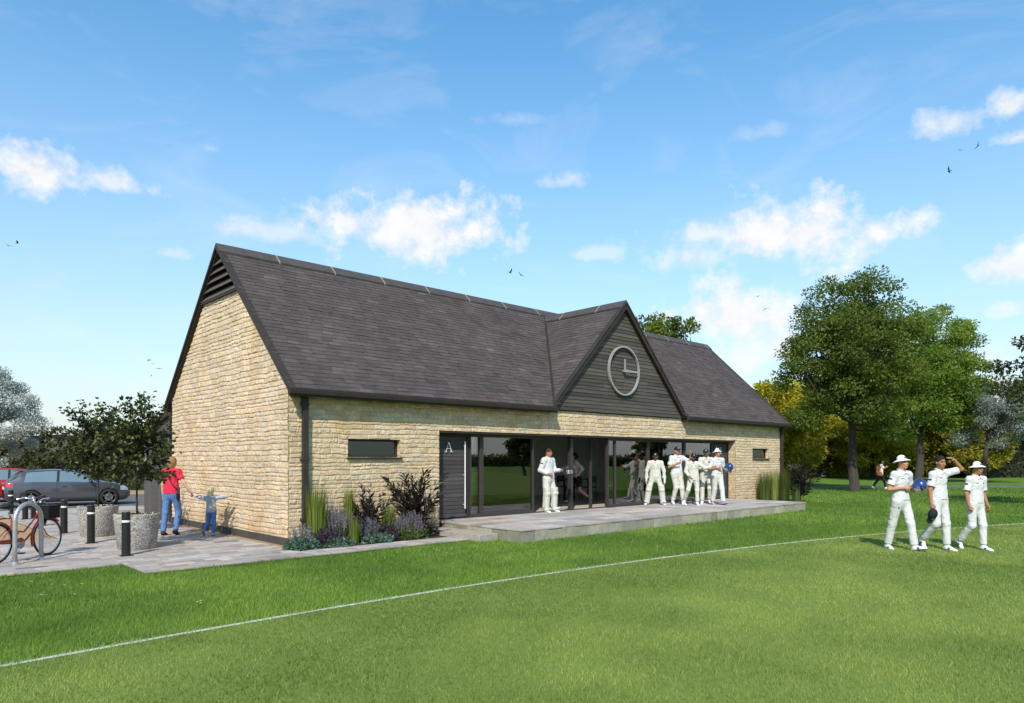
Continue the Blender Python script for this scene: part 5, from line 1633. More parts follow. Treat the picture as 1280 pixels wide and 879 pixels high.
    def gloves(s, col=WHITE, which='LR', big=1.0, palm=(0.05, 0.05, 0.06)):
        for c in which:
            f = Field(s.wr[c] - 0.28, s.wr[c] + 0.28, 0.0075)
            w = s.wr[c]; d = s.hdir[c] / np.linalg.norm(s.hdir[c]); a = np.cross(d, -s.lat_s if c == 'L' else s.lat_s); a /= np.linalg.norm(a) + 1e-9
            f.cone(w - d * 0.09, w - d * 0.005, 0.058 * big, 0.050 * big, 0.01, cut0=0.0)
            f.cone(w + d * 0.01, w + d * 0.10, 0.050 * big, 0.060 * big, 0.02, a, 0.7)
            for i in range(4):
                o = (i - 1.5) * 0.030 * big
                f.cone(w + d * 0.09 + a * o, w + d * 0.175 + a * o * 1.15, 0.019 * big, 0.016 * big, 0.004)
            f.cone(w + d * 0.03 + a * 0.045, w + d * 0.10 + a * 0.095 * big, 0.024 * big, 0.018 * big, 0.006)
            pn = -s.lat_s if c == 'L' else s.lat_s

            def colf(V):
                C_ = np.tile(np.array(col), (len(V), 1)); q = V - w
                C_[(q @ pn > 0.022) & (q @ d > 0.0)] = palm
                return C_
            s.emit('glove', f, colf)

    def world(s, p):
        """a place in the person's frame as scene coordinates"""
        a = s.root.rotation_euler.z
        v = rotz(a) @ (np.array(p) * s.k)
        return (v[0] + s.root.location.x, v[1] + s.root.location.y, v[2] + s.root.location.z)


DOWN = D3(0.04, 0, -1)


# ------------------------------------------------------------------ things people hold
def helmet(label, loc, rot, col=(0.010, 0.035, 0.14), sc=1.0, grille_col=(0.55, 0.56, 0.58)):
    t = empty('batting_helmet', loc, 0, label, 'helmet', None, sc); t.rotation_euler = rot
    f = Field((-0.2, -0.28, -0.2), (0.2, 0.2, 0.2), 0.006)
    f.ball((0, 0.01, 0.02), (0.112, 0.132, 0.122), 0.0, None)
    f.ball((0, -0.115, 0.035), (0.085, 0.095, 0.011), 0.012, rotx(R(8)))
    for c in (1, -1): f.ball((c * 0.088, 0.0, -0.055), (0.022, 0.062, 0.065), 0.012)
    f.ball((0, -0.045, -0.06), (0.090, 0.135, 0.105), 0.006, None, 's'); f.ball((0, 0.012, 0.0), (0.098, 0.115, 0.108), 0.004, None, 's')
    V, F_ = f.mesh()
    o = mesh_np('shell', V, F_, M['gloss'], t, np.tile(np.array(col), (len(V), 1)), smooth=True)
    mb = MB()
    for z, rr in ((-0.015, 0.135), (-0.042, 0.138), (-0.070, 0.134), (-0.098, 0.124)):
        mb.tube([(rr * 0.78 * math.sin(a), -0.055 - rr * 0.80 * math.cos(a) + 0.02, z) for a in np.linspace(-1.45, 1.45, 17)], 0.0042, 6)
    for a in (-0.9, 0.0, 0.9): mb.tube([(rr * 0.78 * math.sin(a), -0.055 - rr * 0.80 * math.cos(a) + 0.02, z) for z, rr in ((-0.015, 0.135), (-0.042, 0.138), (-0.070, 0.134), (-0.098, 0.124))], 0.0042, 6)
    mb.build('grille', mat('helmet_grille', grille_col, 0.4, 0.5, 4, 0.05), t, smooth=True)
    return t


def loose_cap(label, loc, rot, col=(0.010, 0.012, 0.018), sc=1.0):
    t = empty('cricket_cap', loc, 0, label, 'cap', None, sc); t.rotation_euler = rot
    f = Field((-0.2, -0.28, -0.16), (0.2, 0.2, 0.16), 0.006)
    f.ball((0, 0.01, 0.0), (0.088, 0.105, 0.085), 0.0, None, zmin=-0.02); f.ball((0, -0.11, -0.012), (0.068, 0.075, 0.010), 0.008); f.ball((0, 0.01, -0.022), (0.080, 0.096, 0.082), 0.003, None, 's')
    V, F_ = f.mesh()
    mesh_np('crown', V[:, :], F_, M['paint'], t, np.where((np.abs(V[:, :1]) < 0.02) & (V[:, 1:2] < -0.07) & (V[:, 2:] > 0.01), np.array((0.35, 0.36, 0.38)), np.array(col)), smooth=True)
    mb = MB(); mb.lathe([(0.0, 0.0835), (0.009, 0.0855), (0.006, 0.092), (0.0, 0.094)], 12, (0, 0.01, 0.0), col=(0.02, 0.02, 0.03)); mb.build('button', M['paint'], t)
    return t


M['gloss'] = mat('helmet_shell', None, 0.28, nscale=30, namt=0.05, coat=0.4)
# ------------------------------------------------------------------ the cast, each posed after the photograph
BLK = (0.012, 0.010, 0.009)
NAVY = (0.012, 0.015, 0.035)

# --- three cricketers on the pitch, walking to the right
def W2(u, v, r=0.0, d=0.0):
    z = CAMH * FPX / (v - HZ)
    return W((u - 640) / FPX * z + r, z + d)

# first: sun hat, blue helmet under the far arm
p = Figure('tallest cricketer in a wide sun hat walking with a blue helmet at his side', W2(1126, 687.5), heading(0.34, -0.94), 1.80, 0.0, 0.0075, skin=SKIN, build=0.93, pose=dict(
    lean=D3(0.03, 0.0, 1), twist=0, head=8, nod=-5,
    armR=(D3(-0.10, -0.42, -1), D3(0.62, 0.80, 0.12), D3(0.35, 0.95, 0.15)), armL=(D3(-0.16, 0.36, -1), D3(0.72, -0.42, -0.08), D3(0.9, -0.35, -0.1)), palmR=D3(-0.6, 0.3, -0.4), palmL=D3(-.1, -1, .25), gripL=0.5,
    legR=(D3(-0.26, 0.02, -1), D3(-0.26, 0.0, -1), D3(1, -0.2, -0.25)), legL=(D3(0.34, -0.02, -1), D3(0.14, 0.06, -1), D3(1, 0.35, 0.22))))
p.body(); p.shirt(WHITE, 0.72, 0.0, flare=0.012); p.trousers((0.53,0.54,0.525), marks=True); p.shoes((0.62, 0.63, 0.66), (0.20, 0.05, 0.05), (0.05, 0.08, 0.22)); p.hair((0.03, 0.02, 0.013)); p.hat(); 
hl = p.world(p.wr['L'] + np.array([0.0, -0.09, 0.095]))
helmet('blue batting helmet held at the side of the cricketer in the wide hat', hl, (R(62), R(20), heading(0.75, -0.65)), sc=0.95)

# second: bare head, one hand raised to it, cap in the other
p = Figure('dark haired bareheaded cricketer in whites with one hand raised to his head', W2(1173, 687.5), heading(0.30, -0.95), 1.79, 0.0, 0.0075, skin=TAN, build=0.93, pose=dict(
    lean=D3(0.02, 0.02, 1), twist=4, head=-12, nod=4, shrug=0.08,
    armR=(D3(0.0, -0.26, -1), D3(0.16, -0.06, -1)), armL=(D3(0.50, 0.85, 0.30), D3(0.0, -0.85, 0.80), D3(-0.1, -0.9, 0.45)), palmL=D3(-0.3, -0.7, -0.7), gripR=0.9, gripL=0.3,
    legR=(D3(0.10, -0.02, -1), D3(-0.95, 0.0, -1), D3(0.55, -0.1, -0.85)), legL=(D3(0.16, 0.03, -1), D3(0.02, 0.03, -1), D3(1, 0.12, -0.14))))
p.body(); p.shirt(WHITE, 0.78, -0.005, flare=0.012); p.trousers((0.53,0.54,0.53)); p.shoes((0.66, 0.67, 0.68), (0.08, 0.12, 0.12), (0.06, 0.12, 0.10)); p.hair(BLK)
loose_cap('dark green cap dangling from the hand of the bareheaded cricketer', p.world(p.wr['R'] + np.array([-0.01, -0.03, -0.21])), (R(100), R(15), heading(0.2, -1)), (0.008, 0.014, 0.014))

# third: smaller, brimmed hat, arms hanging
p = Figure('shortest cricketer in whites and a dark lined brimmed hat, arms hanging as he walks', W2(1219, 687.5), heading(0.32, -0.95), 1.66, 0.0, 0.0075, skin=TAN, build=0.93, pose=dict(
    lean=D3(0.04, 0.0, 1), twist=-4, head=4, nod=2,
    armR=(D3(-0.05, -0.24, -1), D3(0.22, 0.02, -1)), armL=(D3(-0.10, 0.20, -1), D3(0.30, 0.10, -1)), gripR=0.8, gripL=0.8,
    legR=(D3(0.02, -0.02, -1), D3(-0.80, 0.0, -1), D3(0.6, -0.1, -0.8)), legL=(D3(0.20, 0.02, -1), D3(0.02, 0.0, -1), D3(1, 0.1, -0.14))))
p.body(); p.shirt(WHITE, 0.80, 0.0, flare=0.012); p.trousers((0.53,0.54,0.53)); p.shoes((0.66, 0.67, 0.70), (0.12, 0.13, 0.15), (0.05, 0.06, 0.10)); p.hair(BLK); p.hat((0.72, 0.73, 0.72), (0.10, 0.13, 0.12))

# --- the five on the terrace
TZ = TH
def W3(u, depth): return W((u - 640) / FPX * depth, depth)
DT = 22.2
p = Figure('wicketkeeper in leg pads and big gloves, legs apart, on the terrace', W3(819, DT), heading(-0.16, -1), 1.66, TZ, 0.0095, skin=SKIN, build=1.08, pose=dict(
    lean=D3(0.10, 0, 1), head=0, nod=10,
    armR=(D3(0.02, -0.34, -1), D3(0.10, -0.02, -1)), armL=(D3(0.02, 0.34, -1), D3(0.10, 0.04, -1)), gripR=0.3, gripL=0.3,
    legR=(D3(0.16, -0.30, -1), D3(-0.12, -0.16, -1), D3(1, -0.35, -0.12)), legL=(D3(0.14, 0.28, -1), D3(-0.10, 0.12, -1), D3(1, 0.35, -0.12))))
p.body(beard=(0.20, 0.10, 0.05)); p.shirt(CREAM, 1.95, -0.03, 0.018, accent=(0.16, 0.06, 0.05)); p.trousers(CREAM, 0.95, marks=True); p.shoes(); p.hair((0.10, 0.05, 0.02)); p.cap(NAVY); p.pads(CREAM); p.gloves(CREAM, 'LR', 1.25)

p = Figure('tall clapping cricketer in a white short sleeved shirt and dark cap on the terrace', W3(846, DT + 0.1), heading(0.08, -1), 1.84, TZ, 0.0095, skin=SKIN, build=0.95, pose=dict(
    lean=D3(0.02, 0, 1), head=10, nod=4,
    armR=(D3(0.10, -0.28, -1), D3(0.75, 0.70, 0.35), D3(0.5, 0.8, 0.35)), armL=(D3(0.62, 0.62, -0.42), D3(0.15, 0.02, 1), D3(0.2, -0.1, 1)), palmR=D3(-.3, .5, .8), gripL=0.5,
    legR=(D3(0.05, 0.14, -1), D3(-0.30, -0.16, -1)), legL=(D3(0.18, 0.10, -1), D3(-0.05, 0.12, -1))))
p.body(); p.shirt((0.55,0.56,0.58), 0.80, -0.02, accent=(0.05, 0.08, 0.25)); p.trousers(CREAM, 0.96, marks=True); p.shoes(); p.hair(BLK); p.cap(NAVY)

p = Figure('short bearded cricketer in a black cap and long sleeves reaching an arm across', W3(867, DT - 0.2), heading(-0.12, -1), 1.61, TZ, 0.0095, skin=TAN, build=1.02, pose=dict(
    lean=D3(0.08, -0.05, 1), head=14, nod=8,
    armR=(D3(0.05, -0.24, -1), D3(0.55, 0.35, -0.55)), armL=(D3(0.55, 0.60, -0.45), D3(0.28, 0.95, 0.12)), gripL=0.4,
    legR=(D3(0.18, -0.24, -1), D3(-0.62, -0.28, -1), D3(0.75, -0.5, -0.6)), legL=(D3(0.08, 0.05, -1), D3(-0.08, 0.02, -1))))
p.body(beard=(0.012, 0.010, 0.009)); p.shirt(CREAM, 1.92, -0.10, 0.018, accent=(0.2, 0.05, 0.04)); p.trousers(CREAM, 0.95, marks=True); p.shoes(); p.hair(BLK); p.cap((0.010, 0.012, 0.016))

p = Figure('smiling cricketer in a dark green cap, forearms crossed, fourth along the terrace group', W3(882.5, DT + 0.25), heading(-0.22, -1), 1.76, TZ, 0.0095, skin=SKIN, build=0.95, pose=dict(
    lean=D3(0.03, 0.0, 1), head=-4, nod=4,
    armR=(D3(0.22, -0.25, -1), D3(0.65, 0.75, 0.02)), armL=(D3(0.20, 0.28, -1), D3(0.68, -0.62, -0.05)),
    legR=(D3(0.10, -0.06, -1), D3(-0.05, -0.02, -1)), legL=(D3(0.20, 0.05, -1), D3(-0.42, 0.0, -1))))
p.body(beard=(0.16, 0.09, 0.055)); p.shirt(CREAM, 1.55, -0.10, 0.018, accent=(0.04, 0.08, 0.06)); p.trousers(CREAM, 0.95, marks=True); p.shoes(); p.hair(BLK); p.cap((0.012, 0.022, 0.014))

p = Figure('cricketer in a floppy white hat striding with legs crossed, rightmost on the terrace', W3(896.5, DT - 0.1), heading(0.22, -0.97), 1.77, TZ, 0.0095, skin=SKIN, build=0.95, pose=dict(
    lean=D3(0.0, 0.0, 1), head=10, nod=-2,
    armR=(D3(0.02, -0.35, -1), D3(0.66, 0.75, 0.15)), armL=(D3(-0.20, 0.26, -1), D3(0.70, 0.02, -0.10), D3(1, -0.2, 0.0)), gripL=0.5,
    legR=(D3(-0.14, 0.10, -1), D3(-0.28, -0.04, -1), D3(1, -0.1, -0.3)), legL=(D3(0.32, 0.0, -1), D3(0.20, 0.0, -1), D3(1, 0.15, 0.25))))
p.body(); p.shirt(WHITE, 0.85, 0.03, accent=(0.03, 0.09, 0.10)); p.trousers((0.53,0.54,0.50), 0.97); p.shoes((0.28, 0.30, 0.40), (0.08, 0.08, 0.12)); p.hair((0.03, 0.02, 0.013)); p.hat((0.74, 0.75, 0.74))
helmet('blue batting helmet at the hip of the cricketer in the floppy white hat', p.world(p.wr['L'] + np.array([0.0, -0.09, 0.08])), (R(70), R(20), heading(0.6, -0.8)), (0.008, 0.04, 0.16), 1.0)

# --- batsman in the doorway, padded up, helmet in hand
bx, by = W(1.0, 19.15)
p = Figure('padded batsman standing in the open doorway looking to the right', (bx, by), heading(0.78, -0.62), 1.74, TZ, 0.0085, skin=TAN, build=1.05, pose=dict(
    lean=D3(-0.04, 0, 1), head=10, nod=4,
    armR=(D3(-0.22, -0.34, -1), D3(0.75, 0.42, -0.42), D3(0.6, 0.7, -0.3)), armL=(D3(0.25, 0.10, -1), D3(1, -0.05, 0.05)), gripR=0.6, gripL=0.6,
    legR=(D3(0.05, -0.10, -1), D3(-0.06, -0.02, -1)), legL=(D3(0.20, 0.10, -1), D3(-0.04, 0.02, -1), D3(1, 0.1, -0.12))))
p.body(); p.shirt(WHITE, 1.92, -0.02, 0.024, accent=(0.2, 0.05, 0.04)); p.trousers(CREAM, 0.95, 0.026, marks=True); p.shoes(); p.hair((0.035, 0.018, 0.010)); p.pads((0.51,0.525,0.455))
helmet('dark batting helmet with pale grille held out by the padded batsman', p.world(p.wr['L'] + np.array([0.0, -0.20, 0.0])), (R(-8), 0, heading(0.7, -0.72)), (0.015, 0.016, 0.020), 1.05, (0.75, 0.75, 0.74))

# --- woman running inside the room
x, y = W((721 - 640) / FPX * 22.6, 22.6)
p = Figure('woman in a pale top and black shorts running through the room behind the glass', (x, y), heading(-0.96, -0.15), 1.70, TZ, 0.010, True, PALE, dict(
    lean=D3(0.14, 0, 1), head=0,
    armR=(D3(0.20, -0.10, -1), D3(0.8, 0.25, 0.35)), armL=(D3(-0.85, 0.12, -0.75), D3(0.45, 0.05, -0.5)),
    legR=(D3(0.75, 0, -1), D3(-0.15, 0, -1), D3(1, -0.1, 0.05)), legL=(D3(-0.20, 0.02, -1), D3(-0.95, 0.05, -0.72), D3(0.3, 0.05, -1))))
p.body(); p.shirt((0.52, 0.46, 0.48), 1.75, 0.0, 0.018, False, marks=False); p.trousers(BLK, 0.36, 0.024, 'shorts', top=0.04); p.shoes((0.6, 0.6, 0.62)); p.hair(BLK, 'bun')

# --- mother and child walking away along the gable
mx, my = W2(214, 671.5)
p = Figure('woman in a red t-shirt and jeans walking away with a small child by the hand', (mx, my), heading(0.10, 1.0), 1.73, 0.045, 0.0085, True, PALE, dict(
    lean=D3(0.03, 0.0, 1), head=-6, nod=8,
    armR=(D3(-0.05, -0.62, -1), D3(0.22, -0.62, -1)), armL=(D3(0.0, 0.22, -1), D3(0.12, 0.04, -1)), gripR=0.8, gripL=0.7,
    legR=(D3(0.26, -0.04, -1), D3(-0.28, 0.0, -1), D3(0.85, -0.1, -0.42)), legL=(D3(-0.12, 0.03, -1), D3(-0.16, 0.03, -1), D3(1, 0.1, -0.2))))
JEAN = (0.085, 0.17, 0.36)
p.body(); p.shirt((0.60, 0.020, 0.060), 0.62, -0.03, 0.020, False, 't_shirt', marks=False); p.trousers(JEAN, 0.99, 0.008, 'jeans', top=0.02); p.shoes((0.05, 0.03, 0.02), (0.02, 0.015, 0.012)); p.hair((0.26, 0.15, 0.065), 'bob')
f = Field((-0.3, -0.3, -0.3), (0.3, 0.3, 0.3), 0.008)
f.cone((0, -0.06, -0.10), (0.0, 0.10, -0.06), 0.115, 0.105, 0.02, (0, 1, 0.2), 0.32); f.ball((0.0, 0.07, 0.04), (0.035, 0.12, 0.07), 0.02); f.wrinkle(0.010, 14, 4)
V, F_ = f.mesh()
mother = p
bag = empty('shoulder_bag', p.world(p.hip['R'] + np.array([-0.12, 0.08, 0.06])), p.root.rotation_euler.z + R(35), 'dark grey shoulder bag hanging at the hip of the woman in red', 'bag')
mesh_np('pouch', V, F_, M['paint'], bag, np.tile(np.array((0.030, 0.032, 0.034)), (len(V), 1)), smooth=True)
mb = MB(); inv = lambda q: tuple(rotz(-bag.rotation_euler.z) @ (np.array(p.world(q)) - np.array(bag.location)))
fwv = np.array([0, -1., 0])
mb.tube([(0.0, 0.10, 0.03), inv(p.waist + np.array([-0.10, 0.125, 0.02])), inv(p.chest + np.array([0.02, 0.135, 0.03])), inv(p.sh['L'] + np.array([-0.05, 0.06, 0.055])), inv(p.sh['L'] + np.array([-0.06, -0.01, 0.082])),
         inv(p.chest + np.array([0.06, -0.15, 0.02])), inv(p.waist + np.array([-0.06, -0.14, 0.0])), (0.0, -0.12, 0.0)], 0.012, 6)
mb.build('strap', M['rubber'], bag, smooth=True)

cx_, cy_ = W2(261, 676)
hand = np.array(p.world(p.wr['R']))
p = Figure('small blonde child in a striped jumper holding the hand of the woman in red', (cx_, cy_), heading(0.12, 1.0), 1.02, 0.045, 0.0105, False, PALE, dict(
    lean=D3(0.02, 0.08, 1), head=10, nod=12,
    armL=(D3(0.10, 1.0, 0.10), D3(0.12, 1.0, 0.28)), armR=(D3(0.0, -1.0, 0.16), D3(0.05, -1.0, 0.10)),
    legL=(D3(0.30, 0.22, -1), D3(-0.75, 0.22, -1), D3(0.7, 0.1, -0.7)), legR=(D3(0.04, 0.0, -1), D3(-0.10, 0.02, -1), D3(1, -0.1, -0.15))), child=True)
stripes = [(z, z + 0.016, (0.10, 0.11, 0.14)) for z in np.arange(-0.10, 0.55, 0.042)]
p.body(); p.shirt((0.42, 0.44, 0.47), 1.90, -0.08, 0.028, False, 'jumper', marks=False, trim=stripes); p.trousers((0.075, 0.18, 0.42), 0.98, 0.016, 'jeans', top=-0.02); p.shoes((0.55, 0.40, 0.38)); p.hair((0.62, 0.52, 0.32), 'bob')

bpy.context.view_layer.update()
ch = np.array(p.world(p.wr['L'] + p.hdir['L'] / np.linalg.norm(p.hdir['L']) * 0.06)); mh = np.array(mother.world(mother.wr['R'] + mother.hdir['R'] / np.linalg.norm(mother.hdir['R']) * 0.10))
p.root.location.x += mh[0] - ch[0]; p.root.location.y += mh[1] - ch[1]

# --- woman walking on the far footpath
zf = 39.5
x, y = W((1101 - 640) / FPX * zf, zf)
p = Figure('woman in sunglasses, white vest and black leggings striding along the far footpath', (x, y), heading(0.85, -0.5), 1.72, 0.0, 0.0115, True, SKIN, dict(
    lean=D3(0.05, 0, 1), head=5,
    armR=(D3(-0.30, -0.15, -1), D3(0.35, 0.0, -1)), armL=(D3(0.10, 0.15, -1), D3(0.75, 0.1, 0.65)),
    legR=(D3(-0.45, 0, -1), D3(-0.62, 0, -1), D3(0.8, 0, -0.6)), legL=(D3(0.42, 0, -1), D3(0.22, 0, -1), D3(1, 0.1, 0.1))))
p.body(); p.shirt((0.62, 0.61, 0.60), 0.0, -0.08, 0.012, False, 'vest', marks=False); p.trousers((0.012, 0.012, 0.014), 0.93, 0.006, 'leggings', top=-0.02); p.shoes((0.75, 0.75, 0.76)); p.hair(BLK, 'long')
f = p.field(0.006)
for c in (1, -1): f.ball(p.H(c * 0.030, -0.088, 0.004), (0.024, 0.014, 0.018), 0.0, p.hr)
f.cone(p.H(-0.05, -0.08, 0.008), p.H(0.05, -0.08, 0.008), 0.005, 0.005, 0.004)
p.emit('sunglasses', f, (0.01, 0.01, 0.01))
f = Field((-0.35,) * 3, (0.35,) * 3, 0.010)
f.cone((0, -0.07, -0.15), (0, 0.02, 0.16), 0.15, 0.085, 0.03, (0, 1, 0), 0.42); f.wrinkle(0.012, 12, 6)
V, F_ = f.mesh()
bag = empty('tote_bag', p.world(p.hip['R'] + np.array([-0.13, 0.14, 0.20])), p.root.rotation_euler.z, 'orange tote bag slung behind the woman on the far footpath', 'bag')
mesh_np('pouch', V, F_, M['paint'], bag, np.tile(np.array((0.62, 0.22, 0.09)), (len(V), 1)), smooth=True)
mb = MB(); mb.tube([(0, -0.05, 0.15), (0.06, -0.10, 0.32), (0.06, -0.02, 0.37), (0, 0.05, 0.18)], 0.010, 6, col=(0.5, 0.16, 0.06)); mb.build('strap', M['paint'], bag)
# ------------------------------------------------------------------ bollards, planters, cycle stand, bicycle
M['band'] = mat('white_band', (0.75, 0.75, 0.73), 0.5, 0, 4, 0.05)
M['aggregate'] = None
m, nt, pb = newmat('exposed_aggregate_concrete'); L = nt.links.new
tc = node(nt, 'ShaderNodeTexCoord')
vo = node(nt, 'ShaderNodeTexVoronoi', Scale=55.0); L(tc.outputs['Object'], vo.inputs['Vector'])
sx = node(nt, 'ShaderNodeSeparateColor'); L(vo.outputs['Color'], sx.inputs[0])
rp = node(nt, 'ShaderNodeValToRGB'); L(sx.outputs[0], rp.inputs['Fac'])
e = rp.color_ramp.elements; e[0].position = 0.0; e[0].color = (0.10, 0.095, 0.085, 1); e[1].position = 1.0; e[1].color = (0.52, 0.50, 0.45, 1)
for p_, c_ in ((0.25, (0.22, 0.20, 0.17, 1)), (0.5, (0.33, 0.31, 0.28, 1)), (0.75, (0.40, 0.38, 0.35, 1))):
    k_ = e.new(p_); k_.color = c_
nz_ = node(nt, 'ShaderNodeTexNoise', Scale=3.5, Detail=4.0); L(tc.outputs['Object'], nz_.inputs['Vector'])
mr_ = node(nt, 'ShaderNodeMapRange'); mr_.inputs['From Min'].default_value = 0.3; mr_.inputs['From Max'].default_value = 0.7; mr_.inputs['To Min'].default_value = 0.8; mr_.inputs['To Max'].default_value = 1.15; L(nz_.outputs['Fac'], mr_.inputs['Value'])
hs_ = node(nt, 'ShaderNodeHueSaturation'); L(rp.outputs[0], hs_.inputs['Color']); L(mr_.outputs[0], hs_.inputs['Value']); L(hs_.outputs[0], pb.inputs['Base Color'])
bp_ = node(nt, 'ShaderNodeBump', Strength=0.7, Distance=0.01); L(vo.outputs['Distance'], bp_.inputs['Height']); L(bp_.outputs[0], pb.inputs['Normal'])
pb.inputs['Roughness'].default_value = 0.9
M['aggregate'] = m
PZ = 0.047

bol = empty('bollard')
mb = MB(); mb.lathe([(0.085, 0), (0.085, 0.012), (0.072, 0.014), (0.070, 0.585)], 28); mb.box(-0.10, 0.10, -0.10, 0.10, 0.0, 0.008); mb.build('post', M['black'], bol, smooth=True, angle=30)
mb = MB(); mb.lathe([(0.068, 0.586), (0.068, 0.622)], 28); mb.build('reflective_band', M['band'], bol, smooth=True, angle=30)
mb = MB(); mb.lathe([(0.070, 0.623), (0.070, 0.752), (0.062, 0.765), (0.0, 0.768)], 28); mb.build('cap', M['black'], bol, smooth=True, angle=30)
bl = ['black bollard in front of the nearer planter, nearest the lawn', 'black bollard in front of the farther planter', 'black bollard standing alone between the far planter and the bicycle basket',
      'black bollard behind the bicycle basket', 'black bollard just left of the arch of the cycle stand', 'farthest black bollard, above the bicycle saddle']
for i, y in enumerate((0.49, 2.99, 5.50, 8.0, 10.5, 13.0)):
    o = bol if i == 0 else copy_tree(bol)
    o.location = (-2.77, y, PZ if y < 12.9 else 0.012)
    tag(o, bl[i], 'bollard', 'row of bollards')

# planters with their standard trees
plt_ = empty('planter')
mb = MB(); mb.lathe([(0.37, 0.0), (0.385, 0.02), (0.465, 0.685), (0.470, 0.72), (0.455, 0.735), (0.415, 0.735), (0.405, 0.70), (0.385, 0.58)], 56, cap=False)
mb.build('bowl', M['aggregate'], plt_, smooth=True, angle=50)
mb = MB(); mb.lathe([(0.0, 0.655), (0.2, 0.665), (0.392, 0.64)], 32, cap=False); mb.build('soil', M['soil'], plt_)
r_ = np.random.default_rng(88); n = 260
a_ = r_.random(n) * 2 * np.pi; q_ = np.sqrt(r_.random(n)) * 0.36
V, Fc, Cc = leaf_quads(np.stack([q_ * np.cos(a_), q_ * np.sin(a_), 0.67 + 0.05 * r_.random(n)], -1), 0.07, vary((0.10, 0.03, 0.015), (0.06, 0.07, 0.02), n, r_), r_, None, 0.0)
mesh_np('leaf_litter', V, Fc, M['leaf_dark'], plt_, Cc)
pl = [(-2.33, 1.48, 'rough concrete planter nearest the lawn, holding the nearer potted tree'), (-2.33, 4.42, 'rough concrete planter farther back, holding the farther potted tree')]


def potted_tree(label, x, y, seed):
    r_ = np.random.default_rng(seed)
    t = empty('potted_tree', (x, y, PZ + 0.575), r_.random() * 6, label, 'tree', 'potted trees in the planters', 1.06)
    mb = MB(); mb.tube([(0, 0, -0.03), (0.004, 0.003, 0.35), (-0.004, 0.006, 0.75), (0.0, 0.0, 1.48)], [0.020, 0.017, 0.016, 0.014], 8)
    P, O = [], []
    for i in range(60):
        a = 2 * math.pi * i * 0.381966 + r_.normal(0, 0.2); b0 = r_.uniform(0.60, 1.45)
        up = r_.uniform(-0.25, 1.25); ln = r_.uniform(0.46, 0.74) * (1.0 if up < 0.6 else 1.2)
        e = np.array([math.cos(a) * ln * math.cos(up), math.sin(a) * ln * math.cos(up), b0 + ln * math.sin(up) + 0.12])
        s0 = np.array([0, 0, b0]); m = s0 * 0.5 + e * 0.5 + np.array([0, 0, 0.07]) + r_.normal(0, 0.03, 3)
        mb.tube([s0, m, e], [0.009, 0.006, 0.002], 5)
        for k in range(52):
            s = r_.uniform(0.32, 1.05); p = (s0 * (1 - s) ** 2 + 2 * m * s * (1 - s) + e * s * s)
            P.append(p + r_.normal(0, 0.048, 3)); O.append(e - s0)
    mb.build('trunk', M['bark'], t, smooth=True)
    P, O = np.array(P), np.array(O); n = len(P)
    V, Fc, Cc = leaf_quads(P, 0.082, vary((0.016, 0.026, 0.007), (0.090, 0.110, 0.016), n, r_, 0.25, r_.random(n) ** 2), r_, O * 0.6, 0.45, 0.72, 0.5)
    mesh_np('crown', V, Fc, M['leaf_dark'], t, Cc)
    return t


for i, (x, y, lab) in enumerate(pl):
    o = plt_ if i == 0 else copy_tree(plt_)
    o.location = (x, y, PZ); o.rotation_euler = (0, 0, i * 1.3); o.scale = (0.86, 0.86, 0.90)
    tag(o, lab, 'planter', 'concrete planters')
    potted_tree(['dark leaved potted tree in the planter nearest the lawn', 'dark leaved potted tree in the planter farther back'][i], x, y, 301 + i)

# cycle stand
M['galv'] = mat('galvanised_steel', (0.42, 0.43, 0.44), 0.38, 0.6, 14, 0.12)
bx0, by0 = G(-4, 705.5, PZ); bx1, by1 = G(53, 695.3, PZ)
bdir = np.array([bx1 - bx0, by1 - by0]); bdir /= np.linalg.norm(bdir); bang = math.atan2(bdir[1], bdir[0])
sx_, sy_ = G(35.5, 702.5, PZ)
st = empty('cycle_stand', (sx_, sy_, PZ), bang, 'galvanised steel hoop cycle stand holding the red bicycle', 'cycle stand')
hw_, hh_, rr_ = 0.27, 0.98, 0.27
pts = [(-hw_, 0, 0)] + [(-hw_, 0, z) for z in (0.3, 0.6)] + [(-rr_ * math.cos(a), 0, hh_ - rr_ - 0.02 + rr_ * math.sin(a)) for a in np.linspace(0, math.pi, 17)] + [(hw_, 0, z) for z in (0.6, 0.3)] + [(hw_, 0, 0)]
mb = MB(); mb.tube(pts, 0.034, 16); mb.build('hoop', M['galv'], st, smooth=True)
for k in (-1, 1):
    mb = MB(); mb.lathe([(0.075, 0), (0.075, 0.012), (0.045, 0.016), (0.042, 0.05)], 24, (k * hw_, 0, 0)); mb.build('foot_plate', M['galv'], st, smooth=True, angle=30)

# bicycle (along +X of its own frame, rear hub at 0)
M['red_paint'] = mat('red_bicycle_enamel', (0.33, 0.022, 0.012), 0.28, 0, 10, 0.08, coat=0.5)
M['chrome'] = mat('bright_metal', (0.62, 0.62, 0.62), 0.22, 0.9, 10, 0.05)
bk = empty('bicycle', (bx0 - bdir[1] * 0.02, by0 + bdir[0] * 0.02, PZ), bang, 'red step-through bicycle with black front basket parked against the cycle stand', 'bicycle')
WR = 0.325; WB = 1.08


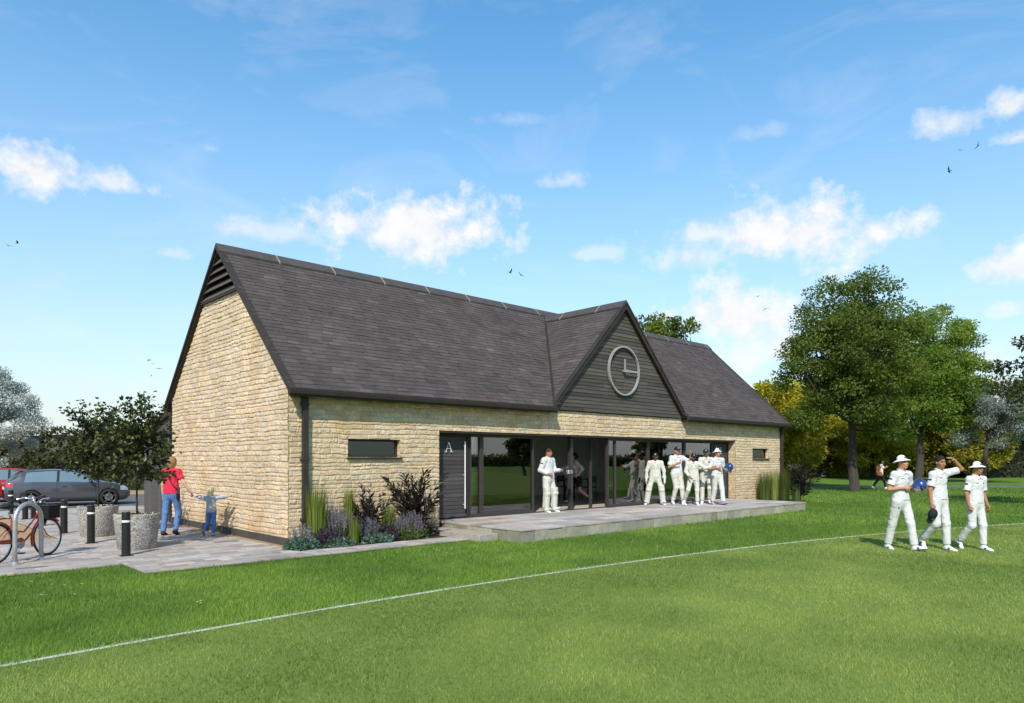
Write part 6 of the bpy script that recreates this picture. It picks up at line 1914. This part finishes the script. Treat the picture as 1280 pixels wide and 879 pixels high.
def wheel(x):
    f = MB(); f.tube([(x + (WR - 0.012) * math.cos(a), 0, WR + (WR - 0.012) * math.sin(a)) for a in np.linspace(0, 2 * math.pi, 56)[:-1]], 0.0165, 8, closed=True)
    w = f.build('wheel', M['rubber'], bk, smooth=True)
    f = MB(); f.tube([(x + (WR - 0.036) * math.cos(a), 0, WR + (WR - 0.036) * math.sin(a)) for a in np.linspace(0, 2 * math.pi, 56)[:-1]], 0.0095, 6, closed=True); f.build('rim', M['chrome'], w, smooth=True)
    f = MB()
    for k in range(28):
        a = 2 * math.pi * k / 28; b = a + (0.32 if k % 2 else -0.32); s_ = 0.022 if k % 4 < 2 else -0.022
        f.tube([(x + 0.022 * math.cos(b), s_, WR + 0.022 * math.sin(b)), (x + (WR - 0.04) * math.cos(a), 0, WR + (WR - 0.04) * math.sin(a))], 0.0013, 4)
    f.build('spokes', M['chrome'], w)['kind'] = 'stuff'
    f = MB(); f.tube([(x, -0.05, WR), (x, 0.05, WR)], 0.018, 10); f.build('hub', M['chrome'], w, smooth=True)
    f = MB()
    a0, a1 = (0.05, math.pi * 1.02) if x == 0 else (0.25 * math.pi, math.pi * 1.12)
    for s_ in (-1, 1):
        f.tube([(x + (WR + 0.022) * math.cos(a), s_ * 0.014, WR + (WR + 0.022) * math.sin(a)) for a in np.linspace(a0, a1, 26)], 0.013, 6)
    f.build('mudguard', M['red_paint'], bk, smooth=True)
    return w


wheel(0.0); wheel(WB)
BB = (0.44, 0, 0.285); ST = (0.28, 0, 0.74); HT0, HT1 = (0.895, 0, 0.60), (0.845, 0, 0.80)
f = MB()
f.tube([BB, ST], 0.0155, 10)
f.tube([HT0, HT1], 0.019, 10)
f.tube([(0.86, 0, 0.74), (0.72, 0, 0.60), (0.56, 0, 0.46), (0.36, 0, 0.50)], 0.0145, 10)
f.tube([(0.885, 0, 0.635), (0.74, 0, 0.44), (0.58, 0, 0.31), BB], 0.0155, 10)
for s_ in (-1, 1):
    f.tube([(0.44, s_ * 0.035, 0.285), (0, s_ * 0.055, WR)], 0.009, 8); f.tube([(0.325, s_ * 0.02, 0.60), (0, s_ * 0.055, WR)], 0.008, 8)
f.build('frame', M['red_paint'], bk, smooth=True)
f = MB()
for s_ in (-1, 1): f.tube([(0.90, s_ * 0.03, 0.585), (0.925, s_ * 0.045, 0.50), (0.985, s_ * 0.05, 0.40), (WB, s_ * 0.05, WR)], [0.012, 0.012, 0.010, 0.008], 8)
f.build('fork', M['red_paint'], bk, smooth=True)
f = MB(); f.tube([ST, (0.245, 0, 0.88)], 0.012, 8); f.build('seat_post', M['chrome'], bk, smooth=True)
f = Field((0.0, -0.15, 0.8), (0.45, 0.15, 1.05), 0.008)
f.ball((0.17, 0, 0.915), (0.105, 0.085, 0.036), 0.0); f.cone((0.2, 0, 0.92), (0.345, 0, 0.915), 0.045, 0.022, 0.05)
V, F_ = f.mesh(); mesh_np('saddle', V, F_, M['rubber'], bk, None, smooth=True)
f = MB(); f.tube([HT1, (0.825, 0, 0.93)], 0.012, 8)
for s_ in (-1, 1): f.tube([(0.825, 0, 0.93), (0.86, s_ * 0.10, 1.0), (0.84, s_ * 0.24, 1.02), (0.68, s_ * 0.29, 0.985)], 0.0115, 8)
hb = f.build('handlebar', M['chrome'], bk, smooth=True)
for s_ in (-1, 1):
    f = MB(); f.tube([(0.72, s_ * 0.283, 0.992), (0.60, s_ * 0.30, 0.965)], 0.017, 8); f.build('grip', M['rubber'], hb, smooth=True)
f = MB(); f.lathe([(0.0, 0.03), (0.028, 0.018), (0.034, 0.0), (0.0, 0.0)], 16, (0.85, 0.07, 1.01)); f.build('bell', M['chrome'], hb, smooth=True)
f = MB()
x0, x1, y0, y1, z0, z1 = 0.90, 1.18, -0.17, 0.17, 0.66, 0.91
for z in np.linspace(z0, z1, 9): f.tube([(x0, y0, z), (x1, y0, z), (x1, y1, z), (x0, y1, z)], 0.005, 5, closed=True)
for x in np.linspace(x0, x1, 12):
    for y in (y0, y1): f.tube([(x, y, z0), (x, y, z1)], 0.004, 4)
for y in np.linspace(y0, y1, 14):
    for x in (x0, x1): f.tube([(x, y, z0), (x, y, z1)], 0.004, 4)
f.box(x0, x1, y0, y1, z0 - 0.004, z0); f.box(x0 + 0.006, x1 - 0.006, y0 + 0.006, y1 - 0.006, z0 + 0.001, z1 - 0.03)
f.build('basket', M['black'], bk)
f = MB(); f.lathe([(0.0, 0.045), (0.045, 0.03), (0.04, -0.01), (0.015, -0.04)], 16, (0.985, 0, 0.60), 'x'); f.build('headlamp', M['black'], bk, smooth=True)
f = MB(); f.tube([(0.44, -0.05, 0.285), (0.44, 0.05, 0.285)], 0.02, 10); f.lathe([(0.0, -0.046), (0.095, -0.046), (0.095, -0.040), (0.0, -0.040)], 28, (0.44, 0, 0.285), 'y')
f.tube([(0.44, -0.055, 0.285), (0.37, -0.07, 0.13)], 0.009, 6); f.tube([(0.44, 0.055, 0.285), (0.51, 0.07, 0.44)], 0.009, 6); f.build('crank', M['chrome'], bk, smooth=True)
for (x, y, z) in ((0.37, -0.12, 0.13), (0.51, 0.12, 0.44)):
    f = MB(); f.box(x - 0.045, x + 0.045, y - 0.045, y + 0.045, z - 0.011, z + 0.011); f.build('pedal', M['black'], bk, bevel=0.004)
f = MB(); f.prism([(-0.02, -0.058, 0.375), (0.46, -0.058, 0.375), (0.53, -0.058, 0.33), (0.46, -0.058, 0.305), (-0.02, -0.058, 0.315)], (0, 0.010, 0)); f.build('chain_guard', M['red_paint'], bk, bevel=0.004)
f = MB()
for s_ in (-1, 1): f.tube([(-0.26, s_ * 0.06, 0.715), (0.27, s_ * 0.05, 0.72)], 0.006, 6); f.tube([(-0.16, s_ * 0.06, 0.715), (0, s_ * 0.06, WR)], 0.005, 6)
for x in (-0.24, -0.1, 0.04, 0.2): f.tube([(x, -0.06, 0.715), (x, 0.06, 0.715)], 0.005, 6)
f.build('carrier', M['black'], bk)
f = MB(); f.lathe([(0.0, 0.0), (0.026, 0.0), (0.024, -0.022), (0.0, -0.026)], 14, (-0.27, 0, 0.66), 'x'); f.build('rear_light', mat('red_lens', (0.45, 0.01, 0.01), 0.2, 0, 5, 0.05, coat=0.6), bk, smooth=True)


# ------------------------------------------------------------------ parked hatchbacks
M['tyre'] = M['rubber']
M['alloy'] = mat('dark_alloy', (0.16, 0.16, 0.165), 0.35, 0.7, 8, 0.1)
M['car_glass'] = mat('car_glass', (0.13, 0.19, 0.21), 0.04, 0, 1, 0.0, spec=1.0, coat=0.8)  # base colour lightened to stand in for sky reflected in the panes
M['lens_red'] = mat('tail_lens', (0.50, 0.02, 0.015), 0.15, 0, 5, 0.05, coat=0.8)
M['lens_clear'] = mat('lamp_lens', (0.55, 0.57, 0.60), 0.1, 0.3, 5, 0.05, coat=0.8)
M['trim'] = mat('black_trim', (0.012, 0.012, 0.013), 0.45, 0, 5, 0.1)


def interp(x, pts):
    xs, ys = zip(*pts)
    return np.interp(x, xs, ys)


def smooth_i(x, pts):
    """smoothed piecewise profile"""
    o = 0
    ks = np.linspace(-0.055, 0.055, 7)
    for k in ks: o = o + interp(x + k, pts)
    return o / len(ks)


TOP = [(-2.13, 0.60), (-2.11, 0.78), (-2.06, 0.98), (-1.98, 1.06), (-1.70, 1.33), (-1.62, 1.40), (-1.2, 1.45), (-0.6, 1.475), (-0.1, 1.465), (0.25, 1.40), (0.65, 1.21), (1.02, 1.02), (1.15, 0.985), (1.55, 0.93), (1.85, 0.83), (2.0, 0.74), (2.09, 0.64), (2.13, 0.50)]
WMAX = [(-2.13, 0.66), (-2.08, 0.76), (-1.9, 0.83), (-1.3, 0.885), (0, 0.89), (1.2, 0.885), (1.7, 0.83), (1.95, 0.74), (2.07, 0.62), (2.13, 0.48)]
WROOF = [(-2.13, 0.60), (-2.0, 0.66), (-1.65, 0.585), (-0.5, 0.60), (0.2, 0.58), (0.95, 0.66), (1.15, 0.74), (1.7, 0.70), (2.0, 0.60), (2.13, 0.42)]
BOT = [(-2.13, 0.36), (-2.0, 0.24), (-1.7, 0.19), (1.6, 0.17), (1.95, 0.20), (2.13, 0.32)]


def make_car(label, loc, ang, paint, group):
    t = empty('parked_car', (*loc, 0.008), ang, label, 'car', group, 0.92)
    nx, nsec = 400, 124
    xs = np.linspace(-2.13, 2.13, nx)
    zt, zb = smooth_i(xs, TOP), smooth_i(xs, BOT); wm, wr = smooth_i(xs, WMAX), smooth_i(xs, WROOF)
    zt = np.maximum(zt, zb + 0.2)
    V = []
    for i, x in enumerate(xs):
        bs = min(0.925 + 0.03 * (-x) * 0.3, zt[i] - 0.07); w = wm[i]
        ky = [0, 0.72 * w, 0.93 * w, 0.985 * w, w, 0.992 * w, 0.955 * w]; kz = [zb[i], zb[i], zb[i] + 0.05, zb[i] + 0.17, 0.58 if zt[i] > 0.75 else (zb[i] + zt[i]) / 2, 0.74 if zt[i] > 0.95 else zb[i] * .35 + zt[i] * .65, bs]
        if zt[i] - bs > 0.15:
            ky += [wr[i] + (0.955 * w - wr[i]) * 0.52, wr[i] + 0.012, wr[i] * 0.93, wr[i] * 0.7, 0]; kz += [bs + (zt[i] - bs) * 0.52, zt[i] - 0.075, zt[i] - 0.030, zt[i] - 0.008, zt[i]]
        else:
            ky += [0.90 * w, 0.80 * w, 0.68 * w, 0.45 * w, 0]; kz += [bs + (zt[i] - bs) * 0.35, bs + (zt[i] - bs) * 0.62, bs + (zt[i] - bs) * 0.80, bs + (zt[i] - bs) * 0.94, zt[i]]
        kk = np.array([0, 0.05, 0.12, 0.2, 0.34, 0.44, 0.54, 0.66, 0.80, 0.86, 0.92, 1.0]); tt = np.linspace(0, 1, nsec)
        y = np.interp(tt, kk, ky); z = np.interp(tt, kk, kz)
        for _ in range(2):
            y[1:-1] = (y[:-2] + 2 * y[1:-1] + y[2:]) / 4; z[1:-1] = (z[:-2] + 2 * z[1:-1] + z[2:]) / 4
        V.append(np.stack([np.full(nsec, x), y, z], -1))
    V = np.array(V)                                     # nx, nsec, 3 (left half)
    # a crease along the flank and round the arches
    full = np.concatenate([V, V[:, ::-1] * np.array([1, -1, 1])], 1)
    ns = full.shape[1]
    P = full.reshape(-1, 3); idx = np.arange(nx * ns).reshape(nx, ns)
    Q = np.stack([idx[:-1, :-1], idx[1:, :-1], idx[1:, 1:], idx[:-1, 1:]], -1).reshape(-1, 4)
    c = P[Q].mean(1); ay = np.abs(c[:, 1]); x, z = c[:, 0], c[:, 2]
    ztc = np.interp(x, xs, zt); wrc = np.interp(x, xs, wr)
    nrm = np.cross(P[Q[:, 2]] - P[Q[:, 0]], P[Q[:, 3]] - P[Q[:, 1]]); nrm /= np.linalg.norm(nrm, axis=1, keepdims=True) + 1e-9
    side = np.abs(nrm[:, 1]) > 0.62
    arch = (np.minimum(np.hypot(x + 1.30, z - 0.33), np.hypot(x - 1.31, z - 0.33)) < 0.365) & (ay > 0.45)
    lip = (np.minimum(np.hypot(x + 1.30, z - 0.33), np.hypot(x - 1.31, z - 0.33)) < 0.385) & ~arch & side
    g_top = ztc - 0.085
    sideglass = side & (z > 0.965 + 0.012 * (-x)) & (z < g_top) & (x > -1.52 + (z - 0.96) * 0.25) & (x < 0.86 - (z - 0.96) * 1.42)
    pill = sideglass & (np.abs(x + 0.42 - (z - 1.1) * 0.1) < 0.045)
    quarter = sideglass & ~pill & (x < -0.42); dglass = sideglass & ~pill & (x >= -0.42)
    wind = ~side & (x > 0.20) & (x < 1.05) & (nrm[:, 2] > 0.3) & (ay < wrc - 0.05) & (ztc > 1.02) & (z > ztc - 0.12)
    rearg = ~side & (x < -1.60) & (x > -1.97) & (ay < wrc - 0.07) & (z > 1.02) & (z < 1.36)
    tail = (x < -1.86) & (z > 0.80 + 0.02 * 0) & (z < 0.945) & (ay > 0.40) & ~arch
    head = (x > 1.72) & (z > 0.60) & (z < 0.735 + (2.1 - x) * 0.12) & (ay > 0.40) & (nrm[:, 2] < 0.75) & ~arch
    grille = (x > 2.0) & (((z > 0.30) & (z < 0.44)) | ((z > 0.57) & (z < 0.625))) & (ay < 0.42)
    seam = side & ((np.abs(x - 0.83 + np.clip(z - 0.55, -1, 0) * 0.25) < 0.010) | (np.abs(x + 0.47) < 0.010)) & (z > 0.27) & (z < 0.96)
    seam |= side & (np.abs(z - 0.265) < 0.012) & (x > -0.47) & (x < 0.83)
    seam |= (np.abs(x + 1.99) < 0.0) 
    trim = (z < 0.235) | grille | lip & False
    used = arch.copy()
    def take(mk, name, m_, par=t, lab=None):
        nonlocal used
        mk = mk & ~used; used |= mk
        if not mk.any(): return None
        q = Q[mk]; u_, inv_ = np.unique(q, return_inverse=True)
        o = mesh_np(name, P[u_], inv_.reshape(-1, 4), m_, par, None, smooth=True)
        return o
    take(quarter & (c[:, 1] > 0), 'window', M['car_glass']); take(quarter & (c[:, 1] < 0), 'window', M['car_glass'])
    take(wind, 'windscreen', M['car_glass']); take(rearg, 'rear_window', M['car_glass'])
    for sg in (-1, 1):
        take(tail & (c[:, 1] * sg > 0), 'tail_lamp', M['lens_red']); take(head & (c[:, 1] * sg > 0), 'headlamp', M['lens_clear'])
        dm = side & (c[:, 1] * sg > 0) & (x > -0.46) & (x < 0.82 - np.clip(z - 0.55, -1, 0) * 0.25) & (z > 0.275) & (z < 0.955) & ~seam
        take(dglass & (c[:, 1] * sg > 0), 'window', M['car_glass'])
        d = take(dm, 'door', paint)
        wy = 0.895
        f = MB(); f.tube([(-0.34, sg * 0.872, 0.80), (-0.32, sg * 0.905, 0.805), (-0.18, sg * 0.905, 0.805), (-0.16, sg * 0.872, 0.80)], 0.013, 8); f.build('handle', paint, d, smooth=True)
        f = Field((0.45, -0.3, 0.85), (0.95, 0.3, 1.2), 0.012); f.ball((0.66, 0, 1.0), (0.07, 0.105, 0.065), 0.0); V2, F2 = f.mesh(); V2[:, 1] += sg * 0.97
        mi = mesh_np('mirror', V2, F2, paint, t, None, smooth=True)
        f = MB(); f.bar((0.70, sg * 0.84, 0.95), (0.67, sg * 0.92, 0.985), 0.06, 0.03); f.build('bracket', M['trim'], mi)
    take(sideglass | seam | trim, 'black_trim', M['trim'])
    # side moulding where wheels sit
    take(~arch, 'body', paint)
    f = MB()
    for wx in (-1.30, 1.31):
        f.lathe([(0.372, -0.80), (0.372, 0.80)], 40, (wx, 0, 0.33), 'y', cap=False)
        f.lathe([(0.0, -0.52), (0.371, -0.52), (0.371, 0.52), (0.0, 0.52)], 32, (wx, 0, 0.33), 'y', cap=False)
    f.box(-1.9, 1.9, -0.66, 0.66, 0.22, 0.30)
    f.build('wheel_well', M['rubber'], t)
    for sg in (-1, 1):
        for wx in (-1.30, 1.31):
            f = MB(); yo = sg * 0.765
            f.lathe([(0.235, -0.10), (0.295, -0.105), (0.325, -0.09), (0.333, -0.06), (0.333, 0.06), (0.325, 0.09), (0.295, 0.105), (0.235, 0.10)], 48, (wx, yo, 0.333), 'y', cap=False)
            w = f.build('wheel', M['tyre'], t, smooth=True)
            f = MB()
            f.lathe([(0.245, -0.10), (0.250, 0.0), (0.245, 0.10)], 40, (wx, yo, 0.333), 'y', cap=False)
            yf = yo + sg * 0.078
            for k in range(5):
                a = 2 * math.pi * k / 5 + 0.3
                for dlt in (-0.10, 0.10):
                    f.bar((wx + 0.045 * math.cos(a), yf + sg * 0.012, 0.333 + 0.045 * math.sin(a)), (wx + 0.24 * math.cos(a + dlt), yf, 0.333 + 0.24 * math.sin(a + dlt)), 0.026, 0.022, (0, 1, 0))
            f.lathe([(0.0, -0.012), (0.06, -0.012), (0.06, 0.012), (0.0, 0.016)], 20, (wx, yf, 0.333), 'y'); f.tube([(wx + 0.240 * math.cos(a), yf, 0.333 + 0.240 * math.sin(a)) for a in np.linspace(0, 2 * math.pi, 41)[:-1]], 0.012, 6, closed=True)
            f.build('rim', M['alloy'], w, smooth=True, angle=40)
            f = MB(); f.lathe([(0.0, -0.012), (0.15, -0.012), (0.15, 0.012), (0.0, 0.012)], 28, (wx, yo + sg * 0.02, 0.333), 'y'); f.build('brake_disc', M['chrome'], w, smooth=True, angle=40)
    f = MB(); f.box(-2.145, -2.12, -0.26, 0.26, 0.70, 0.80); f.build('number_plate', M['band'], t)
    f = MB(); f.tube([(-2.12, 0.0, 0.92), (-2.15, 0.0, 0.94)], 0.055, 20); f.build('badge', M['chrome'], t, smooth=True, angle=40)
    f = MB(); f.hexa([(-1.82, -0.52, 1.385), (-1.82, 0.52, 1.385), (-1.55, 0.56, 1.405), (-1.55, -0.56, 1.405), (-1.80, -0.52, 1.41), (-1.80, 0.52, 1.41), (-1.5, 0.56, 1.445), (-1.5, -0.56, 1.445)]); f.build('spoiler', paint, t, bevel=0.01)
    return t


M['grey_paint'] = mat('graphite_car_paint', (0.085, 0.088, 0.098), 0.32, 0.55, 60, 0.05, coat=1.0)
M['red_car'] = mat('red_car_paint', (0.36, 0.012, 0.012), 0.3, 0.1, 60, 0.05, coat=1.0)
cw_ = R(-5)
cxy = W(-16.45, 25.9)
make_car('graphite grey hatchback parked in front of the red car', cxy, cw_, M['grey_paint'], 'cars parked behind the pavilion')
cxy = W(-20.2, 28.6)
make_car('red hatchback half hidden behind the grey one', cxy, cw_ + R(3), M['red_car'], 'cars parked behind the pavilion')


# ------------------------------------------------------------------ birds
def bird(label, u, v, depth, span, flap, ang, seed):
    r_ = np.random.default_rng(seed)
    x, y = W((u - 640) / FPX * depth, depth); z = CAMH + (HZ - v) / FPX * depth
    t = empty('bird', (x, y, z), ang, label, 'bird', 'birds in flight')
    f = MB(); f.tube([(0, -0.17, 0.0), (0, -0.12, 0.015), (0, 0.0, 0.0), (0, 0.14, 0.0), (0, 0.26, 0.0)], [0.012, 0.035, 0.06, 0.035, 0.012], 8)
    f.prism([(-0.02, 0.18, 0), (0.02, 0.18, 0), (0.07, 0.34, 0), (-0.07, 0.34, 0)], (0, 0, 0.01))
    for s_ in (-1, 1):
        h1, h2 = math.sin(flap) * 0.26, math.sin(flap * 0.55) * 0.30
        a, b, c = (s_ * 0.03, -0.06, 0.01), (s_ * 0.24, -0.10, h1), (s_ * 0.52, 0.04, h1 + h2)
        f.hexa([a, b, (s_ * 0.25, 0.08, h1 - 0.01), (s_ * 0.03, 0.12, 0), tuple(np.add(a, (0, 0, .012))), tuple(np.add(b, (0, 0, .012))), (s_ * 0.25, 0.08, h1), (s_ * 0.03, 0.12, 0.01)])
        f.hexa([b, c, (s_ * 0.48, 0.09, h1 + h2 - 0.01), (s_ * 0.25, 0.08, h1 - 0.01), tuple(np.add(b, (0, 0, .01))), tuple(np.add(c, (0, 0, .006))), (s_ * 0.48, 0.09, h1 + h2 - 0.004), (s_ * 0.25, 0.08, h1)])
    o = f.build('body', M['bird'], t)
    t.scale = (span, span, span)
    t.rotation_euler = (r_.normal(0, 0.25), r_.normal(0, 0.45), ang)
    return t


M['bird'] = mat('dark_plumage', (0.02, 0.02, 0.022), 0.8, 0, 10, 0.2)
bl = [(10, 307, 'lower dark bird of the pair left of the gable, wings half folded'), (22, 304, 'upper dark bird of the pair left of the gable, wings raised'),
      (187, 450, 'topmost of four small birds above the potted trees'), (191, 455, 'second smallest bird above the potted trees'), (199, 461, 'bird with flat wings at the right of the four above the potted trees'), (189, 470, 'lowest tiny bird of the four above the potted trees'),
      (638, 341, 'dark bird above the slate roof, left one of two'), (651, 344, 'dark bird above the slate roof, right one of two'),
      (947, 371, 'small bird in front of the white cloud, the upper one'), (957, 386, 'larger bird in front of the white cloud, the lower one'),
      (1186, 214, 'lowest of three birds high over the park trees'), (1199, 188, 'smallest, middle bird of three high over the park trees'), (1223, 182, 'largest bird of three high over the park trees')]
for i, (u, v, lab) in enumerate(bl):
    small = i in (3, 5, 8, 11)
    bird(lab, u, v, 62 if i in (2, 3, 4, 5) else 55, 0.36 if small else 0.62, [0.5, 0.8, -0.3, 0.4, 0.08, 0.3, 0.7, 0.35, 0.6, -0.35, 0.75, 0.6, 0.45][i], [2.1, 0.7, 1.2, 2.5, 1.7, 0.9, 0.4, 2.0, 1.0, 1.5, 2.4, 0.8, 1.1][i] + YAW, 900 + i)
SUN_E, SKY_S, EXPO = 3.7, 0.125, 0.55
HAZE_A, HAZE_B, CLOUD_B = 0.85, 0.62, 0.72
# ------------------------------------------------------------------ sky, sun, camera
SUN = Vector((1.2, 1.0, -1.42)).normalized()          # the way the sunlight travels
elev = math.asin(-SUN.z); az = math.atan2(-SUN.x, -SUN.y)   # compass angle of the sun from +Y
ld = bpy.data.lights.new('sun', 'SUN'); ld.energy = SUN_E; ld.angle = R(0.55); ld.color = (1.0, 0.93, 0.82)
lo = bpy.data.objects.new('sun', ld); COL.objects.link(lo); lo.rotation_euler = SUN.to_track_quat('-Z', 'Y').to_euler()

wd = bpy.data.worlds.new('World'); SC.world = wd; wd.use_nodes = True
wd.cycles.sampling_method = 'MANUAL'; wd.cycles.sample_map_resolution = 256
nt = wd.node_tree; L = nt.links.new; nt.nodes.clear()
out = node(nt, 'ShaderNodeOutputWorld'); bg = node(nt, 'ShaderNodeBackground'); bg.inputs['Strength'].default_value = SKY_S
L(bg.outputs[0], out.inputs[0])
sky = node(nt, 'ShaderNodeTexSky'); sky.sky_type = 'NISHITA'; sky.sun_disc = False
sky.sun_elevation = elev; sky.sun_rotation = az; sky.altitude = 50; sky.air_density = 1.25; sky.dust_density = 0.35; sky.ozone_density = 2.2
hs = node(nt, 'ShaderNodeHueSaturation', Hue=0.488, Saturation=1.22, Value=1.0); L(sky.outputs[0], hs.inputs['Color'])
tc = node(nt, 'ShaderNodeTexCoord'); DIR = tc.outputs['Generated']


def mth(op, a, b=None, c=None, clamp=False):
    n = node(nt, 'ShaderNodeMath', operation=op); n.use_clamp = clamp
    for i, x in enumerate((a, b, c)):
        if x is None: continue
        if isinstance(x, (int, float)): n.inputs[i].default_value = x
        else: L(x, n.inputs[i])
    return n.outputs[0]


sep = node(nt, 'ShaderNodeSeparateXYZ'); L(DIR, sep.inputs[0])
# azimuth (degrees from the viewpoint's heading, to the right) and elevation of every direction of the sky
azm = mth('SUBTRACT', mth('ARCTAN2', sep.outputs['X'], sep.outputs['Y']), YAW)
elv = mth('ARCSINE', sep.outputs['Z'])
co = node(nt, 'ShaderNodeCombineXYZ'); L(azm, co.inputs[0]); L(elv, co.inputs[1])
nw = node(nt, 'ShaderNodeTexNoise', Scale=11.0, Detail=8.0, Roughness=0.62); L(co.outputs[0], nw.inputs['Vector'])
nf = node(nt, 'ShaderNodeTexNoise', Scale=26.0, Detail=8.0, Roughness=0.66); L(co.outputs[0], nf.inputs['Vector'])
nz = mth('ADD', mth('MULTIPLY', mth('SUBTRACT', nw.outputs['Fac'], 0.5), 1.5), mth('MULTIPLY', mth('SUBTRACT', nf.outputs['Fac'], 0.5), 1.05))


def dirpx(u, v):
    x, z = (u - 640) / FPX, (HZ - v) / FPX
    return math.atan(x), math.atan2(z, math.hypot(1, x))


def cloud(u, v, wx, wy, gain=1.0, amp=2.3):
    """a cloud bank round the direction of photo place (u, v), half sizes wx, wy in photo pixels"""
    a0, e0 = dirpx(u, v); a1, _ = dirpx(u + wx * 1.12, v); _, e1 = dirpx(u, v - wy * 1.2)
    da = mth('DIVIDE', mth('SUBTRACT', azm, a0), abs(a1 - a0)); de = mth('DIVIDE', mth('SUBTRACT', elv, e0), abs(e1 - e0))
    de = mth('MULTIPLY', de, mth('ADD', 1.0, mth('MULTIPLY', mth('LESS_THAN', de, 0.0), 0.35)))
    d2 = mth('ADD', mth('MULTIPLY', da, da), mth('MULTIPLY', de, de))
    f = mth('SUBTRACT', mth('ADD', 1.15, mth('MULTIPLY', nz, amp)), mth('SQRT', d2))
    return mth('MULTIPLY', mth('SMOOTHSTEP' if False else 'MULTIPLY', f, 1.1, clamp=True), gain)


clouds = [(50, 218, 70, 30, 1.0), (135, 228, 50, 16, .75), (350, 292, 60, 14, .55), (440, 280, 75, 26, .95), (530, 292, 100, 42, 1.0), (585, 292, 42, 24, 1.0),
          (880, 292, 75, 16, .75), (1000, 290, 110, 40, 1.0), (1100, 292, 55, 30, 1.0), (860, 320, 60, 22, .6), (930, 395, 105, 46, 1.0), (950, 440, 70, 26, .75),
          (1190, 155, 45, 18, .7), (1262, 135, 30, 20, .85), (1270, 172, 36, 10, .8), (1268, 335, 46, 22, .9), (1262, 388, 24, 12, .6), (1250, 500, 40, 30, .8), (700, 228, 30, 10, .5),
          (745, 318, 30, 8, .45), (215, 318, 26, 7, .4), (1235, 452, 30, 14, .6), (262, 186, 16, 7, .3), (640, 150, 36, 9, .22), (960, 165, 30, 10, .22), (330, 350, 40, 12, .3)]
# more banks all round the horizon, out of the photograph's view
for k in range(22):
    clouds.append(None)
msk = None
r_ = random.Random(5)
for c in clouds:
    if c is None:
        continue
    m_ = cloud(*c)
    msk = m_ if msk is None else mth('MAXIMUM', msk, m_)
# broad soft cover for the rest of the sky
nb = node(nt, 'ShaderNodeTexNoise', Scale=2.6, Detail=7.0, Roughness=0.6); L(DIR, nb.inputs['Vector'])
away = mth('MULTIPLY', mth('SUBTRACT', mth('ABSOLUTE', azm), 0.85), 3.0, clamp=True)
rest = mth('MULTIPLY', mth('MULTIPLY', mth('SUBTRACT', nb.outputs['Fac'], 0.54), 6.0, clamp=True), mth('MULTIPLY', away, mth('GREATER_THAN', elv, 0.02)))
msk = mth('MAXIMUM', msk, mth('MULTIPLY', rest, 0.8))
# thin high wisps
cw2 = node(nt, 'ShaderNodeCombineXYZ'); L(mth('MULTIPLY', azm, 1.0), cw2.inputs[0]); L(mth('MULTIPLY', elv, 2.6), cw2.inputs[1])
nwp = node(nt, 'ShaderNodeTexNoise', Scale=4.2, Detail=9.0, Roughness=0.62, Distortion=0.8); L(cw2.outputs[0], nwp.inputs['Vector'])
msk = mth('MAXIMUM', msk, mth('MULTIPLY', mth('MULTIPLY', mth('SUBTRACT', nwp.outputs['Fac'], 0.50), 3.0, clamp=True), 0.30))
# pale air towards the horizon
hz = mth('POWER', mth('SUBTRACT', 1.0, mth('DIVIDE', mth('ABSOLUTE', elv), 0.62), clamp=True), 1.7)
mxh = node(nt, 'ShaderNodeMix'); mxh.data_type = 'RGBA'
tn = node(nt, 'ShaderNodeMix'); tn.data_type = 'RGBA'; tn.blend_type = 'MULTIPLY'; tn.inputs['Factor'].default_value = 1; L(hs.outputs[0], tn.inputs[6]); tn.inputs[7].default_value = (1.0, 1.12, 1.22, 1)
L(mth('MULTIPLY', hz, HAZE_A), mxh.inputs['Factor']); L(tn.outputs[2], mxh.inputs[6]); mxh.inputs[7].default_value = (*[c / SKY_S * HAZE_B for c in (0.74, 0.82, 0.88)], 1)
shade = mth('ADD', 0.76, mth('MULTIPLY', nf.outputs['Fac'], 0.40))
cw = node(nt, 'ShaderNodeMix'); cw.data_type = 'RGBA'; cw.blend_type = 'MULTIPLY'; cw.inputs['Factor'].default_value = 1
cw.inputs[6].default_value = (*[c / SKY_S * CLOUD_B for c in (0.97, 0.96, 0.97)], 1); L(shade, cw.inputs[7])
mxc = node(nt, 'ShaderNodeMix'); mxc.data_type = 'RGBA'
L(mth('MULTIPLY', msk, 0.93), mxc.inputs['Factor']); L(mxh.outputs[2], mxc.inputs[6]); L(cw.outputs[2], mxc.inputs[7])
L(mxc.outputs[2], bg.inputs['Color'])

cd = bpy.data.cameras.new('camera'); cam = bpy.data.objects.new('camera', cd); COL.objects.link(cam)
cam.location = (CAMX, CAMY, CAMH); cam.rotation_euler = (math.pi / 2, 0, -YAW)
cd.sensor_fit = 'HORIZONTAL'; cd.sensor_width = 36.0; cd.lens = FPX / 1280 * 36.0
cd.shift_y = (HZ - 439.5) / 1280; cd.clip_end = 2000; cd.clip_start = 0.1
SC.camera = cam
SC.view_settings.view_transform = 'Standard'; SC.view_settings.look = 'None'; SC.view_settings.gamma = 1; SC.view_settings.exposure = EXPO
SC.view_settings.use_curve_mapping = False
cy = SC.cycles
cy.max_bounces = 10; cy.transparent_max_bounces = 16; cy.diffuse_bounces = 6; cy.glossy_bounces = 4; cy.transmission_bounces = 4
cy.use_denoising = True; cy.caustics_reflective = False; cy.caustics_refractive = False
